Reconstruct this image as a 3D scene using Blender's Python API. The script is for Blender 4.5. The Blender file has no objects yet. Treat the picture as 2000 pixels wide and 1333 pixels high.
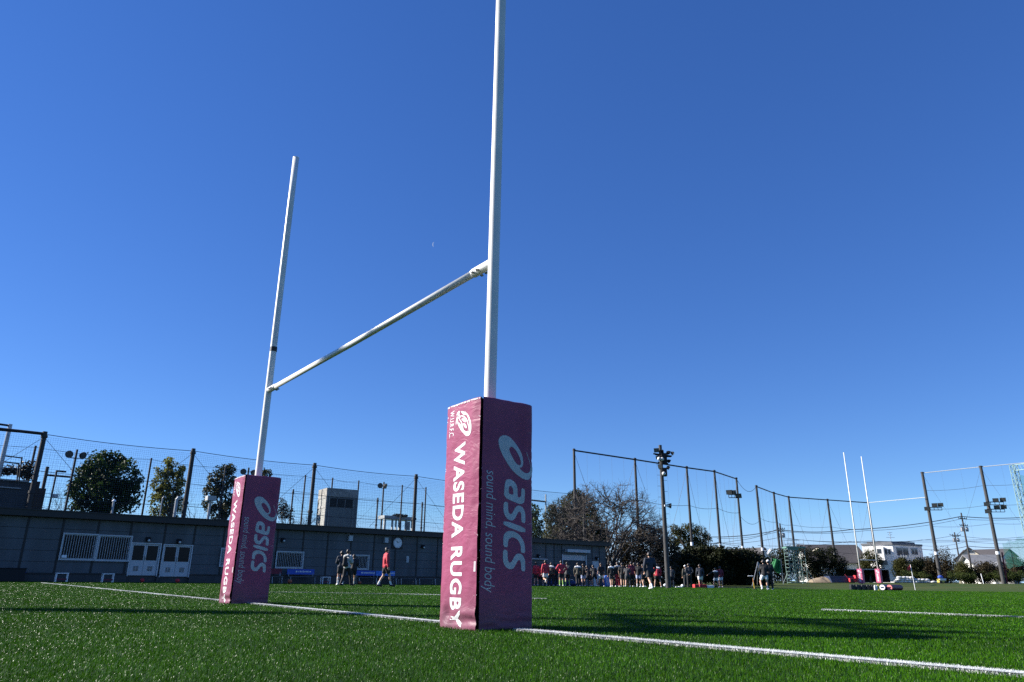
import bpy, bmesh, math, random
import numpy as np
from mathutils import Vector, Matrix
random.seed(7)
rng = np.random.default_rng(7)
SC = bpy.context.scene
COL = SC.collection
R = math.radians

# ------------------------------------------------------------------ camera
PITCH, ROLL, FPX, CAMH = 0.32232, 0.008569, 1388.64, 0.3454
FWD = np.array([0, math.cos(PITCH), math.sin(PITCH)])
UP0 = np.array([0, -math.sin(PITCH), math.cos(PITCH)])
RT0 = np.array([1.0, 0, 0])
RT = math.cos(ROLL) * RT0 + math.sin(ROLL) * UP0
UP = -math.sin(ROLL) * RT0 + math.cos(ROLL) * UP0
cd = bpy.data.cameras.new("camera")
cam = bpy.data.objects.new("camera", cd)
COL.objects.link(cam)
cam.matrix_world = Matrix(((RT[0], UP[0], -FWD[0], 0), (RT[1], UP[1], -FWD[1], 0), (RT[2], UP[2], -FWD[2], CAMH), (0, 0, 0, 1)))
cd.sensor_width = 36.0
cd.lens = FPX / 2000.0 * 36.0
cd.clip_start = 0.05
cd.clip_end = 6000.0
SC.camera = cam

# ------------------------------------------------------------------ sky, sun, exposure
SUN_EL = 30.0
SHADOW = np.array([1.0, -0.15])
SHADOW = SHADOW / np.hypot(*SHADOW)
sun_dir = Vector((-SHADOW[0] * math.cos(R(SUN_EL)), -SHADOW[1] * math.cos(R(SUN_EL)), math.sin(R(SUN_EL))))
world = bpy.data.worlds.new("World")
SC.world = world
world.use_nodes = True
wn = world.node_tree
wn.nodes.clear()
sky = wn.nodes.new("ShaderNodeTexSky")
sky.sky_type = 'NISHITA'
sky.sun_disc = False
sky.sun_elevation = R(SUN_EL)
sky.sun_rotation = math.atan2(sun_dir.x, sun_dir.y)
sky.altitude = 3000.0
sky.air_density = 1.0
sky.dust_density = 0.0
sky.ozone_density = 1.0
sep = wn.nodes.new("ShaderNodeSeparateColor"); sep.mode = 'HSV'
com = wn.nodes.new("ShaderNodeCombineColor"); com.mode = 'HSV'
def wmath(op, a, b, c=None):
    n = wn.nodes.new("ShaderNodeMath"); n.operation = op
    wn.links.new(a, n.inputs[0]); n.inputs[1].default_value = b
    if c is not None: n.inputs[2].default_value = c
    return n.outputs[0]
bg = wn.nodes.new("ShaderNodeBackground")
bg.inputs["Strength"].default_value = 0.106
wo = wn.nodes.new("ShaderNodeOutputWorld")
wn.links.new(sky.outputs[0], sep.inputs[0])
wn.links.new(wmath('MAXIMUM', wmath('ADD', sep.outputs[0], 0.015), 0.592), com.inputs[0])
wn.links.new(wmath('MULTIPLY_ADD', sep.outputs[1], 0.85, 0.32), com.inputs[1])
wn.links.new(wmath('POWER', sep.outputs[2], 0.68), com.inputs[2])
wn.links.new(com.outputs[0], bg.inputs["Color"])
wn.links.new(bg.outputs[0], wo.inputs["Surface"])
sl = bpy.data.lights.new("sun", 'SUN')
sl.energy = 4.4
sl.angle = R(0.5)
sl.color = (1.0, 0.95, 0.88)
so = bpy.data.objects.new("sun", sl)
COL.objects.link(so)
so.rotation_euler = sun_dir.to_track_quat('Z', 'Y').to_euler()
so.location = (-40, 6, 40)
SC.view_settings.view_transform = 'Standard'
SC.view_settings.look = 'None'
SC.view_settings.gamma = 1.0
SC.view_settings.exposure = 1.4
SC.cycles.max_bounces = 6
SC.cycles.caustics_reflective = False
SC.cycles.caustics_refractive = False
SC.cycles.sample_clamp_indirect = 2.0
SC.cycles.transparent_max_bounces = 8
SC.cycles.use_denoising = False

# ------------------------------------------------------------------ picture -> place helpers
def ray(x, y):
    return FWD * FPX + RT * (x - 1000) - UP * (y - 666.5)
def at(x, y, Y):
    v = ray(x, y)
    return np.array([0, 0, CAMH]) + v * (Y / v[1])
def at_z(x, y, z):
    v = ray(x, y)
    return np.array([0, 0, CAMH]) + v * ((z - CAMH) / v[2])

# ------------------------------------------------------------------ lay of the land
U2 = np.array([-0.59864, 0.80102])     # along the near goal line, towards the clubhouse
N2 = np.array([0.80102, 0.59864])      # across it, into the field
P2 = np.array([-0.1769, 5.6366])       # near upright
Q2 = P2 + 5.7 * U2                     # far upright
CG = (P2 + Q2) / 2
E0 = np.array([17.0, 70.0]); E1 = np.array([48.0, 60.0])
ED = (E1 - E0) / np.linalg.norm(E1 - E0); EN = np.array([-ED[1], ED[0]])
def gz(x, y):
    x = np.asarray(x, float); y = np.asarray(y, float)
    lo = (x - CG[0]) * N2[0] + (y - CG[1]) * N2[1]
    e = (x - E0[0]) * EN[0] + (y - E0[1]) * EN[1]
    return -0.0055 * np.clip(lo, 0, 75) + 0.013 * np.clip(e, 0, 45)
def ground_at(x, y_px):
    a = at(x, y_px, 3.0)
    z = 0.0
    for _ in range(12):
        a = at_z(x, y_px, z); z = float(gz(a[0], a[1]))
    return a
def col_at(px, Y):
    """the spot on the ground at depth Y in the column of px near the horizon"""
    a = at(px, 1133, Y)
    return np.array([a[0], Y, float(gz(a[0], Y))])

# ------------------------------------------------------------------ object helpers
def link(o, parent=None):
    COL.objects.link(o)
    if parent is not None:
        o.parent = parent
    return o
def tag(o, label=None, cat=None, group=None, kind=None):
    if label: o['label'] = label
    if cat: o['category'] = cat
    if group: o['group'] = group
    if kind: o['kind'] = kind
    return o
def empty(name, loc, label, cat, group=None, rz=0.0):
    o = bpy.data.objects.new(name, None)
    o.empty_display_size = 0.2
    o.location = tuple(float(c) for c in loc)
    o.rotation_euler = (0, 0, rz)
    link(o)
    return tag(o, label, cat, group)
def copy_tree(o, parent=None):
    c = o.copy()
    COL.objects.link(c)
    if parent is not None: c.parent = parent
    for ch in [k for k in o.children]:
        copy_tree(ch, c)
    return c

class MB:
    def __init__(s): s.v = []; s.f = []; s.mi = []; s.m = 0
    def add(s, vs, fs):
        b = len(s.v)
        s.v += [tuple(float(c) for c in p) for p in vs]
        s.f += [tuple(b + i for i in f) for f in fs]
        s.mi += [s.m] * len(fs)
        return s
    def box(s, c, size, X=(1, 0, 0), Y=(0, 1, 0), Z=(0, 0, 1)):
        c = np.array(c, float); X = np.array(X, float) * size[0] / 2; Y = np.array(Y, float) * size[1] / 2; Z = np.array(Z, float) * size[2] / 2
        vs = [c + a * X + b * Y + d * Z for d in (-1, 1) for a, b in ((-1, -1), (1, -1), (1, 1), (-1, 1))]
        return s.add(vs, [(3, 2, 1, 0), (4, 5, 6, 7), (0, 1, 5, 4), (1, 2, 6, 5), (2, 3, 7, 6), (3, 0, 4, 7)])
    def tube(s, pts, r, n=8, cap=True, closed=False):
        pts = [np.array(p, float) for p in pts]
        k = len(pts)
        rs = r if hasattr(r, '__len__') else [r] * k
        T = []
        for i in range(k):
            a = pts[max(i - 1, 0)]; b = pts[min(i + 1, k - 1)]
            if closed: a = pts[i - 1]; b = pts[(i + 1) % k]
            t = b - a; T.append(t / (np.linalg.norm(t) + 1e-12))
        ref = np.array([0, 0, 1.0]) if abs(T[0][2]) < 0.9 else np.array([1.0, 0, 0])
        A = np.cross(T[0], ref); A /= np.linalg.norm(A)
        vs = []
        for i in range(k):
            A = A - T[i] * (A @ T[i]); A /= (np.linalg.norm(A) + 1e-12)
            B = np.cross(T[i], A)
            for j in range(n):
                w = 2 * math.pi * j / n
                vs.append(pts[i] + rs[i] * (math.cos(w) * A + math.sin(w) * B))
        fs = []
        for i in range(k if closed else k - 1):
            i2 = (i + 1) % k
            for j in range(n):
                fs.append((i * n + j, i * n + (j + 1) % n, i2 * n + (j + 1) % n, i2 * n + j))
        if cap and not closed:
            fs.append(tuple(range(n - 1, -1, -1)))
            fs.append(tuple((k - 1) * n + j for j in range(n)))
        return s.add(vs, fs)
    def lathe(s, c, prof, n=16, axis=(0, 0, 1)):
        Z = np.array(axis, float); Z /= np.linalg.norm(Z)
        X = np.cross(Z, [0, 0, 1.0] if abs(Z[2]) < .9 else [1.0, 0, 0]); X /= np.linalg.norm(X); Y = np.cross(Z, X)
        c = np.array(c, float); vs = []; k = len(prof)
        for r, z in prof:
            for j in range(n):
                w = 2 * math.pi * j / n
                vs.append(c + Z * z + max(r, 1e-4) * (math.cos(w) * X + math.sin(w) * Y))
        fs = []
        for i in range(k - 1):
            for j in range(n):
                fs.append((i * n + j, i * n + (j + 1) % n, (i + 1) * n + (j + 1) % n, (i + 1) * n + j))
        fs.append(tuple(range(n - 1, -1, -1))); fs.append(tuple((k - 1) * n + j for j in range(n)))
        return s.add(vs, fs)
    def ball(s, c, r, n=10, m=6, sq=(1, 1, 1)):
        prof = [(math.sin(math.pi * i / m), -math.cos(math.pi * i / m)) for i in range(m + 1)]
        b = len(s.v)
        s.lathe((0, 0, 0), [(a, z) for a, z in prof], n)
        for i in range(b, len(s.v)):
            v = s.v[i]; s.v[i] = (c[0] + r * v[0] * sq[0], c[1] + r * v[1] * sq[1], c[2] + r * v[2] * sq[2])
        return s
    def prism(s, poly, o, X, Y, N, th):
        """poly [(a,b)] counter-clockwise seen from +N, extruded th along -N"""
        o = np.array(o, float); X = np.array(X, float); Y = np.array(Y, float); N = np.array(N, float)
        k = len(poly)
        vs = [o + a * X + b * Y for a, b in poly] + [o + a * X + b * Y - th * N for a, b in poly]
        fs = [tuple(range(k)), tuple(range(2 * k - 1, k - 1, -1))]
        for i in range(k):
            j = (i + 1) % k
            fs.append((j, i, k + i, k + j))
        return s.add(vs, fs)
    def build(s, name, mat, parent=None, smooth=False, bevel=0.0, origin=None):
        me = bpy.data.meshes.new(name)
        vs = s.v
        if origin is not None:
            vs = [(v[0] - origin[0], v[1] - origin[1], v[2] - origin[2]) for v in vs]
        me.from_pydata(vs, [], s.f)
        for m in (mat if isinstance(mat, (list, tuple)) else [mat]): me.materials.append(m)
        if isinstance(mat, (list, tuple)):
            me.polygons.foreach_set("material_index", s.mi)
        if smooth:
            me.polygons.foreach_set("use_smooth", [True] * len(me.polygons))
        me.update()
        o = bpy.data.objects.new(name, me)
        if origin is not None: o.location = tuple(float(c) for c in origin)
        link(o, parent)
        if bevel:
            bm = o.modifiers.new("edge", 'BEVEL'); bm.width = bevel; bm.segments = 2; bm.limit_method = 'ANGLE'
        return o

def np_mesh(name, V, F, mat, parent=None, attr=None, smooth=False):
    """V (n,3) array, F (m,k) array of equal-sized faces"""
    me = bpy.data.meshes.new(name)
    F = np.asarray(F, np.int32); V = np.asarray(V, np.float32)
    me.vertices.add(len(V)); me.vertices.foreach_set("co", V.ravel())
    me.loops.add(F.size); me.loops.foreach_set("vertex_index", F.ravel())
    me.polygons.add(len(F))
    me.polygons.foreach_set("loop_start", np.arange(0, F.size, F.shape[1], dtype=np.int32))
    me.polygons.foreach_set("loop_total", np.full(len(F), F.shape[1], np.int32))
    if smooth: me.polygons.foreach_set("use_smooth", np.ones(len(F), bool))
    me.update(calc_edges=True)
    if attr is not None:
        for an, vals in attr.items():
            a = me.attributes.new(an, 'FLOAT', 'POINT'); a.data.foreach_set("value", np.asarray(vals, np.float32))
    me.materials.append(mat)
    o = bpy.data.objects.new(name, me)
    return link(o, parent)

# ------------------------------------------------------------------ materials
def nt(name):
    m = bpy.data.materials.new(name); m.use_nodes = True
    t = m.node_tree; b = t.nodes["Principled BSDF"]
    return m, t, b
def mat(name, col, rough=0.6, metal=0.0, var=0.0, scale=6.0, bump=0.0, bscale=None, spec=0.5, detail=4.0, stretch=None, col2=None):
    m, t, b = nt(name)
    b.inputs["Base Color"].default_value = (*col, 1)
    b.inputs["Roughness"].default_value = rough
    b.inputs["Metallic"].default_value = metal
    b.inputs["Specular IOR Level"].default_value = spec
    if var or bump or col2:
        tc = t.nodes.new("ShaderNodeTexCoord"); mp = t.nodes.new("ShaderNodeMapping")
        t.links.new(tc.outputs["Object"], mp.inputs["Vector"])
        if stretch: mp.inputs["Scale"].default_value = stretch
        nz = t.nodes.new("ShaderNodeTexNoise"); nz.inputs["Scale"].default_value = scale; nz.inputs["Detail"].default_value = detail
        t.links.new(mp.outputs[0], nz.inputs["Vector"])
        if var or col2:
            cr = t.nodes.new("ShaderNodeValToRGB")
            cr.color_ramp.elements[0].position = 0.3; cr.color_ramp.elements[1].position = 0.7
            lo = tuple(max(0, c * (1 - var)) for c in col); hi = tuple(min(1, c * (1 + var)) for c in col) if col2 is None else col2
            cr.color_ramp.elements[0].color = (*lo, 1); cr.color_ramp.elements[1].color = (*hi, 1)
            t.links.new(nz.outputs["Fac"], cr.inputs["Fac"]); t.links.new(cr.outputs[0], b.inputs["Base Color"])
        if bump:
            n2 = nz
            if bscale:
                n2 = t.nodes.new("ShaderNodeTexNoise"); n2.inputs["Scale"].default_value = bscale; n2.inputs["Detail"].default_value = 5
                t.links.new(mp.outputs[0], n2.inputs["Vector"])
            bp = t.nodes.new("ShaderNodeBump"); bp.inputs["Strength"].default_value = bump; bp.inputs["Distance"].default_value = 0.02
            t.links.new(n2.outputs["Fac"], bp.inputs["Height"]); t.links.new(bp.outputs[0], b.inputs["Normal"])
    return m
def leaf_mat(name, c1, c2, rough=0.5, trans=0.12):
    m, t, b = nt(name)
    at_ = t.nodes.new("ShaderNodeAttribute"); at_.attribute_name = "rnd"
    cr = t.nodes.new("ShaderNodeValToRGB")
    cr.color_ramp.elements[0].color = (*c1, 1); cr.color_ramp.elements[1].color = (*c2, 1)
    t.links.new(at_.outputs["Fac"], cr.inputs["Fac"]); t.links.new(cr.outputs[0], b.inputs["Base Color"])
    b.inputs["Roughness"].default_value = rough
    b.inputs["Specular IOR Level"].default_value = 0.12
    if trans:
        tr = t.nodes.new("ShaderNodeBsdfTranslucent"); mx = t.nodes.new("ShaderNodeMixShader")
        mx.inputs[0].default_value = trans
        t.links.new(cr.outputs[0], tr.inputs["Color"])
        t.links.new(b.outputs[0], mx.inputs[1]); t.links.new(tr.outputs[0], mx.inputs[2])
        t.links.new(mx.outputs[0], t.nodes["Material Output"].inputs["Surface"])
    return m

M = {}
M['white_paint'] = mat('white_paint', (0.64, 0.64, 0.615), 0.4, var=0.10, scale=2.5, detail=8)
M['white_plain'] = mat('white_plain', (0.78, 0.79, 0.80), 0.5, var=0.05, scale=5)
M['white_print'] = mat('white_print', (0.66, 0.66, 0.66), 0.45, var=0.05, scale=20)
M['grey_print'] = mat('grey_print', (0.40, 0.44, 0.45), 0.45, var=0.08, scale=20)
M['black_rubber'] = mat('black_rubber', (0.012, 0.012, 0.013), 0.6, var=0.3, scale=9)
M['steel'] = mat('steel', (0.35, 0.36, 0.37), 0.45, 0.8, var=0.2, scale=8)
M['concrete_pole'] = mat('concrete_pole', (0.048, 0.047, 0.047), 0.85, var=0.25, scale=4, bump=0.2, bscale=30)
M['dark_pole'] = mat('dark_pole', (0.013, 0.013, 0.014), 0.6, var=0.3, scale=5)
M['brown_pole'] = mat('brown_pole', (0.036, 0.032, 0.031), 0.7, var=0.3, scale=5)
M['wire'] = mat('wire', (0.03, 0.03, 0.032), 0.6)
M['net'] = mat('net', (0.06, 0.08, 0.10), 0.8)
M['pale_pipe'] = mat('pale_pipe', (0.36, 0.38, 0.38), 0.5, var=0.1)
M['cladding'] = mat('cladding', (0.068, 0.078, 0.088), 0.6, var=0.32, scale=1.1, stretch=(1, 1, .22), detail=7)
M['batten'] = mat('batten', (0.008, 0.008, 0.009), 0.6, var=0.2)
M['fascia'] = mat('fascia', (0.010, 0.009, 0.010), 0.55, var=0.15, scale=2)
M['base_wall'] = mat('base_wall', (0.055, 0.055, 0.055), 0.85, var=0.15, scale=3, bump=0.1)
M["dark_glass"] = mat("dark_glass", (0.012, 0.013, 0.015), 0.25, var=0.3, spec=0.12)
M['door_panel'] = mat('door_panel', (0.44, 0.46, 0.48), 0.45, var=0.05)
M['alu'] = mat('alu', (0.46, 0.48, 0.50), 0.4, 0.0, var=0.05)
M['dark_inside'] = mat('dark_inside', (0.02, 0.018, 0.016), 0.9, var=0.3)
M['lamp_black'] = mat('lamp_black', (0.018, 0.018, 0.02), 0.6, spec=.2)
M['lamp_face'] = mat('lamp_face', (0.10, 0.105, 0.11), 0.3)
M['leaf_yellow'] = leaf_mat('leaf_yellow', (0.045, 0.062, 0.012), (0.24, 0.24, 0.055), trans=.45)
M['lens'] = mat('lens', (0.6, 0.62, 0.62), 0.2, var=0.05)
M['bark'] = mat('bark', (0.085, 0.07, 0.058), 0.9, var=0.3, scale=8, bump=0.4, bscale=25)
M['bark_grey'] = mat('bark_grey', (0.060, 0.050, 0.043), 0.9, var=0.35, scale=5)
M['leaf_dark'] = leaf_mat('leaf_dark', (0.0085, 0.0200, 0.0040), (0.045, 0.080, 0.012), trans=.3)
M['leaf_oak'] = leaf_mat('leaf_oak', (0.014, 0.022, 0.006), (0.085, 0.080, 0.022), trans=.25)
M['leaf_hedge'] = leaf_mat('leaf_hedge', (0.0062, 0.0105, 0.0040), (0.026, 0.030, 0.0095))
M['leaf_brown'] = leaf_mat('leaf_brown', (0.0186, 0.0161, 0.0099), (0.0651, 0.0508, 0.0260))
M['leaf_bright'] = leaf_mat('leaf_bright', (0.0124, 0.0279, 0.0062), (0.0682, 0.0837, 0.0186))

def wb(mb, name, mat_, parent, **k):
    """build a part given in place coordinates under a parent without rotation"""
    L = parent.location
    if parent.parent is not None: L = L + parent.parent.location
    mb.v = [(v[0] - L.x, v[1] - L.y, v[2] - L.z) for v in mb.v]
    return mb.build(name, mat_, parent, **k)
def v3(p2, z): return np.array([p2[0], p2[1], z])

# ------------------------------------------------------------------ ground and turf
def ground_mat():
    m, t, b = nt('meadow')
    tc = t.nodes.new("ShaderNodeTexCoord")
    n1 = t.nodes.new("ShaderNodeTexNoise"); n1.inputs["Scale"].default_value = 0.16; n1.inputs["Detail"].default_value = 6
    n2 = t.nodes.new("ShaderNodeTexNoise"); n2.inputs["Scale"].default_value = 3.5; n2.inputs["Detail"].default_value = 6
    for n in (n1, n2): t.links.new(tc.outputs["Object"], n.inputs["Vector"])
    c1 = t.nodes.new("ShaderNodeValToRGB"); c1.color_ramp.elements[0].position = .35; c1.color_ramp.elements[1].position = .65
    c1.color_ramp.elements[0].color = (0.036, 0.068, 0.014, 1); c1.color_ramp.elements[1].color = (0.066, 0.076, 0.026, 1)
    mx = t.nodes.new("ShaderNodeMix"); mx.data_type = 'RGBA'; mx.blend_type = 'MULTIPLY'; mx.inputs[0].default_value = 0.6
    c2 = t.nodes.new("ShaderNodeValToRGB"); c2.color_ramp.elements[0].color = (.55, .55, .5, 1); c2.color_ramp.elements[1].color = (1.2, 1.2, 1.1, 1)
    t.links.new(n1.outputs["Fac"], c1.inputs["Fac"]); t.links.new(n2.outputs["Fac"], c2.inputs["Fac"])
    t.links.new(c1.outputs[0], mx.inputs[6]); t.links.new(c2.outputs[0], mx.inputs[7])
    t.links.new(mx.outputs[2], b.inputs["Base Color"]); b.inputs["Roughness"].default_value = 0.9
    b.inputs["Specular IOR Level"].default_value = 0.1
    bp = t.nodes.new("ShaderNodeBump"); bp.inputs["Strength"].default_value = 0.7; bp.inputs["Distance"].default_value = 0.06
    t.links.new(n2.outputs["Fac"], bp.inputs["Height"]); t.links.new(bp.outputs[0], b.inputs["Normal"])
    return m
def turf_mat():
    m, t, b = nt('turf_backing')
    tc = t.nodes.new("ShaderNodeTexCoord")
    n2 = t.nodes.new("ShaderNodeTexNoise"); n2.inputs["Scale"].default_value = 45; n2.inputs["Detail"].default_value = 6
    n1 = t.nodes.new("ShaderNodeTexNoise"); n1.inputs["Scale"].default_value = 0.5; n1.inputs["Detail"].default_value = 4
    for n in (n1, n2): t.links.new(tc.outputs["Object"], n.inputs["Vector"])
    c1 = t.nodes.new("ShaderNodeValToRGB"); c1.color_ramp.elements[0].position = .3; c1.color_ramp.elements[1].position = .7
    c1.color_ramp.elements[0].color = (0.008, 0.028, 0.003, 1); c1.color_ramp.elements[1].color = (0.020, 0.056, 0.005, 1)
    ad = t.nodes.new("ShaderNodeMath"); ad.operation = 'MULTIPLY_ADD'; ad.inputs[1].default_value = .4
    t.links.new(n1.outputs["Fac"], ad.inputs[0]); 
    m2 = t.nodes.new("ShaderNodeMath"); m2.operation = 'MULTIPLY'; m2.inputs[1].default_value = .6
    t.links.new(n2.outputs["Fac"], m2.inputs[0]); t.links.new(m2.outputs[0], ad.inputs[2])
    t.links.new(ad.outputs[0], c1.inputs["Fac"]); t.links.new(c1.outputs[0], b.inputs["Base Color"])
    b.inputs["Roughness"].default_value = 0.8; b.inputs["Specular IOR Level"].default_value = 0.15
    bp = t.nodes.new("ShaderNodeBump"); bp.inputs["Strength"].default_value = 0.8; bp.inputs["Distance"].default_value = 0.03
    t.links.new(n2.outputs["Fac"], bp.inputs["Height"]); t.links.new(bp.outputs[0], b.inputs["Normal"])
    return m
def st_grid(S, T, zf):
    S = np.array(S, float); T = np.array(T, float)
    a, c = np.meshgrid(S, T)
    X = E0[0] + a * ED[0] + c * EN[0]; Y = E0[1] + a * ED[1] + c * EN[1]
    V = np.stack([X, Y, zf(X, Y, c)], -1).reshape(-1, 3)
    ns, nt_ = len(S), len(T)
    i = np.arange(nt_ - 1)[:, None] * ns + np.arange(ns - 1)[None, :]
    F = np.stack([i, i + 1, i + ns + 1, i + ns], -1).reshape(-1, 4)
    return V, F
V, F = st_grid(list(range(-1500, -120, 115)) + list(range(-120, 121, 4)) + list(range(170, 1600, 130)),
               list(range(-700, -130, 80)) + list(range(-130, 0, 4)) + [-0.4, 0] + list(range(4, 60, 4)) + list(range(70, 1900, 110)),
               lambda X, Y, c: gz(X, Y) - 0.05 * (c < -0.2))
tag(np_mesh('ground', V, F, ground_mat(), smooth=True), kind='structure')
V, F = st_grid(np.arange(-112, 57, 2.0), np.arange(-118, 0.01, 2.0), lambda X, Y, c: gz(X, Y) - 0.012 * (c > -0.01))
tag(np_mesh('turf', V, F, turf_mat(), smooth=True), kind='structure')

# painted lines, as (start, end, width)
GL0 = P2 - U2 * 0.05
LINES = [(np.array([0.053, 5.32]), np.array([4.4, 0.22]), 0.096), (P2 + U2 * 0.1, P2 + U2 * 33.5, 0.092)]
for a, c, w in (((1605, 1192.5), (2000, 1207.5), .07), ((1028, 1170.3), (1068, 1171), .06), ((780, 1161.4), (862, 1163.2), .06), ((520, 1157.3), (780, 1161.4), .02)):
    p, q = ground_at(*a)[:2], ground_at(*c)[:2]
    if a[0] == 1605: q = p + (q - p) * 3.0
    LINES.append((p, q, w))

def in_line(X, Y):
    k = np.zeros(len(X), bool)
    for p, q, w in LINES:
        d = q - p; L = np.hypot(*d); d = d / L
        s = (X - p[0]) * d[0] + (Y - p[1]) * d[1]; t = -(X - p[0]) * d[1] + (Y - p[1]) * d[0]
        k |= (s > 0) & (s < L) & (np.abs(t) < w / 2)
    return k
def in_pad(X, Y):
    k = np.zeros(len(X), bool)
    for C in (P2, Q2):
        a = (X - C[0]) * U2[0] + (Y - C[1]) * U2[1]; c = (X - C[0]) * N2[0] + (Y - C[1]) * N2[1]
        k |= (np.abs(a) < .235) & (np.abs(c) < .235)
    return k
def blades(X, Y, scale=1.0, hmul=1.0):
    n = len(X)
    D = np.maximum(np.hypot(X, Y), 1.0)
    w = np.minimum(0.00125 * np.maximum(D / 2.6, 1.0), 0.03) * rng.uniform(.7, 1.3, n) * scale
    h = rng.uniform(.010, .021, n) * hmul
    th = rng.uniform(0, 2 * math.pi, n)
    ph = rng.normal(0.9, 1.2, n)                      # brushed mostly one way
    ln = rng.uniform(.15, .95, n)
    dx, dy = np.cos(ph) * ln * h, np.sin(ph) * ln * h
    wx, wy = np.cos(th) * w / 2, np.sin(th) * w / 2
    Z = gz(X, Y)
    V = np.zeros((n, 5, 3))
    V[:, 0] = np.stack([X - wx, Y - wy, Z], 1); V[:, 1] = np.stack([X + wx, Y + wy, Z], 1)
    V[:, 2] = np.stack([X - wx * .9 + dx * .3, Y - wy * .9 + dy * .3, Z + h * .6], 1)
    V[:, 3] = np.stack([X + wx * .9 + dx * .3, Y + wy * .9 + dy * .3, Z + h * .6], 1)
    tz = h * np.sqrt(np.maximum(1 - (ln * .8) ** 2, .2))
    V[:, 4] = np.stack([X + dx, Y + dy, Z + tz], 1)
    i = np.arange(n)[:, None, None] * 5
    F = (i + np.array([[0, 1, 3], [0, 3, 2], [2, 3, 4]])[None]).reshape(-1, 3)
    r = np.repeat(rng.uniform(0, 1, n), 5)
    return V.reshape(-1, 3), F, r
def scatter(dens, y0, y1, side):
    """density falls with the square of distance"""
    n = int(dens * 6.25 * 2 * side * math.log(y1 / y0))
    Y = y0 * (y1 / y0) ** rng.uniform(0, 1, n)
    X = rng.uniform(-1, 1, n) * (side * Y + 0.8)
    return X, Y
def fibre_mat(name, stops, rough, spec):
    m, t, b = nt(name)
    a = t.nodes.new("ShaderNodeAttribute"); a.attribute_name = "rnd"
    cr = t.nodes.new("ShaderNodeValToRGB")
    while len(cr.color_ramp.elements) < len(stops): cr.color_ramp.elements.new(0.5)
    for e, (p, c) in zip(cr.color_ramp.elements, stops): e.position = p; e.color = (*c, 1)
    tc = t.nodes.new("ShaderNodeTexCoord"); n1 = t.nodes.new("ShaderNodeTexNoise"); n1.inputs["Scale"].default_value = 0.8; n1.inputs["Detail"].default_value = 5
    t.links.new(tc.outputs["Object"], n1.inputs["Vector"])
    mp = t.nodes.new("ShaderNodeMapRange"); mp.inputs[1].default_value = .3; mp.inputs[2].default_value = .7; mp.inputs[3].default_value = .62; mp.inputs[4].default_value = 1.22
    t.links.new(n1.outputs["Fac"], mp.inputs[0])
    mx = t.nodes.new("ShaderNodeVectorMath"); mx.operation = 'SCALE'
    t.links.new(a.outputs["Fac"], cr.inputs["Fac"]); t.links.new(cr.outputs[0], mx.inputs[0]); t.links.new(mp.outputs[0], mx.inputs["Scale"])
    t.links.new(mx.outputs[0], b.inputs["Base Color"])
    b.inputs["Roughness"].default_value = rough; b.inputs["Specular IOR Level"].default_value = spec
    tr = t.nodes.new("ShaderNodeBsdfTranslucent"); ms = t.nodes.new("ShaderNodeMixShader"); ms.inputs[0].default_value = .2
    t.links.new(mx.outputs[0], tr.inputs["Color"]); t.links.new(b.outputs[0], ms.inputs[1]); t.links.new(tr.outputs[0], ms.inputs[2])
    t.links.new(ms.outputs[0], t.nodes["Material Output"].inputs["Surface"])
    return m
X, Y = scatter(26000, 1.5, 62.0, 0.82)
e = (X - E0[0]) * EN[0] + (Y - E0[1]) * EN[1]
k = (e < -0.02) & ~in_pad(X, Y) & ~in_line(X, Y) & ((Y - 59.7 - .882 * X) < -0.3)
V, F, r = blades(X[k], Y[k])
# a few long stray fibres worked loose from the pile
Xs = rng.uniform(-4.5, 5.5, 260); Ys_ = rng.uniform(2.2, 8.5, 260); ks = ~in_pad(Xs, Ys_)
V2, F2, r2 = blades(Xs[ks], Ys_[ks], 1.1, 2.4)
V, F, r = np.concatenate([V, V2]), np.concatenate([F, F2 + len(V)]), np.concatenate([r, np.minimum(r2 + .45, 1)])
grass = np_mesh('turf_grass', V, F, fibre_mat('turf_fibre', [(0, (0.012, 0.056, 0.001)), (.5, (0.031, 0.107, 0.002)), (.9, (0.050, 0.138, 0.003)), (1, (0.07, 0.155, 0.010))], 0.29, 0.045), attr={'rnd': r})
tag(grass, 'short glossy green artificial turf pile covering the pitch', 'turf', kind='stuff')
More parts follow.
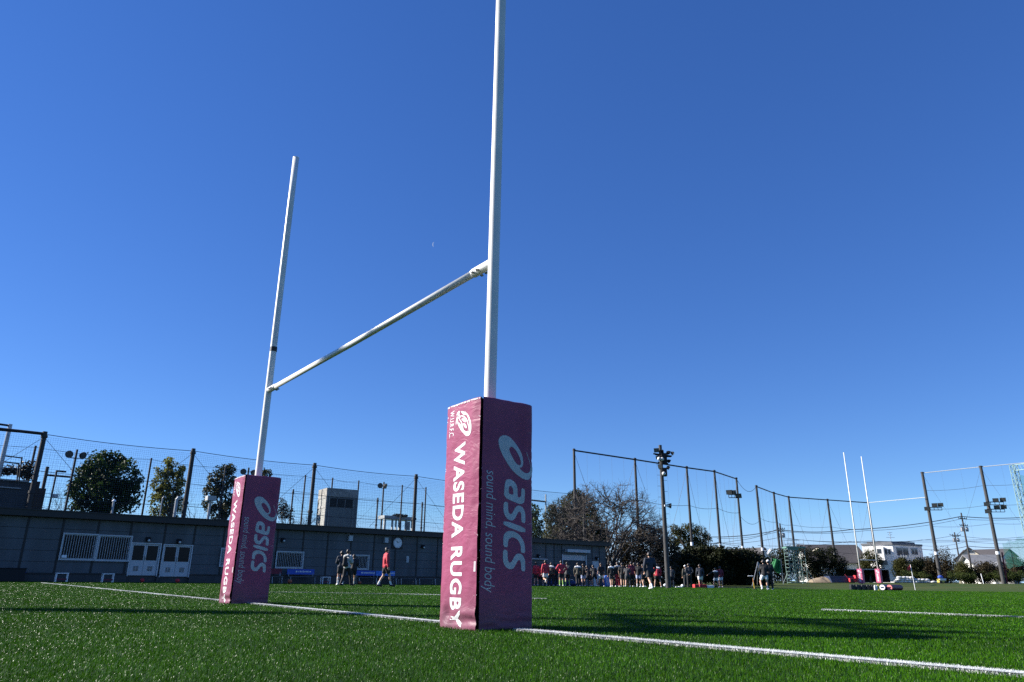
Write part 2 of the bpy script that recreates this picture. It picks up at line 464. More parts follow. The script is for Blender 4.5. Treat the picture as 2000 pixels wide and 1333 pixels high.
# white fibres of the painted lines
white_fibre = fibre_mat('white_fibre', [(0, (0.50, 0.52, 0.50)), (1, (0.78, 0.79, 0.76))], 0.45, 0.4)
for i, (p, q, w) in enumerate(LINES):
    d = q - p; L = np.hypot(*d); d = d / L
    n = int(min(26000, L * w * 30000))
    # more fibres where the line is near
    s = rng.uniform(0, 1, n * 3) * L; t = rng.uniform(-.5, .5, n * 3) * w * rng.uniform(.85, 1.15, n * 3)
    X = p[0] + d[0] * s - d[1] * t; Y = p[1] + d[1] * s + d[0] * t
    D = np.maximum(np.hypot(X, Y), 1.5); kk = (rng.uniform(0, 1, len(X)) < np.minimum(1, (4.5 / D) ** 1.3)) & (Y > 0.3) & ~in_pad(X, Y)
    V, F, r = blades(X[kk], Y[kk], 1.25, 1.2)
    # woven strip underneath
    m = max(2, int(L / 2)); ss = np.linspace(0, L, m); b = len(V)
    sv = []
    for a in ss:
        for sg in (-.5, .5):
            x = p[0] + d[0] * a - d[1] * sg * w; y = p[1] + d[1] * a + d[0] * sg * w
            sv.append((x, y, float(gz(x, y)) + 0.016))
    sf = []
    for j in range(m - 1):
        o = b + 2 * j
        sf += [(o, o + 2, o + 3), (o, o + 3, o + 1)]
    V = np.concatenate([V, np.array(sv)]); F = np.concatenate([F, np.array(sf)]); r = np.concatenate([r, np.full(len(sv), .3)])
    tag(np_mesh('pitch_line', V, F, white_fibre, attr={'rnd': r}), kind='structure')

# ------------------------------------------------------------------ the goal
def pt(C, du, dn, z): return v3(C + U2 * du + N2 * dn, z)
g = empty('rugby_goal', v3(CG, 0), 'white H-shaped rugby goal with a wide crossbar, nearest the camera', 'rugby goal')
lean = np.array([0.028, 0.0, 0.0])
for C, ln in ((P2, lean), (Q2, np.array([-0.004, 0, 0]))):
    m = MB()
    zs = [-0.03, 1.6, 2.95, 4.4, 6.0, 6.91]
    m.tube([v3(C, z) + ln * (z - 1.6 if z > 1.6 else 0) / 3.0 * 1.0 for z in zs], .049, 24)
    up = wb(m, 'upright', M['white_paint'], g, smooth=False)
    up.data.polygons.foreach_set("use_smooth", [len(p.vertices) == 4 for p in up.data.polygons])
    c = MB(); top = v3(C, 6.905) + ln * 5.305 / 3
    c.lathe(top, [(.050, 0), (.050, .012), (.03, .02)], 20)
    L = g.location + up.location
    c.v = [(a - L.x, b - L.y, d - L.z) for a, b, d in c.v]
    c.build('end_cap', M['white_plain'], up)
m = MB(); zc = 2.95
a = pt(P2, .05, 0, zc) + lean * .45; b = pt(Q2, -.05, 0, zc)
d = (b - a) / np.linalg.norm(b - a)
m.tube([a + d * .1, (a + b) / 2 - np.array([0, 0, .012]), b - d * .1], .034, 20)
cb = wb(m, 'crossbar', M['white_paint'], g, smooth=False)
cb.data.polygons.foreach_set("use_smooth", [len(p.vertices) == 4 for p in cb.data.polygons])
for e0, dd in ((a, d), (b, -d)):
    m = MB()
    m.tube([e0 - dd * .03, e0 + dd * .25], [.042, .042], 20)
    m.tube([e0 + dd * .25, e0 + dd * .262], [.044, .039], 20)
    br = wb(m, 'bracket', M['white_paint'], g, smooth=False)
    mb = MB()
    side = np.cross(dd, [0, 0, 1]); side /= np.linalg.norm(side)
    for s_ in (.14, .21):
        q = e0 + dd * s_
        mb.tube([q + side * -.07 + np.array([0, 0, -.02]), q + side * .07 + np.array([0, 0, -.02])], .008, 8)
        for sg in (-1, 1): mb.tube([q + side * sg * .046 + np.array([0, 0, -.02]), q + side * sg * .06 + np.array([0, 0, -.02])], .014, 6)
    L = g.location
    mb.v = [(x - L.x, y - L.y, z - L.z) for x, y, z in mb.v]
    mb.build('bolt', M['steel'], br)
zb = float(at(531, 683, Q2[1])[2])
m = MB(); m.tube([v3(Q2, zb - .035), v3(Q2, zb + .035)], .052, 20)
wb(m, 'tape_band', M['black_rubber'], g)

# ------------------------------------------------------------------ post pads
from mathutils import noise as mn
PH, PW = 1.67, 0.50
FACES = {'pink': (np.array([*(-N2), 0]), np.array([*(-U2), 0])), 'dark': (np.array([*(-U2), 0]), np.array([*N2, 0])),
         'back': (np.array([*N2, 0]), np.array([*U2, 0])), 'inner': (np.array([*U2, 0]), np.array([*(-N2), 0]))}
NICK = {f: [(random.uniform(.12, 1.62), random.choice((0, 1)), random.uniform(.03, .085), random.uniform(-.035, .035)) for _ in range(16)] for f in FACES}
def sst(a, b, x):
    t = min(1, max(0, (x - a) / (b - a))); return t * t * (3 - 2 * t)
def off(f, u, v):
    q = {'pink': 0, 'dark': 31, 'back': 57, 'inner': 83}[f]
    e = min(u, PW - u); ed = sst(0, .10, e)
    o = .012 * ed * (1 if f != 'dark' else .7)
    o += .0045 * mn.noise((u * 7 + q, v * 5, q)) + .003 * mn.noise((u * 16 + q, v * 11 - u * 9, 3.3)) * (1.3 if f == 'pink' else .8)
    for v0, s, ln, sl_ in NICK[f]:
        d = u if s == 0 else PW - u
        if d < ln * 1.4:
            o -= .006 * math.exp(-((v - v0 - sl_ * d / ln) / .009) ** 2) * (1 - d / (ln * 1.4))
    if v < .2:
        c = sst(.2, .0, v) if False else 1 - sst(.0, .2, v)
        o += c * .010 * mn.noise((u * 14 + q, v * 30, 9.1))
        if f == 'pink':
            k_ = sst(.12, .30, u)
            o += -.014 * k_ * math.exp(-((v - .055 - .05 * (u - .3)) / .022) ** 2) + .008 * k_ * math.exp(-((v - .115) / .03) ** 2)
            o += -.018 * (1 - k_) * math.exp(-((v - .10) / .05) ** 2) * math.exp(-((u - .13) / .05) ** 2)
    return o
def on_pad(f, u, v, h=0.0):
    nrm, rt = FACES[f]
    return nrm * (PW / 2 + off(f, u, v) + h) + rt * (u - PW / 2) + np.array([0, 0, v])
def vinyl():
    m, t, b = nt('maroon_vinyl')
    tc = t.nodes.new("ShaderNodeTexCoord")
    n1 = t.nodes.new("ShaderNodeTexNoise"); n1.inputs["Scale"].default_value = 3.0; n1.inputs["Detail"].default_value = 7
    n2 = t.nodes.new("ShaderNodeTexNoise"); n2.inputs["Scale"].default_value = 26.0; n2.inputs["Detail"].default_value = 6; n2.inputs["Distortion"].default_value = 1.2
    for n in (n1, n2): t.links.new(tc.outputs["Object"], n.inputs["Vector"])
    cr = t.nodes.new("ShaderNodeValToRGB"); cr.color_ramp.elements[0].position = .3; cr.color_ramp.elements[1].position = .72
    cr.color_ramp.elements[0].color = (0.228, 0.053, 0.104, 1); cr.color_ramp.elements[1].color = (0.282, 0.074, 0.134, 1)
    t.links.new(n1.outputs["Fac"], cr.inputs["Fac"])
    sx = t.nodes.new("ShaderNodeSeparateXYZ"); t.links.new(tc.outputs["Object"], sx.inputs[0])
    mr = t.nodes.new("ShaderNodeMapRange"); mr.inputs[1].default_value = .30; mr.inputs[2].default_value = .0; t.links.new(sx.outputs[2], mr.inputs[0])
    nd = t.nodes.new("ShaderNodeTexNoise"); nd.inputs["Scale"].default_value = 9.0; nd.inputs["Detail"].default_value = 8; t.links.new(tc.outputs["Object"], nd.inputs["Vector"])
    md = t.nodes.new("ShaderNodeMath"); md.operation = 'MULTIPLY'; t.links.new(mr.outputs[0], md.inputs[0]); t.links.new(nd.outputs["Fac"], md.inputs[1])
    mg = t.nodes.new("ShaderNodeMix"); mg.data_type = 'RGBA'; t.links.new(md.outputs[0], mg.inputs[0]); t.links.new(cr.outputs[0], mg.inputs[6]); mg.inputs[7].default_value = (.10, .085, .085, 1)
    t.links.new(mg.outputs[2], b.inputs["Base Color"])
    b.inputs["Roughness"].default_value = 0.45; b.inputs["Specular IOR Level"].default_value = 0.12
    bp = t.nodes.new("ShaderNodeBump"); bp.inputs["Strength"].default_value = 0.10; bp.inputs["Distance"].default_value = 0.010
    t.links.new(n2.outputs["Fac"], bp.inputs["Height"])
    n3 = t.nodes.new("ShaderNodeTexNoise"); n3.inputs["Scale"].default_value = 5.5; n3.inputs["Detail"].default_value = 3; n3.inputs["Distortion"].default_value = 2.0
    mp = t.nodes.new("ShaderNodeMapping"); mp.inputs["Scale"].default_value = (1, 1, 2.2); mp.inputs["Rotation"].default_value = (.5, .4, 0)
    t.links.new(tc.outputs["Object"], mp.inputs["Vector"]); t.links.new(mp.outputs[0], n3.inputs["Vector"])
    b2 = t.nodes.new("ShaderNodeBump"); b2.inputs["Strength"].default_value = 0.22; b2.inputs["Distance"].default_value = 0.025
    t.links.new(n3.outputs["Fac"], b2.inputs["Height"]); t.links.new(bp.outputs[0], b2.inputs["Normal"]); t.links.new(b2.outputs[0], b.inputs["Normal"])
    return m
M['vinyl'] = vinyl()
M['scuff'] = mat('scuff', (0.55, 0.48, 0.50), 0.7, var=0.2, scale=60)
M['blade_grey'] = mat('blade_grey', (0.40, 0.47, 0.50), 0.5)

def pad_cover():
    m = MB()
    us = np.concatenate([[.016], np.linspace(.03, PW - .03, 20), [PW - .016]])
    vs = np.concatenate([np.linspace(0, .22, 20), np.linspace(.245, 1.60, 66), [1.625, 1.645, 1.66]])
    cols = []
    for f in ('dark', 'back', 'inner', 'pink'):
        for u in us: cols.append((f, u, 0))
    nv, nc = len(vs), len(cols)
    P = []
    for v in vs:
        for f, u, _ in cols: P.append(on_pad(f, u, v))
    # rounded upper rim and flat top
    for inset, dz in ((.010, .008), (.05, .012), (.15, .012)):
        for f, u, _ in cols:
            q = on_pad(f, u, 1.66); r2 = np.hypot(q[0], q[1]); s = (r2 - inset * 1.25) / r2
            P.append(np.array([q[0] * s, q[1] * s, 1.66 + dz + .004 * mn.noise((q[0] * 9, q[1] * 9, 1))]))
    rows = nv + 3
    F = []
    for j in range(rows - 1):
        for i in range(nc - 1):
            F.append((j * nc + i, j * nc + i + 1, (j + 1) * nc + i + 1, (j + 1) * nc + i))
    F.append(tuple((rows - 1) * nc + i for i in range(nc)))
    m.add(P, F)
    return m
def pad_seam():
    """the open corner of the wrap: dark foam edges meeting in a slot"""
    m = MB(); P = []; vs = np.linspace(0, 1.665, 40); k = 5
    for v in vs:
        a = on_pad('pink', PW - .016, v); b = on_pad('dark', .016, v)
        mid = (a + b) / 2; inn = mid * np.array([.80, .80, 1])
        P += [a, a * np.array([.965, .965, 1]) , inn, b * np.array([.965, .965, 1]), b]
    F = []
    for j in range(len(vs) - 1):
        for i in range(k - 1): F.append((j * k + i, j * k + i + 1, (j + 1) * k + i + 1, (j + 1) * k + i))
    m.add(P, F)
    return m
def chaikin(p, n=2):
    p = np.array(p, float)
    for _ in range(n):
        q = np.roll(p, -1, 0); p = np.stack([p * .78 + q * .22, p * .22 + q * .78], 1).reshape(-1, 2)
    return p
def flat_mesh(loops):
    """fill 2-D outlines (holes by winding) and return verts, triangles"""
    cu = bpy.data.curves.new('fill', 'CURVE'); cu.dimensions = '2D'; cu.fill_mode = 'BOTH'
    for lp in loops:
        sp = cu.splines.new('POLY'); sp.points.add(len(lp) - 1)
        for q, (x, y) in zip(sp.points, lp): q.co = (x, y, 0, 1)
        sp.use_cyclic_u = True
    return curve_to_vf(cu)
def curve_to_vf(cu):
    o = bpy.data.objects.new('fill', cu); COL.objects.link(o)
    dg = bpy.context.evaluated_depsgraph_get()
    me = bpy.data.meshes.new_from_object(o.evaluated_get(dg))
    bm = bmesh.new(); bm.from_mesh(me)
    bpy.data.objects.remove(o); bpy.data.meshes.remove(me)
    return bm
def text_bm(txt, size, offset=0.0, shear=0.0, spacing=1.0):
    cu = bpy.data.curves.new('txt', 'FONT'); cu.body = txt; cu.size = size; cu.offset = offset; cu.shear = shear; cu.space_character = spacing
    return curve_to_vf(cu)
def conform(bm, f, mapf, h=.0016, step=.03):
    """cut the flat print finely and lay it on the cushioned face"""
    xs = [v.co.x for v in bm.verts]; ys = [v.co.y for v in bm.verts]
    for ax, lo, hi in ((0, min(xs), max(xs)), (1, min(ys), max(ys))):
        n = int((hi - lo) / step)
        for i in range(1, n + 1):
            co = [0, 0, 0]; co[ax] = lo + i * step; no = [0, 0, 0]; no[ax] = 1
            bmesh.ops.bisect_plane(bm, geom=bm.verts[:] + bm.edges[:] + bm.faces[:], plane_co=co, plane_no=no)
    bm.verts.index_update()
    V = [];
    for v in bm.verts:
        u, w = mapf(v.co.x, v.co.y)
        V.append(on_pad(f, u, w, h))
    F = [tuple(v.index for v in q.verts) for q in bm.faces]
    m = MB(); m.add(V, F); bm.free()
    # face outwards
    nrm = FACES[f][0]
    out = []
    for q in m.f:
        a, b, c = (np.array(m.v[i]) for i in q[:3])
        out.append(q if np.cross(b - a, c - a) @ nrm > 0 else q[::-1])
    m.f = out
    return m
def homog(src, dst):
    A = []
    for (x, y), (u, v) in zip(src, dst):
        A.append([x, y, 1, 0, 0, 0, -u * x, -u * y, -u]); A.append([0, 0, 0, x, y, 1, -v * x, -v * y, -v])
    H = np.linalg.svd(np.array(A, float))[2][-1].reshape(3, 3)
    return lambda x, y: (lambda r: (r[0] / r[2], r[1] / r[2]))(H @ np.array([x, y, 1.0]))
HD = homog([(935, 1232), (1042, 1228), (1037, 790), (939, 773)], [(0, 0), (PW, 0), (PW, PH), (0, PH)])
HP = homog([(853, 1227), (930, 1233), (931, 773), (866, 794)], [(0, 0), (PW, 0), (PW, PH), (0, PH)])
def ribbon(pts, w):
    """closed outline of a stroke with a width per point"""
    p = np.array(pts, float); n = len(p)
    w = np.array(w if hasattr(w, '__len__') else [w] * n, float)
    t = np.gradient(p, axis=0); t /= np.linalg.norm(t, axis=1)[:, None] + 1e-9
    nn = np.stack([-t[:, 1], t[:, 0]], 1) * w[:, None] / 2
    return np.concatenate([p + nn, (p - nn)[::-1]])
def smooth_path(pts, n=6):
    p = np.array(pts, float); out = []
    for i in range(len(p) - 1):
        p0, p1, p2, p3 = p[max(i - 1, 0)], p[i], p[i + 1], p[min(i + 2, len(p) - 1)]
        for s in np.linspace(0, 1, n, endpoint=False):
            out.append(.5 * ((2 * p1) + (-p0 + p2) * s + (2 * p0 - 5 * p1 + 4 * p2 - p3) * s * s + (-p0 + 3 * p1 - 3 * p2 + p3) * s ** 3))
    out.append(p[-1]); return np.array(out)

pad = empty('post_pad', v3(P2, 0), 'maroon square post pad at the foot of the upright nearest the camera', 'post pad', 'post pads of the near goal')
pad_cover().build('cover', M['vinyl'], pad, smooth=True)
pad_seam().build('seam', M['black_rubber'], pad)
# sporting emblem and letters on the shaded face, outlines in (u, v)
def z2(pts, ox, oy, sc, H, smooth=1):
    q = np.array([H(ox + x / sc, oy + y / sc) for x, y in pts]); return chaikin(q, smooth) if smooth else q
A2 = lambda p: z2(p, 930, 830, 7.84, HD)
A3 = lambda p: z2(p, 930, 980, 7.41, HD)
swirl = [A2([(735, 405), (752, 440), (775, 500), (795, 560), (808, 610), (815, 640), (838, 645), (838, 720), (820, 790), (790, 840), (750, 850), (680, 830), (600, 770), (520, 690), (450, 590), (390, 490), (345, 390), (318, 290), (318, 230), (340, 190), (380, 165), (430, 165), (490, 195), (550, 260), (610, 340), (660, 430), (685, 520), (690, 590), (680, 640), (655, 662), (632, 660), (650, 690), (700, 735), (750, 750), (785, 735), (805, 700), (812, 650), (800, 600), (785, 550), (765, 490), (745, 445)]),
         A2([(475, 380), (490, 345), (520, 340), (560, 375), (600, 430), (640, 510), (657, 570), (655, 610), (635, 628), (600, 610), (560, 560), (520, 490), (485, 420)])[::-1]]
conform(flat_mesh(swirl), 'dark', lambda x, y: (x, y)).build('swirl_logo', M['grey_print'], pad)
letters = [A2([(425, 880), (440, 850), (480, 838), (520, 845), (570, 885), (600, 940), (610, 1000), (612, 1090), (620, 1115), (640, 1122), (660, 1105), (668, 1070), (668, 975), (725, 990), (722, 1130), (715, 1190), (690, 1215), (650, 1222), (600, 1205), (405, 1120), (410, 960)]),
           A2([(478, 955), (500, 942), (525, 955), (545, 1000), (550, 1085), (474, 1060)])[::-1],
           A3([(385, 10), (445, 15), (445, 120), (455, 165), (480, 190), (505, 180), (530, 130), (555, 85), (590, 62), (630, 70), (665, 110), (685, 160), (690, 200), (690, 325), (632, 305), (632, 200), (625, 165), (610, 150), (590, 160), (570, 200), (545, 250), (515, 280), (480, 282), (440, 262), (405, 215), (385, 160), (380, 100)]),
           A3([(385, 275), (690, 385), (692, 470), (385, 355)]),
           A3([(385, 660), (385, 520), (400, 470), (440, 435), (500, 430), (570, 455), (630, 510), (670, 580), (690, 660), (692, 755), (632, 745), (632, 660), (615, 600), (580, 550), (530, 525), (490, 525), (460, 550), (447, 590), (447, 672)]),
           A3([(380, 697), (445, 710), (445, 820), (455, 870), (475, 892), (500, 880), (530, 825), (555, 780), (590, 757), (630, 760), (665, 790), (690, 845), (697, 900), (697, 1020), (640, 1005), (637, 900), (625, 860), (607, 850), (590, 862), (570, 900), (545, 950), (520, 980), (480, 985), (435, 965), (400, 920), (380, 860)])]
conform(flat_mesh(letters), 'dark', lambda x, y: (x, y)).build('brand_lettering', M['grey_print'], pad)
def fit_text(txt, f, u0, u_cap, v_top, v_bot, offset=0, shear=0, spacing=1.0, ref='H'):
    """lettering reading downwards: baseline at u0, capital (or ref) top at u_cap"""
    hb = text_bm(ref, 1.0); cap = max(v.co.y for v in hb.verts) - min(v.co.y for v in hb.verts); hb.free()
    bm = text_bm(txt, 1.0, offset, shear, spacing)
    x0 = min(v.co.x for v in bm.verts); x1 = max(v.co.x for v in bm.verts)
    sy = (u_cap - u0) / cap; sx = (v_top - v_bot) / (x1 - x0)
    for v in bm.verts: v.co.x = (v.co.x - x0) * sx; v.co.y *= sy
    return conform(bm, f, lambda x, y: (u0 + y, v_top - x))
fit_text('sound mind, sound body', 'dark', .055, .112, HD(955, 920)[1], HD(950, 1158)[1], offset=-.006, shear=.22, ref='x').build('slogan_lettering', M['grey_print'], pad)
fit_text('WASEDA RUGBY', 'pink', .165, .305, HP(893, 860)[1], .012, offset=.028, spacing=1.12).build('team_lettering', M['white_print'], pad)
fit_text('W.U.R.F.C.', 'pink', .075, .138, 1.615, 1.40, offset=.006, spacing=1.05).build('club_lettering', M['white_print'], pad)
EM = lambda p: np.array([(lambda q: (.265 + (q[0] - .265) * .92, 1.533 + (q[1] - 1.555) * .90))(HP(850 + x / 9.52, 760 + y / 9.52)) for x, y in p])
def strk(p, w): 
    q = smooth_path(EM(p)); n = len(q)
    ww = np.interp(np.linspace(0, 1, n), np.linspace(0, 1, len(w)), w) if hasattr(w, '__len__') else w
    return ribbon(q, ww)
bm_all = MB()
for p, w in (([(500, 345), (560, 420), (605, 520), (622, 620), (618, 700), (590, 765), (545, 775), (490, 735), (430, 670), (385, 590), (362, 500), (360, 430)], [.006, .014, .020, .024, .026, .032, .034, .022, .016, .012, .010, .006]),
             ([(425, 425), (480, 440), (540, 500), (580, 590), (590, 670), (570, 735)], [.006, .012, .012, .010, .008, .004]),
             ([(350, 420), (385, 360), (410, 345)], [.010, .02, .006]), ([(340, 600), (345, 520), (365, 430)], [.006, .012, .006]),
             ([(365, 470), (410, 455), (385, 405), (400, 360)], [.006, .016, .016, .008]),
             ([(435, 345), (470, 365), (500, 390), (530, 400)], [.006, .022, .020, .006]),
             ([(440, 490), (490, 510), (530, 545)], [.006, .024, .010]), ([(480, 580), (520, 620), (545, 665)], [.006, .028, .010]),
             ([(400, 490), (440, 560), (470, 650), (490, 720)], [.006, .010, .010, .006]), ([(430, 540), (445, 610), (440, 640)], [.005, .008, .004]),
             ([(395, 560), (430, 630), (480, 690)], [.006, .016, .006])):
    q = conform(flat_mesh([strk(p, w)]), 'pink', lambda x, y: (x, y), h=.0016 + .0002 * (len(bm_all.f) % 5), step=.02)
    bm_all.add(q.v, q.f)
bm_all.build('emblem', M['white_print'], pad)
sc_ = MB()
for f in ('pink', 'dark'):
    for v0, s, ln, sl_ in NICK[f]:
        us = np.linspace(.004, ln * random.uniform(.3, .9), 6)
        pp = [((u if s == 0 else PW - u), v0 + sl_ * u / ln + random.uniform(-.002, .002)) for u in us]
        pp = [(min(max(u, .012), PW - .012), v) for u, v in pp]
        w = random.uniform(.0022, .0045) * (1 if f == 'pink' else .6)
        for i in range(5):
            (u0, a0), (u1, a1) = pp[i], pp[i + 1]; w0 = w * (1 - i / 6); w1 = w * (1 - (i + 1) / 6)
            q = [on_pad(f, u0, a0 - w0, .0022), on_pad(f, u1, a1 - w1, .0022), on_pad(f, u1, a1 + w1, .0022), on_pad(f, u0, a0 + w0, .0022)]
            sc_.add(q, [(0, 1, 2, 3) if s == 0 else (3, 2, 1, 0)])
# worn upper rim and a torn corner patch
for u in np.linspace(.02, .47, 40):
    if random.random() < .75:
        a = 1.655 + random.uniform(-.004, .002); w = random.uniform(.002, .007)
        q = [on_pad('pink', u, a - w, .0022), on_pad('pink', u + .014, a - w * .6, .0022), on_pad('pink', u + .014, 1.66, .0022), on_pad('pink', u, 1.66, .0022)]
        sc_.add(q, [(0, 1, 2, 3)])
sc_.add([on_pad('pink', .455, .39, .0022), on_pad('pink', .475, .39, .0022), on_pad('pink', .478, .46, .0022), on_pad('pink', .458, .46, .0022)], [(0, 1, 2, 3)])
sc_.build('scuff', M['scuff'], pad)
pad2 = copy_tree(pad); pad2.location = tuple(v3(Q2, 0)); pad2['label'] = 'maroon square post pad at the foot of the far upright, left of the nearer pad'

# ------------------------------------------------------------------ clubhouse along the far touchline
WD = np.array([1.0, 0.88222]); WD /= np.hypot(*WD)         # along its front, away from the camera
WF = np.array([WD[1], -WD[0]])                             # towards the pitch
W0 = np.array([0.0, 59.95])                                # a point of the front wall
W3, F3 = np.array([*WD, 0]), np.array([*WF, 0])
def on_wall(px, py, out=0.0):
    """(distance along the front, height) of a picture point lying on the wall plane"""
    v = ray(px, py); o = W0 + WF * out
    t = (o @ WF) / (v[:2] @ WF)
    q = np.array([0, 0, CAMH]) + v * t
    return float((q[:2] - W0) @ WD), float(q[2])
def wall_pt(s, z, out=0.0):
    return np.array([*(W0 + WD * s + WF * out), z])
def wbox(m, s0, s1, z0, z1, o0, o1):
    c = wall_pt((s0 + s1) / 2, (z0 + z1) / 2, (o0 + o1) / 2)
    return m.box(c, (s1 - s0, o1 - o0, z1 - z0), W3, F3)
def wquad(px):
    """extent along the wall and in height of a picture rectangle (tl, tr, br, bl)"""
    q = [on_wall(*p) for p in px]
    return (q[0][0] + q[3][0]) / 2, (q[1][0] + q[2][0]) / 2, (q[2][1] + q[3][1]) / 2, (q[0][1] + q[1][1]) / 2
SL = on_wall(0, 1060)[0] - 8.0
SR = on_wall(1184, 1100)[0]
BZ = -0.45
bld = empty('clubhouse', wall_pt((SL + SR) / 2, 0, -4), 'long low grey clubhouse with dark flat roof edge running along the pitch', 'clubhouse')
openings = []
WIN = [((125, 1043), (190, 1046), (182, 1094), (116, 1091.5)), ((195, 1046.5), (256, 1049.5), (249, 1096), (187, 1093.5)),
       ((541, 1078), (592, 1080.5), (588, 1109.5), (537, 1108.5)), ((690, 1085), (719, 1086.5), (717, 1112), (688, 1111)), ((433, 1072), (445, 1073), (441, 1106), (428, 1105))]
DOORS = [((257, 1059.5), (315, 1062), (307, 1126.5), (247, 1125)), ((317.5, 1062.5), (377, 1065), (369, 1129), (312, 1127))]
SHUT = ((1099, 1083), (1144, 1087), (1144, 1152), (1099, 1152))
SIDE = ((1158, 1096), (1170.5, 1097), (1170.5, 1146), (1158, 1146))
wins = [wquad(w) for w in WIN]; doors = [wquad(d) for d in DOORS]; shut = wquad(SHUT); side = wquad(SIDE)
doors = [(a, b, max(c, -.05), d) for a, b, c, d in doors]
shut = (shut[0], shut[1], -.3, shut[3]); side = (side[0], side[1], -.3, side[3])
openings = wins + doors + [shut, side]
# structural wall behind, as a shell with depth 8 m
m = MB(); wbox(m, SL, SR, BZ, 3.18, -8.0, -0.12)
wb(m, 'wall', M['base_wall'], bld)
# cladding panels with open joints
jx = sorted([on_wall(x, 1060)[0] for x in (47, 117, 187, 252, 319.5, 378, 436)] + [on_wall(x, 1062)[0] for x in (541, 592, 640, 685.6, 731, 773, 815, 855, 893, 930, 965, 1000, 1033, 1066, 1082, 1097, 1156, 1170)])
edges = [SL] + [jx[0] - 3.5, jx[0] - 1.75] + jx + [SR]
zb = [0.42] + [0.42 + .555 * i for i in range(1, 6)]
m = MB(); mbt = MB()
for i in range(len(edges) - 1):
    a, b = edges[i] + .05, edges[i + 1] - .05
    for j in range(5):
        z0, z1 = zb[j] + .008, min(zb[j + 1], 3.18) - .008
        cuts = [o for o in openings if o[0] < b and o[1] > a and o[2] < z1 and o[3] > z0]
        segs = [(a, b, z0, z1)]
        for o in cuts:
            ns = []
            for s0, s1, y0, y1 in segs:
                if o[0] > s0: ns.append((s0, min(o[0], s1), y0, y1))
                if o[1] < s1: ns.append((max(o[1], s0), s1, y0, y1))
                c0, c1 = max(s0, o[0]), min(s1, o[1])
                if c1 > c0:
                    if o[2] > y0: ns.append((c0, c1, y0, min(o[2], y1)))
                    if o[3] < y1: ns.append((c0, c1, max(o[3], y0), y1))
            segs = [q for q in ns if q[1] - q[0] > .02 and q[3] - q[2] > .02]
        for s0, s1, y0, y1 in segs: wbox(m, s0, s1, y0, y1, -.12, 0)
    e = edges[i + 1]
    if i < len(edges) - 2:
        hit = [o for o in openings if o[0] - .05 < e < o[1] + .05]
        z = .42
        for o in sorted(hit, key=lambda q: q[2]):
            if o[2] > z: wbox(mbt, e - .05, e + .05, z, o[2], -.12, .022)
            z = o[3]
        wbox(mbt, e - .05, e + .05, z, 3.18, -.12, .022)
wb(m, 'cladding', M['cladding'], bld); wb(mbt, 'batten', M['batten'], bld)
# concrete base with a dark drip edge
m = MB(); m2 = MB(); x = SL
for o in sorted([o for o in openings if o[2] < .3]):
    wbox(m, x, o[0], BZ, .36, -.12, .06); wbox(m2, x, o[0], .36, .42, -.12, .085); x = o[1]
wbox(m, x, SR, BZ, .36, -.12, .06); wbox(m2, x, SR, .36, .42, -.12, .085)
wb(m, 'base_course', M['base_wall'], bld); wb(m2, 'drip_edge', M['batten'], bld)
# roof
m = MB()
wbox(m, SL - .5, SR + .35, 3.20, 3.50, -8.5, .42); wbox(m, SL - .5, SR + .38, 3.50, 3.56, -8.55, .47)
wbox(m, SL - .4, SR + .2, 3.18, 3.20, -8.3, .30)
rf = wb(m, 'roof', M['fascia'], bld)
# barred windows
for k, (a, b, z0, z1) in enumerate(wins):
    m = MB()
    for s0, s1, y0, y1 in ((a, b, z1 - .05, z1), (a, b, z0, z0 + .05), (a, a + .05, z0 + .05, z1 - .05), (b - .05, b, z0 + .05, z1 - .05)): wbox(m, s0, s1, y0, y1, -.10, .03)
    w = wb(m, 'window', M['alu'], bld)
    L = bld.location + w.location
    m = MB(); wbox(m, a + .05, b - .05, z0 + .05, z1 - .05, -.085, -.07)
    if k < 2:   # the clutter standing behind the glass reads as pale blocks
        pass
    m.v = [(x - L.x, y - L.y, z - L.z) for x, y, z in m.v]; m.build('pane', M['dark_glass'], w)
    m = MB(); o = .10
    n = max(8, int((b - a) / .115))
    for i in range(n + 1):
        s = a + .02 + (b - a - .04) * i / n
        m.tube([wall_pt(s, z0 - .02, o), wall_pt(s, z1 + .02, o)], .011, 6)
    for z in (z0 - .03, z1 + .03): wbox(m, a - .04, b + .04, z - .028, z + .028, o - .02, o + .02)
    for s in (a - .03, b + .03): wbox(m, s - .025, s + .025, z0 - .058, z1 + .058, o - .021, o + .021)
    for s in (a, b):
        for z in (z0 + .1, z1 - .1): wbox(m, s - .012, s + .012, z - .012, z + .012, 0, o - .01)
    m.v = [(x - L.x, y - L.y, z - L.z) for x, y, z in m.v]; m.build('grille', M['alu'], w)
    m = MB()
    if k == 0:
        wbox(m, a + .16, a + .46, z0 + .75, z0 + 1.0, -.13, -.088); wbox(m, a + .06, a + .3, z0 + .06, z0 + .2, .13, .16)
    elif k == 1:
        wbox(m, a + .12, a + .62, z0 + .72, z0 + 1.0, -.13, -.088)
    if m.v:
        m.v = [(x - L.x, y - L.y, z - L.z) for x, y, z in m.v]; m.build('notice', M['white_plain'], w)
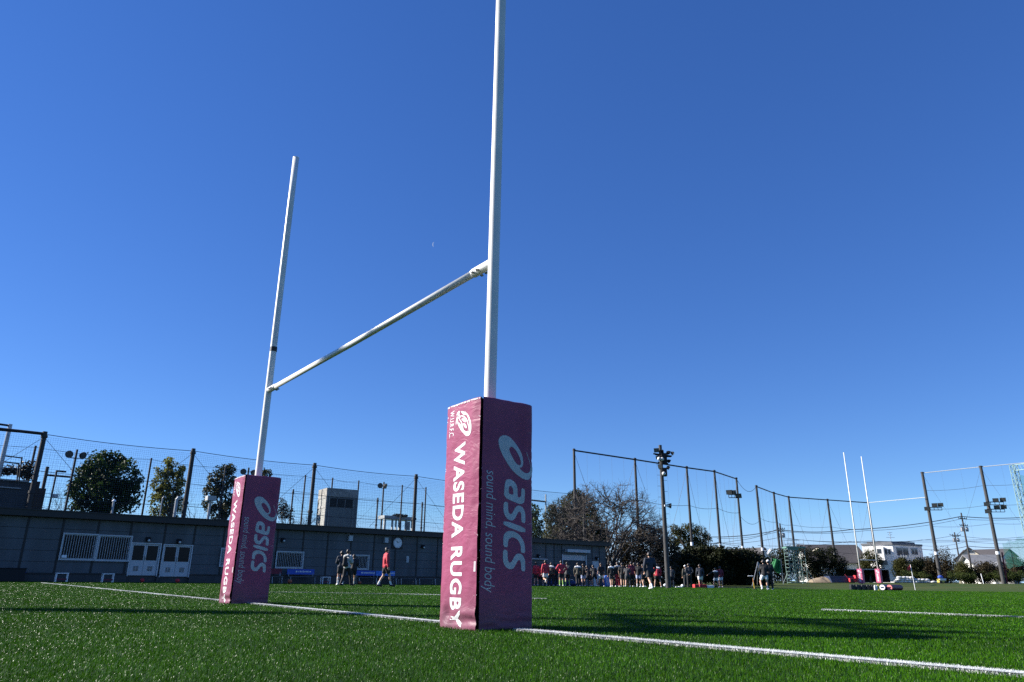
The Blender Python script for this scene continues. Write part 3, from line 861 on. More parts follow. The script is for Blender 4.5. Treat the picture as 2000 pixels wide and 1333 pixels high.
# double doors
for a, b, z0, z1 in doors:
    m = MB(); f = .06
    wbox(m, a, a + f, z0, z1, -.10, .04); wbox(m, b - f, b, z0, z1, -.10, .04); wbox(m, a + f, b - f, z1 - f, z1, -.10, .04)
    d = wb(m, 'door', M['alu'], bld); L = bld.location + d.location
    mid = (a + b) / 2
    for s0, s1 in ((a + f + .01, mid - .008), (mid + .008, b - f - .01)):
        m = MB(); zz = z0 + (z1 - z0) * .47
        wbox(m, s0, s1, z0 + .04, zz, -.07, -.03)
        wbox(m, s0, s0 + .07, zz, z1 - f - .01, -.07, -.03); wbox(m, s1 - .07, s1, zz, z1 - f - .01, -.07, -.03)
        wbox(m, s0 + .07, s1 - .07, z1 - f - .09, z1 - f - .01, -.07, -.03)
        m.v = [(x - L.x, y - L.y, z - L.z) for x, y, z in m.v]; m.build('door_leaf', M['door_panel'], d)
        m = MB(); wbox(m, s0 + .07, s1 - .07, zz, z1 - f - .09, -.06, -.045)
        m.v = [(x - L.x, y - L.y, z - L.z) for x, y, z in m.v]; m.build('pane', M['dark_glass'], d)
        m = MB(); c = (s0 + s1) / 2; gz0 = z0 + (zz - z0) * .33
        for i in range(6): wbox(m, c - .13, c - .01, gz0 + i * .045, gz0 + i * .045 + .022, -.03, -.018); wbox(m, c + .01, c + .13, gz0 + i * .045, gz0 + i * .045 + .022, -.03, -.018)
        m.v = [(x - L.x, y - L.y, z - L.z) for x, y, z in m.v]; m.build('vent_grille', M['batten'], d)
    m = MB()
    for s in (mid - .05, mid + .05): wbox(m, s - .012, s + .012, zz + .02, zz + .22, -.03, .02)
    m.v = [(x - L.x, y - L.y, z - L.z) for x, y, z in m.v]; m.build('handle', M['steel'], d)
# roller shutter, half raised
a, b, z0, z1 = shut
m = MB()
wbox(m, a - .1, a, z0, z1 + .05, -.1, .06); wbox(m, b, b + .1, z0, z1 + .05, -.1, .06)
sh = wb(m, 'shutter_opening', M['alu'], bld); L = bld.location + sh.location
def sub(m, n, mt): m.v = [(x - L.x, y - L.y, z - L.z) for x, y, z in m.v]; return m.build(n, mt, sh)
m = MB(); wbox(m, a, b, z0, z1 - .4, -.9, -.8); sub(m, 'dark_interior', M['dark_inside'])
m = MB()
for i in range(5): wbox(m, a, b, z1 - .42 + i * .09, z1 - .42 + i * .09 + .084, -.05, -.02 + .006 * (i % 2))
sub(m, 'shutter_slats', M['door_panel'])
q = wquad(((1103, 1072.5), (1147, 1075.5), (1147, 1081), (1103, 1078.5)))
m = MB(); wbox(m, q[0], q[1], q[2], q[3], 0, .38); sub(m, 'shutter_box', M['door_panel'])
a, b, z0, z1 = side
m = MB(); wbox(m, a, b, z0, z1, -.08, -.02); d = wb(m, 'door', M['door_panel'], bld); L = bld.location + d.location
m = MB(); wbox(m, b - .16, b - .12, 1.0, 1.12, -.02, .04); m.v = [(x - L.x, y - L.y, z - L.z) for x, y, z in m.v]; m.build('handle', M['steel'], d)
# lamps, boxes and the long pale rail on the wall
for px, py in ((289, 1055), (349, 1058.5), (552, 1056), (1050.5, 1087), (1164.5, 1091.5), (825, 1069)):
    s, z = on_wall(px, py); m = MB()
    wbox(m, s - .13, s + .13, z - .05, z + .16, 0, .10); m.ball(wall_pt(s, z, .14), .13, 12, 8)
    l = wb(m, 'wall_lamp', M['lamp_black'], bld); L = bld.location + l.location
    m = MB(); m.ball(wall_pt(s, z - .03, .20), .085, 10, 6); m.v = [(x - L.x, y - L.y, c - L.z) for x, y, c in m.v]; m.build('lamp_glass', M['lens'], l, smooth=True)
for px, py in ((683, 1052), (752.5, 1056)):
    s, z = on_wall(px, py); m = MB(); wbox(m, s - .14, s + .14, z - .17, z + .17, 0, .2); wbox(m, s - .15, s + .15, z + .17, z + .19, 0, .22)
    wb(m, 'junction_box', M['door_panel'], bld)
s, z = on_wall(795.5, 1093); m = MB(); wbox(m, s - .10, s + .10, z - .22, z + .22, 0, .05); wbox(m, s - .05, s + .05, z - .1, z + .12, .05, .08); wb(m, 'meter_box', M['door_panel'], bld)
q = wquad(((1030, 1090), (1066, 1093), (1066, 1094.5), (1030, 1091.5))); m = MB(); wbox(m, q[0], q[1], q[2], q[3], 0, .22); wb(m, 'awning_rail', M['alu'], bld)
# clock
s, z = on_wall(775.5, 1061)
ck = empty('wall_clock', wall_pt(s, z, .05), 'round white clock on a dark square board under the roof edge', 'clock')
rc = on_wall(781.8, 1061)[0] - s
m = MB(); wbox(m, s - rc * 1.65, s + rc * 1.65, z - .42, z + .42, .0, .05); wb(m, 'board', M['batten'], ck)
m = MB(); m.lathe(wall_pt(s, z, .05), [(.36, 0), (.36, .05), (.33, .06)], 28, F3); wb(m, 'case', M['alu'], ck)
m = MB(); m.lathe(wall_pt(s, z, .11), [(.32, 0), (.32, .006)], 28, F3); wb(m, 'dial', M['white_plain'], ck)
m = MB()
for an, ln, w in ((R(-35), .2, .03), (R(62), .27, .02)):
    dd = W3 * math.sin(an) + np.array([0, 0, math.cos(an)]); m.box(wall_pt(s, z, .124) + dd * ln * .4, (w, .008, ln), np.cross(dd, F3), F3, dd)
for k in range(12):
    an = R(30 * k); dd = W3 * math.sin(an) + np.array([0, 0, math.cos(an)]); m.box(wall_pt(s, z, .122) + dd * .28, (.014, .006, .05), np.cross(dd, F3), F3, dd)
wb(m, 'hands', M['lamp_black'], ck)

# ------------------------------------------------------------------ benches, stools and balls at the foot of the wall
M['blue_cloth'] = mat('blue_cloth', (0.03, 0.085, 0.42), 0.7, var=0.1)
M['blue_light'] = mat('blue_light', (0.05, 0.19, 0.62), 0.7, var=0.1)
M['maroon_cloth'] = mat('maroon_cloth', (0.16, 0.02, 0.035), 0.8, var=0.15)
M['seat_grey'] = mat('seat_grey', (0.10, 0.10, 0.11), 0.6, var=0.2)
def bench(px0, px1, lab, back=None, out=.75):
    s0, s1 = on_wall(px0, 1125, out)[0], on_wall(px1, 1125, out)[0]
    c = wall_pt((s0 + s1) / 2, 0, out); z = float(gz(c[0], c[1])); c[2] = z
    b = empty('bench', c, lab, 'bench', 'benches along the clubhouse wall')
    m = MB()
    for i in range(3): wbox(m, s0, s1, z + .41, z + .44, out - .2 + i * .14, out - .2 + i * .14 + .12)
    wb(m, 'seat', M['seat_grey'], b)
    n = max(2, int((s1 - s0) / 1.1) + 1)
    for i in range(n):
        s = s0 + .1 + (s1 - s0 - .2) * i / (n - 1); m = MB()
        m.tube([wall_pt(s, z, out - .2), wall_pt(s, z + .4, out - .15), wall_pt(s, z + .4, out + .16), wall_pt(s, z, out + .22)], .018, 6)
        if back: m.tube([wall_pt(s, z + .4, out - .15), wall_pt(s, z + .86, out - .24)], .018, 6)
        wb(m, 'leg', M['steel'], b)
    if back:
        m = MB(); wbox(m, s0, s1, z + .56, z + .88, out - .22, out - .19); bk = wb(m, 'backrest', M[back], b)
        if back != 'maroon_cloth':
            L = b.location + bk.location; m = MB(); c0 = s0 + (s1 - s0) * .40
            for i in range(9): wbox(m, c0 + i * .10, c0 + i * .10 + .07, z + .69, z + .69 + random.choice((.07, .09)), out - .19, out - .185)
            m.lathe(wall_pt(c0 - .12, z + .73, out - .19), [(.06, 0), (.06, .005)], 12, F3)
            m.v = [(x - L.x, y - L.y, q - L.z) for x, y, q in m.v]; m.build('printed_name', M['white_print'], bk)
bench(527, 552, 'bench with a dull maroon backrest, just right of the far post pad', 'maroon_cloth')
bench(563, 616, 'bench with a long blue printed backrest below the barred window', 'blue_cloth')
bench(697, 735.5, 'bench with a blue printed backrest beside the grey-jacketed man', 'blue_cloth')
bench(737, 774, 'bench with a brighter blue backrest behind the man in red', 'blue_light')
bench(779, 812, 'backless bench below the wall clock, grey seat on thin legs', None)
bench(815, 850, 'backless bench beside the nearer post pad, grey seat on thin legs', None)
def stool(px, lab, out=1.4):
    s = on_wall(px, 1128, out)[0]; c = wall_pt(s, 0, out); z = float(gz(c[0], c[1])); c[2] = z
    b = empty('stool', c, lab, 'stool', 'white frame stools in front of the clubhouse')
    m = MB(); wbox(m, s - .28, s + .28, z + .40, z + .44, out - .16, out + .16); wb(m, 'seat', M['white_plain'], b)
    for sg in (-1, 1):
        for oo in (-.13, .13):
            m = MB(); wbox(m, s + sg * .25 - .02, s + sg * .25 + .02, z, z + .40, out + oo - .02, out + oo + .02); wb(m, 'leg', M['white_plain'], b)
    m = MB(); wbox(m, s - .23, s + .23, z + .10, z + .16, out - .13, out + .13); wb(m, 'shelf', M['maroon_cloth'], b)
stool(120, 'white frame stool below the left barred window'); stool(210.5, 'white frame stool left of the double doors'); stool(636, 'white frame stool standing right of the blue-backed bench')
M['orange_ball'] = mat('orange_ball', (0.42, 0.10, 0.04), 0.5, var=0.2, scale=12)
M['red_cloth'] = mat('red_cloth', (0.50, 0.03, 0.04), 0.75, var=0.12)
def ball(name, px, Y, lab, mat_, r=.11, long=1.35, grp='balls lying by the wall'):
    c = col_at(px, Y); m = MB(); m.ball((0, 0, 0), r, 14, 10, (long, 1, 1)); o = m.build(name, mat_, smooth=True); o.location = (c[0], c[1], c[2] + r + .01)
    o.rotation_euler = (0, 0, random.uniform(0, 3)); tag(o, lab, 'ball', grp)
def wall_Y(px, out):
    s = on_wall(px, 1128, out)[0]; return float(wall_pt(s, 0, out)[1])
ball('rugby_ball', 278, wall_Y(278, 1.2), 'reddish ball lying below the left double door', M['red_cloth'])
ball('rugby_ball', 347, wall_Y(347, 1.2), 'reddish ball lying below the right double door', M['red_cloth'])
ball('rugby_ball', 566.5, wall_Y(566, 1.3), 'orange ball lying under the blue-backed bench', M['orange_ball'], .13, 1.1)
ball('rugby_ball', 703, wall_Y(703, 1.2), 'brownish ball on the grass right of the people in jackets', M['orange_ball'], .10)
c = wall_pt(on_wall(35, 1130, .9)[0], 0, .9); m = MB()
m.lathe((0, 0, 0), [(.20, 0), (.27, .42), (.29, .42), (.29, .46), (.25, .46), (.2, .05)], 20); o = m.build('bucket', M['blue_cloth'], smooth=False); o.location = tuple(c[:2]) + (float(gz(c[0], c[1])),)
tag(o, 'dark blue plastic bin at the foot of the wall, far left', 'bin')
c = wall_pt(on_wall(8, 1130, .9)[0], 0, .9); m = MB(); m.box((0, 0, .3), (1.6, .7, .6), W3, F3); m.box((0, 0, .62), (1.66, .76, .05), W3, F3); o = m.build('storage_box', M['lamp_black'], bevel=.02); o.location = tuple(c[:2]) + (float(gz(c[0], c[1])),)
tag(o, 'low black storage box against the wall beside the blue bin', 'box')

# ------------------------------------------------------------------ vegetation builders
def leaf_cloud(lobes, n, size, seed, gap=-.22, flat=1.0, inner=.45, nscale=.9):
    """many small leaf faces through the volume of irregular lobes [(centre, (rx, ry, rz))]"""
    rg = np.random.default_rng(seed)
    vol = np.array([r[0] * r[1] * r[2] for _, r in lobes]) ** .75
    cnt = (n * vol / vol.sum()).astype(int)
    Ps, Ns = [], []
    for (c, r), k in zip(lobes, cnt):
        d = rg.normal(size=(k, 3)); d /= np.linalg.norm(d, axis=1)[:, None]
        rad = inner + (1 - inner) * rg.uniform(0, 1, k) ** .6
        wob = np.array([.84 + .34 * mn.noise(Vector((x * 2.4 + seed, y * 2.4, z * 2.4 + c[0]))) for x, y, z in d])
        Ps.append(np.array(c) + d * np.array(r) * (rad * wob)[:, None]); Ns.append(d)
    P = np.concatenate(Ps); N = np.concatenate(Ns)
    g = np.array([mn.noise(Vector((p[0] * nscale + seed, p[1] * nscale, p[2] * nscale))) for p in P])
    keep = g > gap + rg.normal(0, .08, len(P))
    P, N, g = P[keep], N[keep], g[keep]
    k = len(P)
    nn = N * .7 + rg.normal(size=(k, 3)) * .75 + np.array([0, 0, .25]); nn /= np.linalg.norm(nn, axis=1)[:, None]
    a = np.cross(nn, rg.normal(size=(k, 3))); a /= np.linalg.norm(a, axis=1)[:, None] + 1e-9
    b = np.cross(nn, a)
    s = size * rg.uniform(.6, 1.4, k)[:, None]
    V = np.stack([P - a * s * .5, P + b * s * .32 * flat, P + a * s * .5, P - b * s * .32 * flat], 1).reshape(-1, 3)
    F = np.arange(k * 4).reshape(-1, 4)
    r = np.clip(.5 + .45 * g + rg.normal(0, .2, k), 0, 1)
    return V, F, np.repeat(r, 4)
def leaves(name, parent, lobes, n, size, seed, mt, **k):
    V, F, r = leaf_cloud(lobes, n, size, seed, **k)
    L = parent.location
    return np_mesh(name, V - np.array([L.x, L.y, L.z]), F, mt, parent, {'rnd': r})
def px_lobes(Y, spec, dj=.5, squash=1.0):
    """lobes from picture circles (px, py, radius in px) at depth Y"""
    out = []
    for q in spec:
        px, py, rp = q[:3]; Yd = Y + (q[3] if len(q) > 3 else random.uniform(-dj, dj))
        c = at(px, py, Yd); r = rp / FPX * np.linalg.norm(c - np.array([0, 0, CAMH])) * .97
        ry = r * (q[4] if len(q) > 4 else 1.0)
        out.append((c, (r, ry, r * squash)))
    return out
def limb(m, a, b, r0, r1, wob, n=6, sides=7):
    pts = []; ph = random.uniform(0, 6)
    a = np.array(a, float); b = np.array(b, float)
    for i in range(n + 1):
        t = i / n; p = a + (b - a) * t
        w = wob * math.sin(math.pi * t)
        pts.append(p + np.array([math.sin(ph + t * 4) * w, math.cos(ph + t * 3) * w, 0]))
    m.tube(pts, [r0 + (r1 - r0) * i / n for i in range(n + 1)], sides)
def tree(name, lab, Y, base_px, spec, n, size, mt, cat='tree', group=None, r0=.16, trunk=True, bark='bark', squash=1.0, dj=.5, zb=None, **k):
    b = col_at(base_px, Y)
    if zb is not None: b[2] = zb
    t = empty(name, b, lab, cat, group)
    lobes = px_lobes(Y, spec, dj, squash)
    if trunk:
        m = MB(); cen = np.mean([c for c, _ in lobes], 0); fork = b + (cen - b) * np.array([.5, .5, .62])
        limb(m, b - np.array([0, 0, .1]), fork, r0, r0 * .7, .08)
        for c, r in lobes: limb(m, fork - np.array([0, 0, random.uniform(0, .4)]), c + np.array([0, 0, r[2] * .45]), r0 * .5, .02, .12, 5, 5)
        wb(m, 'trunk', M[bark], t)
    leaves('crown', t, lobes, n, size, random.randrange(999), M[mt], **k)
    return t
def bare_tree(name, lab, base, stems, depth, mt, group=None, r0=.13, spread=.55, shrink=.74, cat='tree', minr=.012, up=.10, seed=3, sides=4):
    """forking limbs down to thin twigs; stems = [(direction, length)]"""
    rr = random.Random(seed)
    t = empty(name, base, lab, cat, group)
    big, tw = MB(), MB()
    def grow(p, d, ln, r, k):
        d = np.array(d, float); d /= np.linalg.norm(d)
        n = 3; pts = [p]; q = p
        for i in range(n):
            d2 = d + np.array([rr.gauss(0, .10), rr.gauss(0, .10), rr.gauss(0, .06)]); d2 /= np.linalg.norm(d2)
            q = q + d2 * ln / n; pts.append(q); d = d2
        r1 = max(r * .68, minr * .7)
        (big if k >= depth - 1 else tw).tube(pts, [r + (r1 - r) * i / n for i in range(n + 1)], 7 if k >= depth - 1 else (sides if k > 1 else 3), cap=False)
        if k == 0: return
        m_ = rr.choice((2, 3, 3)) if k > 1 else 3
        for i in range(m_):
            nd = d + np.array([rr.gauss(0, spread), rr.gauss(0, spread), rr.gauss(up, spread * .7)])
            grow(q if i < 2 else pts[2], nd, ln * rr.uniform(shrink - .14, shrink + .12), r1 * (.92 if i == 0 else .72), k - 1)
        if k > 1 and rr.random() < .8:
            grow(pts[1], d + np.array([rr.gauss(0, spread * 1.3), rr.gauss(0, spread * 1.3), rr.gauss(up, spread)]), ln * .55, r1 * .5, k - 2 if k > 2 else 0)
    for d, ln in stems: grow(np.array(base, float) - np.array([0, 0, .05]), d, ln, r0 * rr.uniform(.75, 1.1), depth)
    wb(big, 'trunk', M[mt], t); wb(tw, 'branches', M[mt], t)
    return t

def dome_tree(name, lab, base, cen, rad, n1, n2, n3, n4, mt, seed, r0=.16, group=None, low=-.25):
    """wide bare crown: limbs to a dome, boughs off the limbs, then sprays of fine twigs"""
    rr = random.Random(seed); t = empty(name, base, lab, 'tree', group)
    big, tw = MB(), MB(); base = np.array(base, float); cen = np.array(cen, float); rad = np.array(rad, float)
    def tip(f0, f1, lo=low):
        while True:
            d = np.array([rr.gauss(0, 1), rr.gauss(0, 1), rr.gauss(.25, .8)]); d /= np.linalg.norm(d)
            if d[2] > lo: return cen + d * rad * rr.uniform(f0, f1) * (.92 + .22 * mn.noise(Vector((d[0] * 3, d[1] * 3, d[2] * 3 + seed))))
    def bough(m, a, b, ra, rb, bow, n, sides):
        d = b - a; L = np.linalg.norm(d); o = np.array([rr.gauss(0, 1), rr.gauss(0, 1), rr.gauss(-.3, .5)]) * bow * L; j = bow * L * .25
        pts = []
        for i in range(n + 1):
            f = i / n; pts.append(a + d * f + o * 4 * f * (1 - f) * .5 + (np.array([rr.gauss(0, j), rr.gauss(0, j), rr.gauss(0, j)]) if 0 < i < n else 0))
        m.tube(pts, [ra + (rb - ra) * i / n for i in range(n + 1)], sides, cap=False); return [(p, ra + (rb - ra) * i / n) for i, p in enumerate(pts)]
    fork = base + np.array([0, 0, 1.0]); bough(big, base - np.array([0, 0, .2]), fork, r0 * 1.5, r0 * 1.2, .02, 3, 9)
    L1 = []
    for i in range(n1): L1 += bough(big, fork + np.array([rr.gauss(0, .1), rr.gauss(0, .1), -.2]), tip(.55, .8, -.05), r0 * rr.uniform(.6, .95), .045, .10, 9, 7)[2:]
    def level(src, cnt, f0, f1, ra, rb, bow, n, sides, m, reach):
        P = np.array([p for p, _ in src]); out = []
        for _ in range(cnt):
            q = tip(f0, f1); D = np.linalg.norm(P - q, axis=1) + np.maximum(0, P[:, 2] - q[2]) * .8
            i = int(np.argsort(D)[rr.randrange(0, 4)]); a = P[i]
            if np.linalg.norm(q - a) > reach: q = a + (q - a) / np.linalg.norm(q - a) * reach
            out += bough(m, a, q, min(ra, src[i][1] * .8), rb, bow, n, sides)[1:]
        return out
    L2 = level(L1, n2, .65, .95, .05, .024, .12, 6, 5, big, 9)
    L3 = level(L1 + L2, n3, .55, 1.0, .026, .014, .12, 4, 4, tw, 3.0)
    level(L2 + L3, n4, .6, 1.06, .015, .008, .12, 3, 3, tw, 1.5)
    wb(big, 'trunk', M[mt], t); wb(tw, 'branches', M[mt], t)
    return t

# ------------------------------------------------------------------ net fences behind the clubhouse
def plane_pt(px, py, out):
    s, z = on_wall(px, py, out); return wall_pt(s, z, out), s, z
def net_between(m, a, b, zt0, zt1, zlo, pitch, r):
    """knotted net hung between two poles a, b (ground points)"""
    L = np.linalg.norm((b - a)[:2]); n = int(L / pitch); d = (b - a) / L
    side = np.array([-d[1], d[0], 0])
    def strand(p, q):
        v = (q - p) / np.linalg.norm(q - p); s1 = np.cross(v, side); 
        vs = [p + side * r, p - side * r * .5 + s1 * r * .87, p - side * r * .5 - s1 * r * .87, q + side * r, q - side * r * .5 + s1 * r * .87, q - side * r * .5 - s1 * r * .87]
        m.add(vs, [(0, 1, 4, 3), (1, 2, 5, 4), (2, 0, 3, 5)])
    for i in range(n + 1):
        t = i / n; p = a + (b - a) * t; zt = zt0 + (zt1 - zt0) * t - .25 * 4 * t * (1 - t) * .5
        strand(np.array([p[0], p[1], zlo]), np.array([p[0], p[1], zt]))
    k = int((min(zt0, zt1) - zlo) / pitch)
    for j in range(k + 1):
        strand(np.array([a[0], a[1], zlo + j * pitch]), np.array([b[0], b[1], zlo + j * pitch]))
def cable(m, p, q, sag=0.0, r=.014, n=8):
    p = np.array(p, float); q = np.array(q, float)
    m.tube([p + (q - p) * i / n - np.array([0, 0, sag * 4 * (i / n) * (1 - i / n)]) for i in range(n + 1)], r, 4, cap=False)
def net_fence(lab, out, tops, rp, mt, pitch, rnet, rcab, zlo=2.6, guys=True, cap=True, levels=(), extra_left=None):
    pts = [plane_pt(x, y, out) for x, y in tops]
    c = pts[len(pts) // 2][0]
    f = empty('net_fence', np.array([c[0], c[1], -.2]), lab, 'net fence', 'net fences behind the clubhouse')
    zmean = float(np.mean([q[2] for q in pts]))
    mn_, mc = MB(), MB()
    P = []
    for q, s, z in pts:
        zz = z
        m = MB(); m.tube([np.array([q[0], q[1], -.4]), np.array([q[0], q[1], zz])], [rp * 1.05, rp * .9], 12)
        if cap: m.lathe((q[0], q[1], zz - .35), [(rp * 1.25, 0), (rp * 1.25, .16), (rp * .9, .17), (rp * .9, .4)], 12); m.lathe((q[0], q[1], 5.2), [(rp * 1.3, 0), (rp * 1.3, .18)], 12)
        wb(m, 'pole', M[mt], f); P.append((q, zz))
    for (a, za), (b, zb_) in zip(P[:-1], P[1:]):
        A = np.array([a[0], a[1], 0]); B = np.array([b[0], b[1], 0])
        if pitch: net_between(mn_, A, B, za - .25, zb_ - .25, zlo, pitch, rnet)
        cable(mc, (a[0], a[1], za - .12), (b[0], b[1], zb_ - .12), .12, rcab)
        for lv in levels:
            cable(mc, (a[0], a[1], zlo + (za - zlo) * lv), (b[0], b[1], zlo + (zb_ - zlo) * lv), .10, rcab * .7)
        if guys:
            L = np.linalg.norm(B - A); d = (B - A) / L; g = min(4.6, L * .45)
            cable(mc, (a[0], a[1], za - .3), A + d * g + np.array([0, 0, za - .3 - g * 1.0]), 0, rcab * .6, 2)
            cable(mc, (b[0], b[1], zb_ - .3), B - d * g + np.array([0, 0, zb_ - .3 - g * 1.0]), 0, rcab * .6, 2)
    if mn_.v: wb(mn_, 'net', M['net'], f)
    wb(mc, 'cables', M['wire'], f)
    return f, P
fA, PA = net_fence('tall net fence on thick dark poles right behind the clubhouse roof', -9.5,
                   [(-190, 812), (88, 845), (378, 878), (615, 906), (813, 928), (985, 947.5), (1140, 964)], .16, 'dark_pole', .135, .0042, .022, levels=(.62, .38))
m = MB()
for (x0, y0, x1, y1) in ((-190, 812, 88, 848),):
    a = plane_pt(x0, y0 + 6, -9.5)[0]; b = plane_pt(x1, y1, -9.5)[0]; m.tube([a, b], .10, 8)
wb(m, 'top_rail', M['dark_pole'], fA)
fB, PB = net_fence('net fence on thin grey poles behind the thick dark poles', -14.5,
                   [(-140, 849), (70, 871), (296, 895), (441, 911), (597, 928), (650, 933.5), (701, 939), (786, 947.5), (832, 952)], .075, 'brown_pole', .24, .004, .014, guys=False, cap=False, levels=(.5,))
fC, PC = net_fence('lowest net fence, short thin poles beyond the brick tower', -19.0,
                   [(573, 957), (738, 973.5), (825, 982), (905, 990)], .085, 'brown_pole', .30, .004, .014, levels=(.55, .25))
# grey mast with rails at the left edge of the frame
q, s, z = plane_pt(20.5, 829, -11.0)
t = empty('steel_mast', wall_pt(s, -.3, -11.0), 'grey steel mast with rails at the far left, taller than the poles beside it', 'mast')
m = MB(); m.tube([wall_pt(s, -.4, -11), q], [.17, .12], 12); wb(m, 'pole', M['steel'], t)
m = MB()
a = plane_pt(-160, 807, -11.0)[0]; m.tube([a, q - np.array([0, 0, .1])], .07, 8)
for p0, p1 in (((4, 890), (43, 895)), ((3, 902), (37, 906))):
    m.tube([plane_pt(*p0, -11.0)[0], plane_pt(*p1, -11.0)[0]], .045, 6)
for p0, p1 in (((43, 893), (37, 940)), ((37, 905), (33, 940))): m.tube([plane_pt(*p0, -11.0)[0], plane_pt(*p1, -11.0)[0]], .045, 6)
wb(m, 'rails', M['dark_pole'], t)
# terrace wall and gate pier behind the left end of the roof
M['dark_wall'] = mat('dark_wall', (0.045, 0.050, 0.055), 0.8, var=0.2, scale=1.5, bump=.15)
M['rust_wall'] = mat('rust_wall', (0.050, 0.036, 0.028), 0.9, var=0.3, scale=2, bump=.2)
_, s1, zt = plane_pt(64, 943, -12.5); s0 = s1 - 16
t = empty('terrace_wall', wall_pt((s0 + s1) / 2, -.3, -12.5), 'dark terrace wall with pale rails above the left end of the roof', 'wall')
m = MB(); wbox(m, s0, s1, -.3, zt, -13.0, -12.5); wb(m, 'wall', M['dark_wall'], t)
m = MB(); wbox(m, s0, s1 - .3, zt + .0, zt + .09, -12.9, -12.35); wb(m, 'coping', M['pale_pipe'], t)
m = MB(); zr = on_wall(10, 953, -12.4)[1]; wbox(m, s0, s1 - .6, zr, zr + .06, -12.5, -12.38); wb(m, 'rail', M['pale_pipe'], t)
_, sa, za = plane_pt(72, 941, -12.3); _, sb, zb2 = plane_pt(90, 955, -12.3)
m = MB(); wbox(m, s1 + .002, sb, -.3, zb2, -13.0, -12.2); wbox(m, s1 + .002, sa + .2, zb2, za, -12.95, -12.25)
tag(m.build('gate_pier', M['rust_wall']), 'squat rust-brown gate pier at the end of the terrace wall', 'pier')
a = plane_pt(0, 925, -12.8)[0]
hb = empty('terrace_hedge', wall_pt(s1 - 4, zt, -12.8), 'thin dark reddish hedge growing on top of the terrace wall', 'hedge')
lob = []
for i in range(12):
    x = -60 + i * 11; c, ss, zz = plane_pt(x, 925 + random.uniform(-3, 3) - (6 if i > 9 else 0), -12.8); lob.append((c, (.75, .5, .62 + (.25 if i > 9 else 0))))
leaves('foliage', hb, lob, 5200, .16, 5, M['leaf_brown'], gap=-.05, inner=.2)

# lamps and masts standing behind the roof
def pole_lamp(px, py_top, px_b, out, lab, heads, grp='small floodlight masts behind the clubhouse', r=.075):
    q, s, z = plane_pt(px, py_top, out)
    t = empty('floodlight_mast', wall_pt(s, -.3, out), lab, 'floodlight', grp)
    m = MB(); m.tube([wall_pt(s, -.4, out), wall_pt(s, z - .5, out), wall_pt(s, z, out)], [r * 1.2, r, r * .95], 10); wb(m, 'pole', M['brown_pole'], t)
    for ds, tilt in heads:
        h = MB(); c = wall_pt(s + ds, z - .38, out + .1)
        h.tube([wall_pt(s, z - .62, out), wall_pt(s + ds * .8, z - .62, out + .05), c], .03, 6)
        ax = np.array([*(WF * .9 + WD * tilt), -.35])
        h.lathe(c, [(.06, -.22), (.20, -.06), (.26, .06), (.26, .12)], 14, ax)
        l = wb(h, 'lamp', M['lamp_black'], t); L = t.location + l.location
        g2 = MB(); axn = ax / np.linalg.norm(ax); g2.lathe(c + axn * .122, [(.235, 0), (.235, .01)], 14, ax); g2.v = [(x - L.x, y - L.y, w - L.z) for x, y, w in g2.v]; g2.build('lamp_glass', M['lamp_face'], l)
pole_lamp(151, 878.5, 125, -13.0, 'twin-headed floodlight mast left of the big round tree', ((-.42, -.5), (.36, .6)))
pole_lamp(486, 914, 475, -17.0, 'twin-headed floodlight mast half hidden behind the far post pad', ((-.46, -.5), (.36, .6)))
pole_lamp(750, 942, 742, -17.0, 'twin-headed floodlight mast right of the brick tower', ((-.46, -.6), (.1, .8)))
q, s, z = plane_pt(111, 920, -12.0)
t = empty('street_lamp', wall_pt(s, -.3, -12.0), 'brown lamp post with a flat head and a sign box, left of the round tree', 'street lamp')
m = MB(); m.tube([wall_pt(s, -.4, -12), q], .06, 8); wb(m, 'pole', M['brown_pole'], t)
m = MB(); wbox(m, s - .05, s + .55, z - .06, z + .03, -12.12, -11.9); wb(m, 'lamp_head', M['lamp_black'], t)
qq = wquad(((102, 965), (114, 966), (113, 974), (101, 973))); k = plane_pt(107, 969, -12.0)
m = MB(); wbox(m, s - .02, s + .36, k[2] - .12, k[2] + .12, -12.2, -11.85); wb(m, 'sign_box', M['door_panel'], t)
q, s, z = plane_pt(93, 912, -13.5); q2, s2, z2 = plane_pt(141, 934, -13.5)
t = empty('pipe_gate', wall_pt((s + s2) / 2, -.3, -13.5), 'dark pipe gate frame with a level beam behind the lamp post', 'gate frame')
m = MB(); m.tube([wall_pt(s, -.4, -13.5), q], .11, 10); wb(m, 'post', M['brown_pole'], t)
m = MB(); zz = plane_pt(100, 929, -13.5)[2]; m.tube([wall_pt(s, zz, -13.5), wall_pt(s2, zz, -13.5)], .07, 8); wb(m, 'beam', M['brown_pole'], t)
# roof vents
def vent(px, py, r, lab, hook=False, box=False, out=-3.0):
    q, s, z = plane_pt(px, py, out)
    t = empty('vent_pipe', wall_pt(s, 3.56, out), lab, 'vent pipe', 'vent pipes on the clubhouse roof')
    m = MB()
    if hook: m.tube([wall_pt(s, 3.5, out), wall_pt(s, z - .1, out), wall_pt(s + .06, z, out), wall_pt(s + .15, z + .01, out), wall_pt(s + .2, z - .1, out)], r, 8)
    else: m.tube([wall_pt(s, 3.5, out), wall_pt(s, z, out)], r, 10)
    wb(m, 'pipe', M['pale_pipe'], t)
    if box: m = MB(); wbox(m, s - .27, s + .27, z - .05, z + .25, out - .25, out + .25); wb(m, 'cowl', M['pale_pipe'], t)
    if not box and not hook: m = MB(); m.lathe(wall_pt(s, z, out), [(r * 1.8, 0), (r * 1.8, .05), (.02, .14)], 12); wb(m, 'cap', M['white_plain'], t)
vent(222.5, 980, .06, 'white capped vent pipe on the roof below the big round tree')
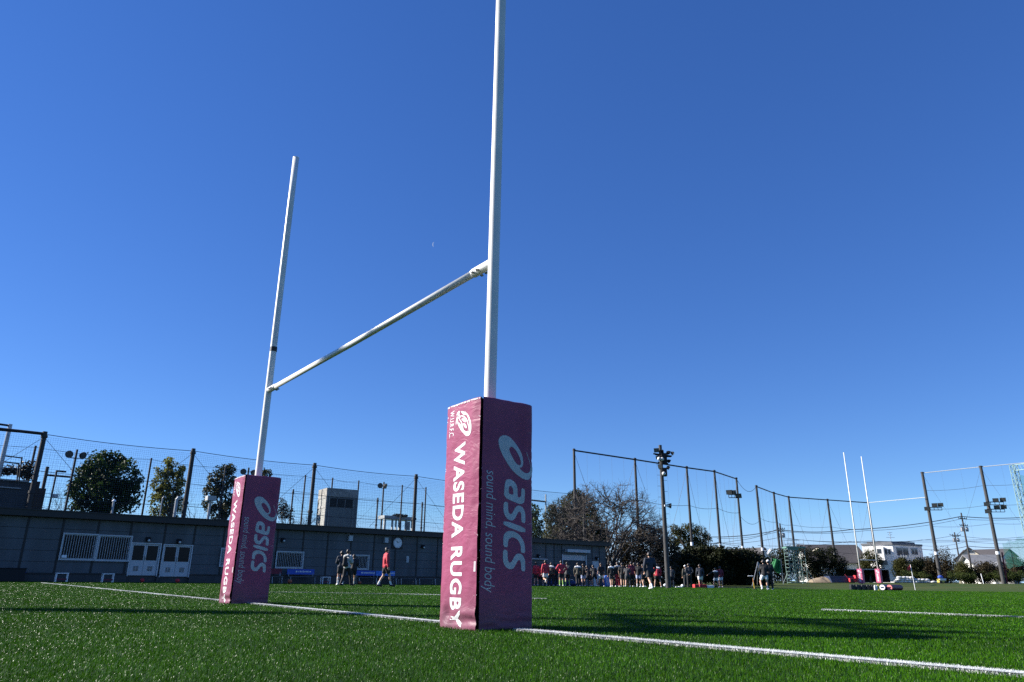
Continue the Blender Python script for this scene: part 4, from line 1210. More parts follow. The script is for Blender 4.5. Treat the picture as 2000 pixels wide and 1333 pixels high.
vent(318, 970, .035, 'thin hooked vent pipe on the roof, left of the thick one', True)
vent(346, 972, .10, 'thick grey vent pipe on the roof beside the dark pole', True)
vent(411, 977, .08, 'vent pipe with a square box cowl, left of the far post pad', box=True)

# brick lift tower and glass shelter beyond the roof
M['tile_grey'] = mat('tile_grey', (0.31, 0.31, 0.285), 0.85, var=0.3, scale=7, bump=.3, bscale=25)
M['conc_lt'] = mat('conc_lt', (0.33, 0.32, 0.30), 0.85, var=0.15, scale=2)
M['conc_top'] = mat('conc_top', (0.30, 0.285, 0.255), 0.9, var=0.35, scale=2.5, bump=.2)
M['grey_clad'] = mat('grey_clad', (0.145, 0.155, 0.148), 0.7, var=0.12, scale=2)
Yt = 62.0
c0 = at(639, 953, Yt); zt = c0[2]
fx, fy = at(700, 965, Yt + 1.55), at(611.5, 960, Yt + 1.55)
A = c0[:2]; B = fx[:2]; C = fy[:2]
ex = (B - A) / np.linalg.norm(B - A); ey = np.array([-ex[1], ex[0]])
wx = np.linalg.norm(B - A); wy = max(1.9, abs((C - A) @ ey))
tw = empty('lift_tower', v3(A + ex * wx / 2 + ey * wy / 2, 0), 'boxy concrete and brick tower standing behind the clubhouse roof', 'tower')
X3, Y3 = np.array([*ex, 0]), np.array([*ey, 0])
def tb(m, a0, a1, b0, b1, z0, z1): return m.box(v3(A + ex * (a0 + a1) / 2 + ey * (b0 + b1) / 2, (z0 + z1) / 2), (a1 - a0, b1 - b0, z1 - z0), X3, Y3)
zc_ = at(639, 969, Yt)[2]; zmid = at(633, 991, Yt + .6)[2]
m = MB(); tb(m, .06, wx - .06, .06, wy - .06, 0, zc_); wb(m, 'shaft', M['grey_clad'], tw)
m = MB(); tb(m, 0, wx, 0, wy, zc_, zt); wb(m, 'parapet', M['conc_top'], tw)
m = MB()
for a0, a1 in ((0, .12), (wx * .10, wx * .10 + .05), (wx * .86, wx * .86 + .05), (wx - .06, wx)): tb(m, a0, a1, 0, .06, 0, zc_)
for i in range(1, 3): tb(m, wx * (.1 + .25 * i), wx * (.1 + .25 * i) + .03, .03, .06, zmid, zc_ - .2)
wb(m, 'front_frame', M['tile_grey'], tw)
m = MB(); tb(m, wx * .12, wx * .84, .045, .06, zmid, zc_ - .15); wb(m, 'window', M['dark_glass'], tw)
m = MB()
for b0, b1 in ((0, .14), (wy - .14, wy)): tb(m, 0, .06, b0 + .061, b1 + .061 if b0 == 0 else b1, 0, zc_)
tb(m, 0, .06, .2, wy - .14, zmid - .08, zmid + .12); tb(m, 0, .06, .2, wy - .14, zc_ - .16, zc_)
wb(m, 'side_frame', M['conc_lt'], tw)
m = MB(); tb(m, .03, .06, .2, wy - .14, 0, zmid - .08); tb(m, .03, .06, .2, wy - .14, zmid + .12, zc_ - .16); wb(m, 'brick_infill', M['tile_grey'], tw)
# shelter frame
out = -15.5
sh_ = [plane_pt(x, y, out) for x, y in ((752, 1007), (769, 1009), (783, 1010), (806, 1013))]
ztop = sh_[0][2]; s0, s1 = sh_[0][1], sh_[-1][1]
t = empty('glass_shelter', wall_pt((s0 + s1) / 2, 2.0, out), 'white framed open shelter with plants on top, right of the tower', 'shelter')
m = MB()
for s_, w in ((s0, .1), (s0 + (s1 - s0) * .27, .06), (s0 + (s1 - s0) * .40, .04), (s0 + (s1 - s0) * .54, .12), (s0 + (s1 - s0) * .76, .05), (s1, .1)): wbox(m, s_ - w, s_ + w, 1.8, ztop - .3, out - .1, out + .1)
wb(m, 'frame', M['pale_pipe'], t)
m = MB(); wbox(m, s0 - .15, s1 + .15, ztop - .3, ztop, out - 1.0, out + .15); wb(m, 'roof', M['pale_pipe'], t)
m = MB(); wbox(m, s0, s1, 3.6, 3.85, out - .06, out + .06); wb(m, 'low_rail', M['pale_pipe'], t)
m = MB(); wbox(m, s1 - .95, s1 - .35, ztop - 1.25, ztop - .45, out + .101, out + .14); wb(m, 'notice_board', M['conc_top'], t)
for i, (px, r) in enumerate(((775, .35), (784, .5))):
    q, s, z = plane_pt(px, 1006, out); pl = empty('roof_plant', (q[0], q[1], ztop), ('small mossy plant on the shelter roof, left one', 'larger mossy plant on the shelter roof, right one')[i], 'plant', 'plants on the shelter roof')
    leaves('foliage', pl, [(np.array([q[0], q[1], ztop + .08]), (r * 1.6, .4, .2))], 260, .14, 40 + i, M['leaf_brown'])

# ------------------------------------------------------------------ trees behind the clubhouse
def WY(px, out): s = on_wall(px, 1000, out)[0]; return float(wall_pt(s, 0, out)[1])
tree('broadleaf_tree', 'big round dark green tree behind the left part of the roof', WY(205, -12.5), 207,
     [(205, 925, 42), (178, 940, 38), (238, 935, 38), (160, 962, 30), (248, 962, 31), (205, 968, 45), (222, 905, 24), (188, 908, 24), (206, 894, 16), (236, 912, 20), (170, 915, 16), (142, 950, 10), (147, 985, 16), (180, 998, 22), (255, 985, 18), (215, 1000, 25)], 15000, .21, 'leaf_dark', group='trees behind the clubhouse', r0=.2, gap=-.26)
tree('broadleaf_tree', 'slim yellowish-green tree left of the second thick pole', WY(325, -13), 325,
     [(330, 903, 11), (318, 918, 17), (343, 918, 16), (312, 945, 19), (343, 945, 20), (355, 915, 8), (326, 966, 24), (308, 975, 18), (338, 985, 22), (312, 998, 20), (340, 1003, 17), (356, 940, 10), (350, 925, 10), (325, 930, 14), (300, 985, 12), (352, 970, 14)], 9000, .17, 'leaf_yellow', group='trees behind the clubhouse', r0=.13, gap=-.12, nscale=1.4)
tree('broadleaf_tree', 'dark leafy tree partly hidden behind the far post pad', WY(432, -15), 432,
     [(432, 922, 16), (448, 917, 14), (418, 935, 15), (445, 945, 22), (415, 960, 20), (440, 972, 26), (412, 985, 18), (425, 1000, 22), (450, 995, 20), (462, 945, 10), (470, 965, 12)], 7000, .19, 'leaf_oak', group='trees behind the clubhouse', r0=.15, gap=-.16, nscale=1.2)
tree('broadleaf_tree', 'pale leafy treetop showing right of the far upright', WY(515, -18), 515,
     [(515, 917, 10), (522, 925, 11), (508, 930, 12), (495, 935, 12), (520, 940, 14), (505, 955, 16)], 2200, .17, 'leaf_oak', group='trees behind the clubhouse', r0=.12, gap=-.1)
tree('broadleaf_tree', 'grey-green shrubby tree right of the far post pad', WY(556, -17), 556,
     [(552, 985, 14), (560, 1000, 16), (548, 1005, 15), (565, 1018, 14), (550, 1020, 16)], 2800, .12, 'leaf_brown', group='trees behind the clubhouse', r0=.1, gap=-.12)
def stem_dirs(*a): return [((x, y, z), l) for x, y, z, l in a]
b = plane_pt(97, 1000, -13.2)[0]; b[2] = 2.0
bare_tree('bare_tree', 'leafless small tree between the gate pier and the round tree', b, stem_dirs((.3, 0, 1, 1.3), (-.1, .2, 1, 1.3), (.6, -.2, .8, 1.4), (.9, 0, .5, 1.2)), 4, 'bark', 'bare trees', .05, .5, seed=11, minr=.010)
b = plane_pt(383, 1012, -14)[0]; b[2] = 2.6
bare_tree('bare_tree', 'thin leafless sapling right of the second thick pole', b, stem_dirs((0, 0, 1, 1.6), (.1, .1, 1, 1.2)), 3, 'bark', 'bare trees', .045, .32, seed=5, minr=.012)
b = plane_pt(597, 1030, -16)[0]; b[2] = 3.2
bare_tree('bare_tree', 'small leafless shrub at the left foot of the tower', b, stem_dirs((.1, 0, 1, .9), (-.3, .1, 1, .8), (.4, 0, .9, .8)), 4, 'bark', 'bare trees', .05, .5, seed=8, minr=.012)

# ------------------------------------------------------------------ tall net poles round the second pitch
def y_for_z(px, py, z):
    return float(at_z(px, py, z)[1])
def run_fence(lab, tops, zt, r, mt, rails, cables_, guys=True, levels=(.66, .36), plates=True, Ys=None, net=None, zlo=3.0):
    P = []
    for i, (x, y) in enumerate(tops):
        Y = Ys[i] if Ys else y_for_z(x, y, zt)
        P.append(at(x, y, Y))
    c = P[len(P) // 2]
    f = empty('net_fence', (c[0], c[1], float(gz(c[0], c[1]))), lab, 'net fence', 'tall net fences round the second pitch')
    mc = MB(); mr = MB()
    for p in P:
        g0 = float(gz(p[0], p[1])); m = MB()
        m.tube([(p[0], p[1], g0 - .3), (p[0], p[1], p[2])], [r * 1.15, r * .85], 12)
        m.lathe((p[0], p[1], p[2] - .1), [(r * 1.1, 0), (r * 1.1, .12), (r * .5, .18)], 10)
        pl = wb(m, 'pole', M[mt], f)
        if plates:
            L = f.location + pl.location; m = MB(); h = g0 + 4.3 + random.uniform(-.1, .1)
            m.lathe((p[0] - L.x, p[1] - L.y, h - L.z), [(r * 1.12, 0), (r * 1.12, .42)], 12); m.build('number_band', M['white_plain'], pl)
    for i in range(len(P) - 1):
        a, b = P[i], P[i + 1]
        if i in rails: mr.tube([a - [0, 0, .12], b - [0, 0, .12]],   .085 if mt != 'concrete_pole' else .055, 8)
        else: cable(mc, a - [0, 0, .1], b - [0, 0, .1], .6, .03)
        ga, gb = float(gz(a[0], a[1])), float(gz(b[0], b[1]))
        for lv in levels: cable(mc, (a[0], a[1], ga + (a[2] - ga) * lv), (b[0], b[1], gb + (b[2] - gb) * lv), .25, .022)
        if guys:
            A = np.array([a[0], a[1], 0]); B = np.array([b[0], b[1], 0]); L = np.linalg.norm(B - A); d = (B - A) / L
            for k, (o, dd) in enumerate(((a, d), (b, -d))):
                e = np.array([o[0], o[1], 0]) + dd * min(4.5, L * .45) + np.array([0, 0, o[2] - 9.0]); cable(mc, o - [0, 0, .3], e, .15, .015, 4)
        if net:
            cable_n = int(np.linalg.norm((b - a)[:2]) / net)
            for j in range(1, cable_n):
                t = j / cable_n; q = a + (b - a) * t; cable(mc, q - [0, 0, .15], (q[0], q[1], ga + zlo), 0, .006, 1)
    if mr.v: wb(mr, 'top_rail', M['dark_pole'] if mt != 'concrete_pole' else M['pale_pipe'], f)
    wb(mc, 'cables', M['wire'], f)
    return f, P
f1, R1 = run_fence('run of tall dark net poles from the clubhouse end past the hedge', [(1121, 878), (1240, 896), (1341, 912), (1395, 919.5), (1438, 934)], 13.6, .155, 'dark_pole', (0, 1, 2, 3), None, net=1.6)
f2, R2 = run_fence('run of tall dark net poles in the middle distance left of the far goal', [(1477, 949), (1511, 962), (1540, 970), (1616, 975.5), (1695, 981)], 13.6, .18, 'dark_pole', (0, 1, 2, 3), None, net=2.2)
f3, R3 = run_fence('run of tallest concrete net poles with pale rails at the right edge', [(1801, 923), (1915, 911), (2040, 899)], 18.6, .25, 'concrete_pole', (0, 1), None, Ys=[118, 112, 106], levels=(.83, .66, .5), net=2.6)
m = MB(); cable(m, R1[-1] - [0, 0, .1], R2[0] - [0, 0, .1], 1.2, .03); cable(m, R1[-1] - [0, 0, 5], R2[0] - [0, 0, 5], .8, .022)
wb(m, 'link_cable', M['wire'], f1)
q = at(1807, 972, 117.6); m = MB(); m.tube([R2[-1] - [0, 0, .12], q], .05, 8); wb(m, 'link_rail', M['pale_pipe'], f2)
# thin fence seen beside the near pad
fz = [at(1010, 974, 90), at(1066, 980.5, 90), at(1100, 985, 92)]
t = empty('net_fence', (fz[1][0], fz[1][1], 0), 'low pale-posted rail fence right of the nearer post pad, above the roof', 'net fence', 'tall net fences round the second pitch')
for p in fz[:2]: m = MB(); m.tube([(p[0], p[1], 0), p + [0, 0, .9]], .09, 8); wb(m, 'pole', M['pale_pipe'], t)
m = MB(); m.tube(fz[:2], .10, 6); wb(m, 'top_rail', M['dark_pole'], t)

# ------------------------------------------------------------------ floodlights
def flood_head(m, c, face, w=.36, h=.30, d=.30):
    f = np.array(face, float); f /= np.linalg.norm(f); s = np.cross(f, [0, 0, 1]); s /= np.linalg.norm(s); u = np.cross(s, f)
    vs = []
    for k, (ww, hh) in ((-.5, (.5, .5)), (.1, (.95, .95)), (.5, (1, 1))):
        for a, b in ((-1, -1), (1, -1), (1, 1), (-1, 1)): vs.append(np.array(c) + f * k * d + s * a * ww * w / 2 + u * b * hh * h / 2)
    m.add(vs, [(3, 2, 1, 0), (8, 9, 10, 11)] + [(i * 4 + j, i * 4 + (j + 1) % 4, i * 4 + 4 + (j + 1) % 4, i * 4 + 4 + j) for i in range(2) for j in range(4)])
    return f, s, u
def head_part(parent, c, face, w, h, d):
    m = MB(); f, s, u = flood_head(m, c, face, w, h, d); l = wb(m, 'lamp_head', M['lamp_black'], parent); L = parent.location + l.location
    g2 = MB(); g2.box(np.array(c) + f * (d * .5 + .012) - np.array([L.x, L.y, L.z]), (w * .9, .016, h * .9), s, f, u); g2.build('lamp_glass', M['lamp_face'], l)
Yp = 57.0
base = ground_at(1306, 1149); Yp = float(base[1]); Yp = min(max(Yp, 52), 60)
b0 = col_at(1304.5, Yp); top = at(1293, 870, Yp)
fl = empty('floodlight_tower', b0, 'big concrete floodlight pole with many lamp heads at the edge of the turf', 'floodlight')
m = MB(); m.tube([(b0[0], b0[1], b0[2] - .3), (b0[0], b0[1], top[2])], [.19, .12], 16)
for zz in np.arange(1.5, top[2] - 1, .8): 
    for sg in (-1, 1): m.tube([(b0[0], b0[1], zz + .2 * sg), (b0[0] + sg * .36, b0[1], zz + .2 * sg)], .012, 5)
wb(m, 'pole', M['concrete_pole'], fl)
s_ = Yp / FPX * 1.03
def fp(px, py): return at(px, py, Yp)
m = MB()
m.tube([fp(1276, 886.5) , fp(1312, 891.5)], .06, 6); m.tube([fp(1279, 888), fp(1296, 892), fp(1310, 892.5)], .05, 6)
m.tube([fp(1285, 903), fp(1305, 906)], .05, 6); m.tube([fp(1288, 916), fp(1295, 921)], .05, 6); m.tube([fp(1300, 918), fp(1307, 911)], .05, 6)
m.box(fp(1296, 897) + [0, -.1, 0], (.4, .4, .8)); m.box(fp(1296.5, 923) + [0, -.1, 0], (.36, .4, .6))
wb(m, 'bracket', M['lamp_black'], fl)
for px, py, fc, w in ((1282, 880, (-.4, -1, -.45), .62), (1292.5, 882, (.1, .8, -.5), .4), (1304, 884.5, (.8, .3, -.5), .5), (1312, 886, (.9, -.3, -.5), .5), (1285, 894, (-.5, -1, -.6), .5), (1291, 896.5, (.0, -1, -.6), .5), (1305, 901, (.9, .2, -.5), .42), (1290, 911.5, (-.6, -.8, -.5), .6), (1304, 914, (.8, -.2, -.6), .5)):
    head_part(fl, fp(px, py) + np.array([0, -.12, 0]), fc, w * .62, w * .5, .2)
for px, py in ((1285, 898.5), (1291, 899), (1294, 927)):
    m = MB(); m.ball(fp(px, py) + np.array([0, -.45, 0]), .14, 10, 7); wb(m, 'lamp_globe', M['lens'], fl, smooth=True)
m = MB(); m.tube([fp(1299, 988.5), fp(1308, 987)], .04, 6); m.box(fp(1301, 988.5) + [0, -.2, 0], (.34, .2, .12)); wb(m, 'loudspeaker_arm', M['white_plain'], fl)
m = MB(); m.lathe(fp(1306, 988), [(.07, -.18), (.2, .18)], 10, (.8, -.3, -.1)); wb(m, 'loudspeaker', M['lamp_black'], fl)
def arm_cluster(pole, px0, px1, py, Y, lab, heads, two=None):
    c = at((px0 + px1) / 2, py, Y)
    t = empty('floodlight_bracket', (c[0], c[1], c[2]), lab, 'floodlight', 'floodlight brackets on the net poles')
    a, b = at(px0, py, Y) + [0, -.45, 0], at(px1, py, Y) + [0, -.45, 0]
    m = MB(); m.tube([a, b], .07, 6); m.tube([a + [0, 0, -.42], b + [0, 0, -.42]], .05, 6)
    for i in range(5): p = a + (b - a) * i / 4; m.tube([p, p + [0, 0, -.42]], .04, 5)
    wb(m, 'bracket', M['lamp_black'], t)
    for px, dy in heads:
        head_part(t, at(px, py + dy, Y) + np.array([0, -.4, .0]), (-.5, -.9, -.4), .8, .6, .4)
p = R1[4]; arm_cluster(p, 1421, 1445, 967, p[1], 'floodlight bracket on the last dark pole above the hedge', ((1423, -5), (1430.5, -4.5), (1441, 2)))
p = R3[0]; arm_cluster(p, 1806, 1836, 992, p[1], 'floodlight bracket on the first concrete pole beside the corner flag', ((1808, 2), (1822.5, -5), (1834, -5.5)))
p = R3[1]; arm_cluster(p, 1922, 1956, 981.5, p[1], 'upper floodlight bracket on the rightmost concrete pole', ((1924, 3.5), (1941, -4), (1955, -5)))
arm_cluster(p, 1924, 1958, 995.5, p[1], 'lower floodlight bracket on the rightmost concrete pole', ((1926, 3.5), (1943.5, -4), (1956.5, -5)))
# lattice mast with green netting at the right edge
Ym = 92.0; tp = at(1979, 909, Ym); g0 = float(gz(tp[0] + 1, Ym))
lm = empty('lattice_mast', (tp[0], Ym, g0), 'pale green lattice mast with green netting at the right edge of the frame', 'mast')
m = MB(); w = .30; cs = [(-w, -w), (w, -w), (w, w), (-w, w)]
for a, b in cs: m.tube([(tp[0] + a, Ym + b, g0), (tp[0] + a, Ym + b, tp[2])], .045, 6)
nseg = 16; H = tp[2] - g0
for i in range(nseg):
    z0, z1 = g0 + H * i / nseg, g0 + H * (i + 1) / nseg
    for k in range(4):
        a, b = cs[k], cs[(k + 1) % 4]
        m.tube([(tp[0] + a[0], Ym + a[1], z0), (tp[0] + b[0], Ym + b[1], z1)] if i % 2 else [(tp[0] + b[0], Ym + b[1], z0), (tp[0] + a[0], Ym + a[1], z1)], .024, 5)
        m.tube([(tp[0] + a[0], Ym + a[1], z1), (tp[0] + b[0], Ym + b[1], z1)], .022, 5)
M['pale_green'] = mat('pale_green', (0.24, 0.35, 0.32), 0.5, var=.12)
wb(m, 'lattice', M['pale_green'], lm)
m = MB(); e = at(2030, 902, Ym - 5); m.tube([tp, e], .06, 6); m.tube([tp - [0, 0, .7], e - [0, 0, .7]], .05, 6)
for i in range(9): a = tp + (e - tp) * i / 8; m.tube([a, a - [0, 0, .7] + (e - tp) / 16], .03, 5)
wb(m, 'top_boom', M['pale_green'], lm)
M['green_net'] = mat('green_net', (0.02, 0.14, 0.11), 0.8, var=.2)
m = MB()
a, b = at(1990, 927, Ym + 2), at(2040, 940, Ym - 4)
for i in range(40):
    p = a + (b - a) * i / 39; cable(m, p, (p[0], p[1], p[2] - 9.5 + .1 * (i % 3)), 0, .012, 3)
for j in range(44): cable(m, a - [0, 0, .22 * j], b - [0, 0, .22 * j], .2, .012, 4)
a, b = at(1958, 1062, Ym + 8), at(2025, 1040, Ym + 2)
for i in range(46):
    p = a + (b - a) * i / 45; z = p[2] - .2 * math.sin(i * .5); cable(m, (p[0], p[1], z), (p[0], p[1], z - 3.2), 0, .014, 2)
for j in range(18): cable(m, a - [0, 0, .18 * j], b - [0, 0, .18 * j], .3, .014, 5)
wb(m, 'netting', M['green_net'], lm)

# ------------------------------------------------------------------ far goal and its pads
a = ground_at(1682.5, 1139.6); Yg = 97.5
G1 = col_at(1682.6, Yg); G1[2] = at(1682.6, 1140, Yg)[2]
G2 = col_at(1724.5, Yg + 4.6); G2[2] = at(1724.5, 1139, Yg + 4.6)[2]
dz = G2 - G1; L = np.linalg.norm(dz[:2]); sc = 5.7 / L; G2 = G1 + dz * np.array([sc, sc, 1]) if abs(sc - 1) < .25 else G2
fg = empty('rugby_goal', (G1 + G2) / 2, 'distant white rugby goal with tall uprights on the second pitch', 'rugby goal')
for G, tp in ((G1, (1648, 884)), (G2, (1688, 892))):
    zt = at(*tp, G[1])[2]; m = MB(); m.tube([(G[0], G[1], G[2] - .3), (G[0], G[1], zt * .5), (G[0], G[1], zt)], [.085, .075, .06], 12); wb(m, 'upright', M['white_paint'], fg, smooth=True)
zc = at(1680.5, 1094, Yg)[2]; m = MB(); m.tube([(G1[0], G1[1], zc), (G2[0], G2[1], zc + (G2[2] - G1[2]))], .055, 10); wb(m, 'crossbar', M['white_paint'], fg, smooth=True)
M['pink_pad'] = mat('pink_pad', (0.46, 0.085, 0.17), 0.5, var=.1, scale=4)
pdz = G2 - G1; ux = np.array([pdz[0], pdz[1], 0]); ux /= np.linalg.norm(ux); uy = np.array([-ux[1], ux[0], 0])
for k, (G, lab) in enumerate(((G1, 'pink post pad on the left upright of the distant goal'), (G2, 'pink post pad on the right upright of the distant goal'))):
    t = empty('post_pad', G, lab, 'post pad', 'post pads of the distant goal'); h = 1.80; w = .62
    # square pad turned with one face to the camera
    fx = np.array([.72, -.69, 0]); vd = -np.array([G[0], G[1], 0]); vd /= np.linalg.norm(vd); sd = np.array([-vd[1], vd[0], 0])
    rot = R(22); F_ = vd * math.cos(rot) + sd * -math.sin(rot); S_ = np.array([-F_[1], F_[0], 0])
    m = MB(); m.box((0, 0, h / 2), (w, w, h), S_, F_); cv = m.build('cover', M['pink_pad'], t, bevel=.03)
    # upright print, reading upwards
    P0 = F_ * (w / 2 + .004)
    lt = text_bm('asics', 1.0, .035, .2)
    x0 = min(v.co.x for v in lt.verts); x1 = max(v.co.x for v in lt.verts)
    V = []; lt.verts.index_update()
    for v in lt.verts: V.append(P0 + S_ * (.16 - v.co.y * .40) * -1 * -1 + np.array([0, 0, 1.22 - (v.co.x - x0) / (x1 - x0) * 1.0])) if False else V.append(P0 + (-S_) * (-(.12) + v.co.y * .38) * -1 + np.array([0, 0, 1.20 - (v.co.x - x0) / (x1 - x0) * 1.02]))
    mm = MB(); mm.add(V, [tuple(v.index for v in f.verts) for f in lt.faces]); lt.free(); mm.build('lettering', M['white_print'], t)
    sw = [ribbon(smooth_path([(-.02, 1.62), (-.14, 1.60), (-.12, 1.46), (.02, 1.32), (.14, 1.27), (.17, 1.36), (.05, 1.52), (-.06, 1.55)]), .07)]
    bm = flat_mesh(sw); bm.verts.index_update(); V = [P0 + S_ * v.co.x * 1 + np.array([0, 0, v.co.y]) for v in bm.verts]
    mm = MB(); mm.add(V, [tuple(v.index for v in f.verts) for f in bm.faces]); bm.free(); mm.build('swirl_logo', M['white_print'], t)

# ------------------------------------------------------------------ trees, hedges and shrubs beyond the turf
G_T = 'trees and shrubs beyond the turf'
b = col_at(1190, 71.5)
cc_ = at(1187, 1040, 71.5)
dome_tree('bare_tree', 'wide leafless cherry tree spreading over the right end of the clubhouse', b, cc_, np.array([6.3, 4.8, 5.2]), 14, 150, 1200, 4600, 'bark_grey', 21, .15, 'bare trees')
b = col_at(1196, 70.5)
bare_tree('bare_tree', 'low leafless shrub whose limbs lean right beside the clubhouse end wall', b, stem_dirs((.7, -.2, .8, 2.0), (.9, 0, .65, 2.2), (.4, -.1, 1, 2.2), (1.0, .2, .4, 1.8)), 4, 'bark_grey', 'bare trees', .08, .42, .74, seed=4, minr=.014)
tree('evergreen_tree', 'large brownish evergreen behind the leafless cherry tree', 84, 1125,
     [(1120, 985, 30), (1098, 1000, 28), (1145, 990, 28), (1085, 1022, 26), (1072, 1010, 16), (1078, 995, 14), (1110, 1030, 34), (1150, 1025, 36), (1165, 1045, 28), (1080, 1048, 26), (1125, 968, 16), (1135, 1060, 40), (1095, 1065, 34), (1075, 1075, 30), (1160, 1075, 36), (1178, 1052, 24)], 36000, .19, 'leaf_oak', 'evergreen', G_T, .3, gap=-.5, dj=1.5)
tree('evergreen_tree', 'dark evergreen right beside the nearer post pad, above the roof', 92, 1040,
     [(1042, 1000, 20), (1030, 1010, 24), (1050, 1022, 20), (1035, 1040, 30), (1055, 1050, 20), (1020, 1035, 24)], 4000, .26, 'leaf_dark', 'evergreen', G_T, .25, gap=-.3)
tree('thicket', 'dark tangled thicket between the clubhouse end and the floodlight pole', 76, 1250,
     [(1225, 1060, 30), (1262, 1045, 24), (1285, 1050, 26), (1240, 1085, 36), (1275, 1085, 40), (1210, 1095, 28), (1300, 1080, 34), (1235, 1118, 36), (1270, 1120, 36), (1205, 1122, 26), (1300, 1118, 34), (1250, 1046, 16)], 30000, .17, 'leaf_brown', 'shrub', G_T, .15, trunk=False, gap=-.6, dj=1.5)
tree('evergreen_tree', 'rounded grey-green evergreen rising behind the long hedge', 104, 1345,
     [(1345, 1045, 26), (1322, 1052, 22), (1368, 1048, 22), (1318, 1036, 14), (1350, 1033, 14), (1378, 1055, 15), (1335, 1068, 26), (1365, 1070, 24)], 12000, .2, 'leaf_oak', 'evergreen', G_T, .25, gap=-.22)
hl = []
for i in range(22):
    px = 1318 + i * 8.4; topy = 1064 + max(0, px - 1400) * .12 + max(0, px - 1470) * .5 + random.uniform(-3, 3) + (10 if px < 1335 else 0)
    hl += [(px, topy + 15, 16), (px + random.uniform(-3, 3), topy + 34, 19), (px, topy + 52, 20), (px, topy + 66, 14)]
tree('hedge', 'long tall dark hedge behind the players right of the floodlight pole', 83, 1405, hl, 62000, .20, 'leaf_hedge', 'hedge', G_T, .1, trunk=False, gap=-.75, dj=1.0, inner=.1)
tree('evergreen_tree', 'rounded dark shrub left of the green scaffold tower', 104, 1528, [(1520, 1090, 20), (1538, 1085, 20), (1508, 1100, 16), (1528, 1108, 24), (1545, 1105, 20), (1530, 1124, 20), (1512, 1122, 16)], 11000, .17, 'leaf_hedge', 'shrub', G_T, .1, trunk=False, gap=-.45)
tree('evergreen_tree', 'broad dark tree behind the scaffold tower, below the dark roof', 112, 1590, [(1565, 1085, 20), (1590, 1090, 22), (1618, 1092, 22), (1638, 1100, 18), (1575, 1108, 24), (1605, 1112, 24), (1635, 1115, 20), (1600, 1080, 12), (1625, 1078, 12), (1560, 1120, 18), (1590, 1124, 20)], 19000, .18, 'leaf_hedge', 'tree', G_T, .2, gap=-.45)
tree('evergreen_tree', 'round green tree in front of the white house, behind the distant goal', 114, 1700, [(1700, 1086, 14), (1690, 1094, 15), (1712, 1096, 14), (1700, 1106, 18), (1686, 1108, 12), (1716, 1110, 12), (1700, 1116, 14)], 8500, .17, 'leaf_oak', 'tree', G_T, .2, gap=-.35)
for px, w, h, lab, mt in ((1760, 15, 44, 'upright bushy shrub right of the white house', 'leaf_oak'), (1788, 15, 42, 'second bushy shrub right of the white house, before a gap', 'leaf_hedge'),
                          (1815, 22, 44, 'reddish-brown bush left of the first concrete pole', 'leaf_brown'), (1850, 27, 52, 'broad brown-green bush behind the first concrete pole', 'leaf_brown'),
                          (1884, 20, 27, 'bushy shrub in front of the cream gabled house', 'leaf_oak'), (1921, 22, 29, 'brownish bush in front of the grey roof', 'leaf_brown'), (1957, 14, 26, 'bush just left of the rightmost concrete pole foot', 'leaf_brown'), (1988, 22, 46, 'dense reddish bush at the right edge of the frame', 'leaf_brown')):
    sp = []
    for k in range(9):
        sp.append((px + random.uniform(-.55, .55) * w, 1132 - h * random.uniform(.15, .82), w * random.uniform(.55, .85)))
    tree('shrub', lab, 118 + random.uniform(-2, 4), px, sp, 13000, .17, mt, 'shrub', G_T, .08, trunk=True, gap=-.45, inner=.2)
for i, (px, lab) in enumerate(((1778, 'low bright shrub near the corner flag'), (1803, 'low bright shrub left of the yellow cart'), (1862, 'low bright shrub right of the yellow cart'), (1890, 'low bright shrub left of the leaning stake'), (1935, 'low bright shrub right of the leaning stake'), (1984, 'low bright shrub at the right edge of the frame'))):
    sp = [(px + random.uniform(-15, 15), 1128 + random.uniform(-6, 4), random.uniform(6, 9)) for _ in range(9)]
    tree('shrub', lab, 115, px, sp, 3800, .115, 'leaf_bright', 'shrub', 'low bright shrubs along the far side of the second pitch', trunk=False, gap=-.3, dj=1.0)

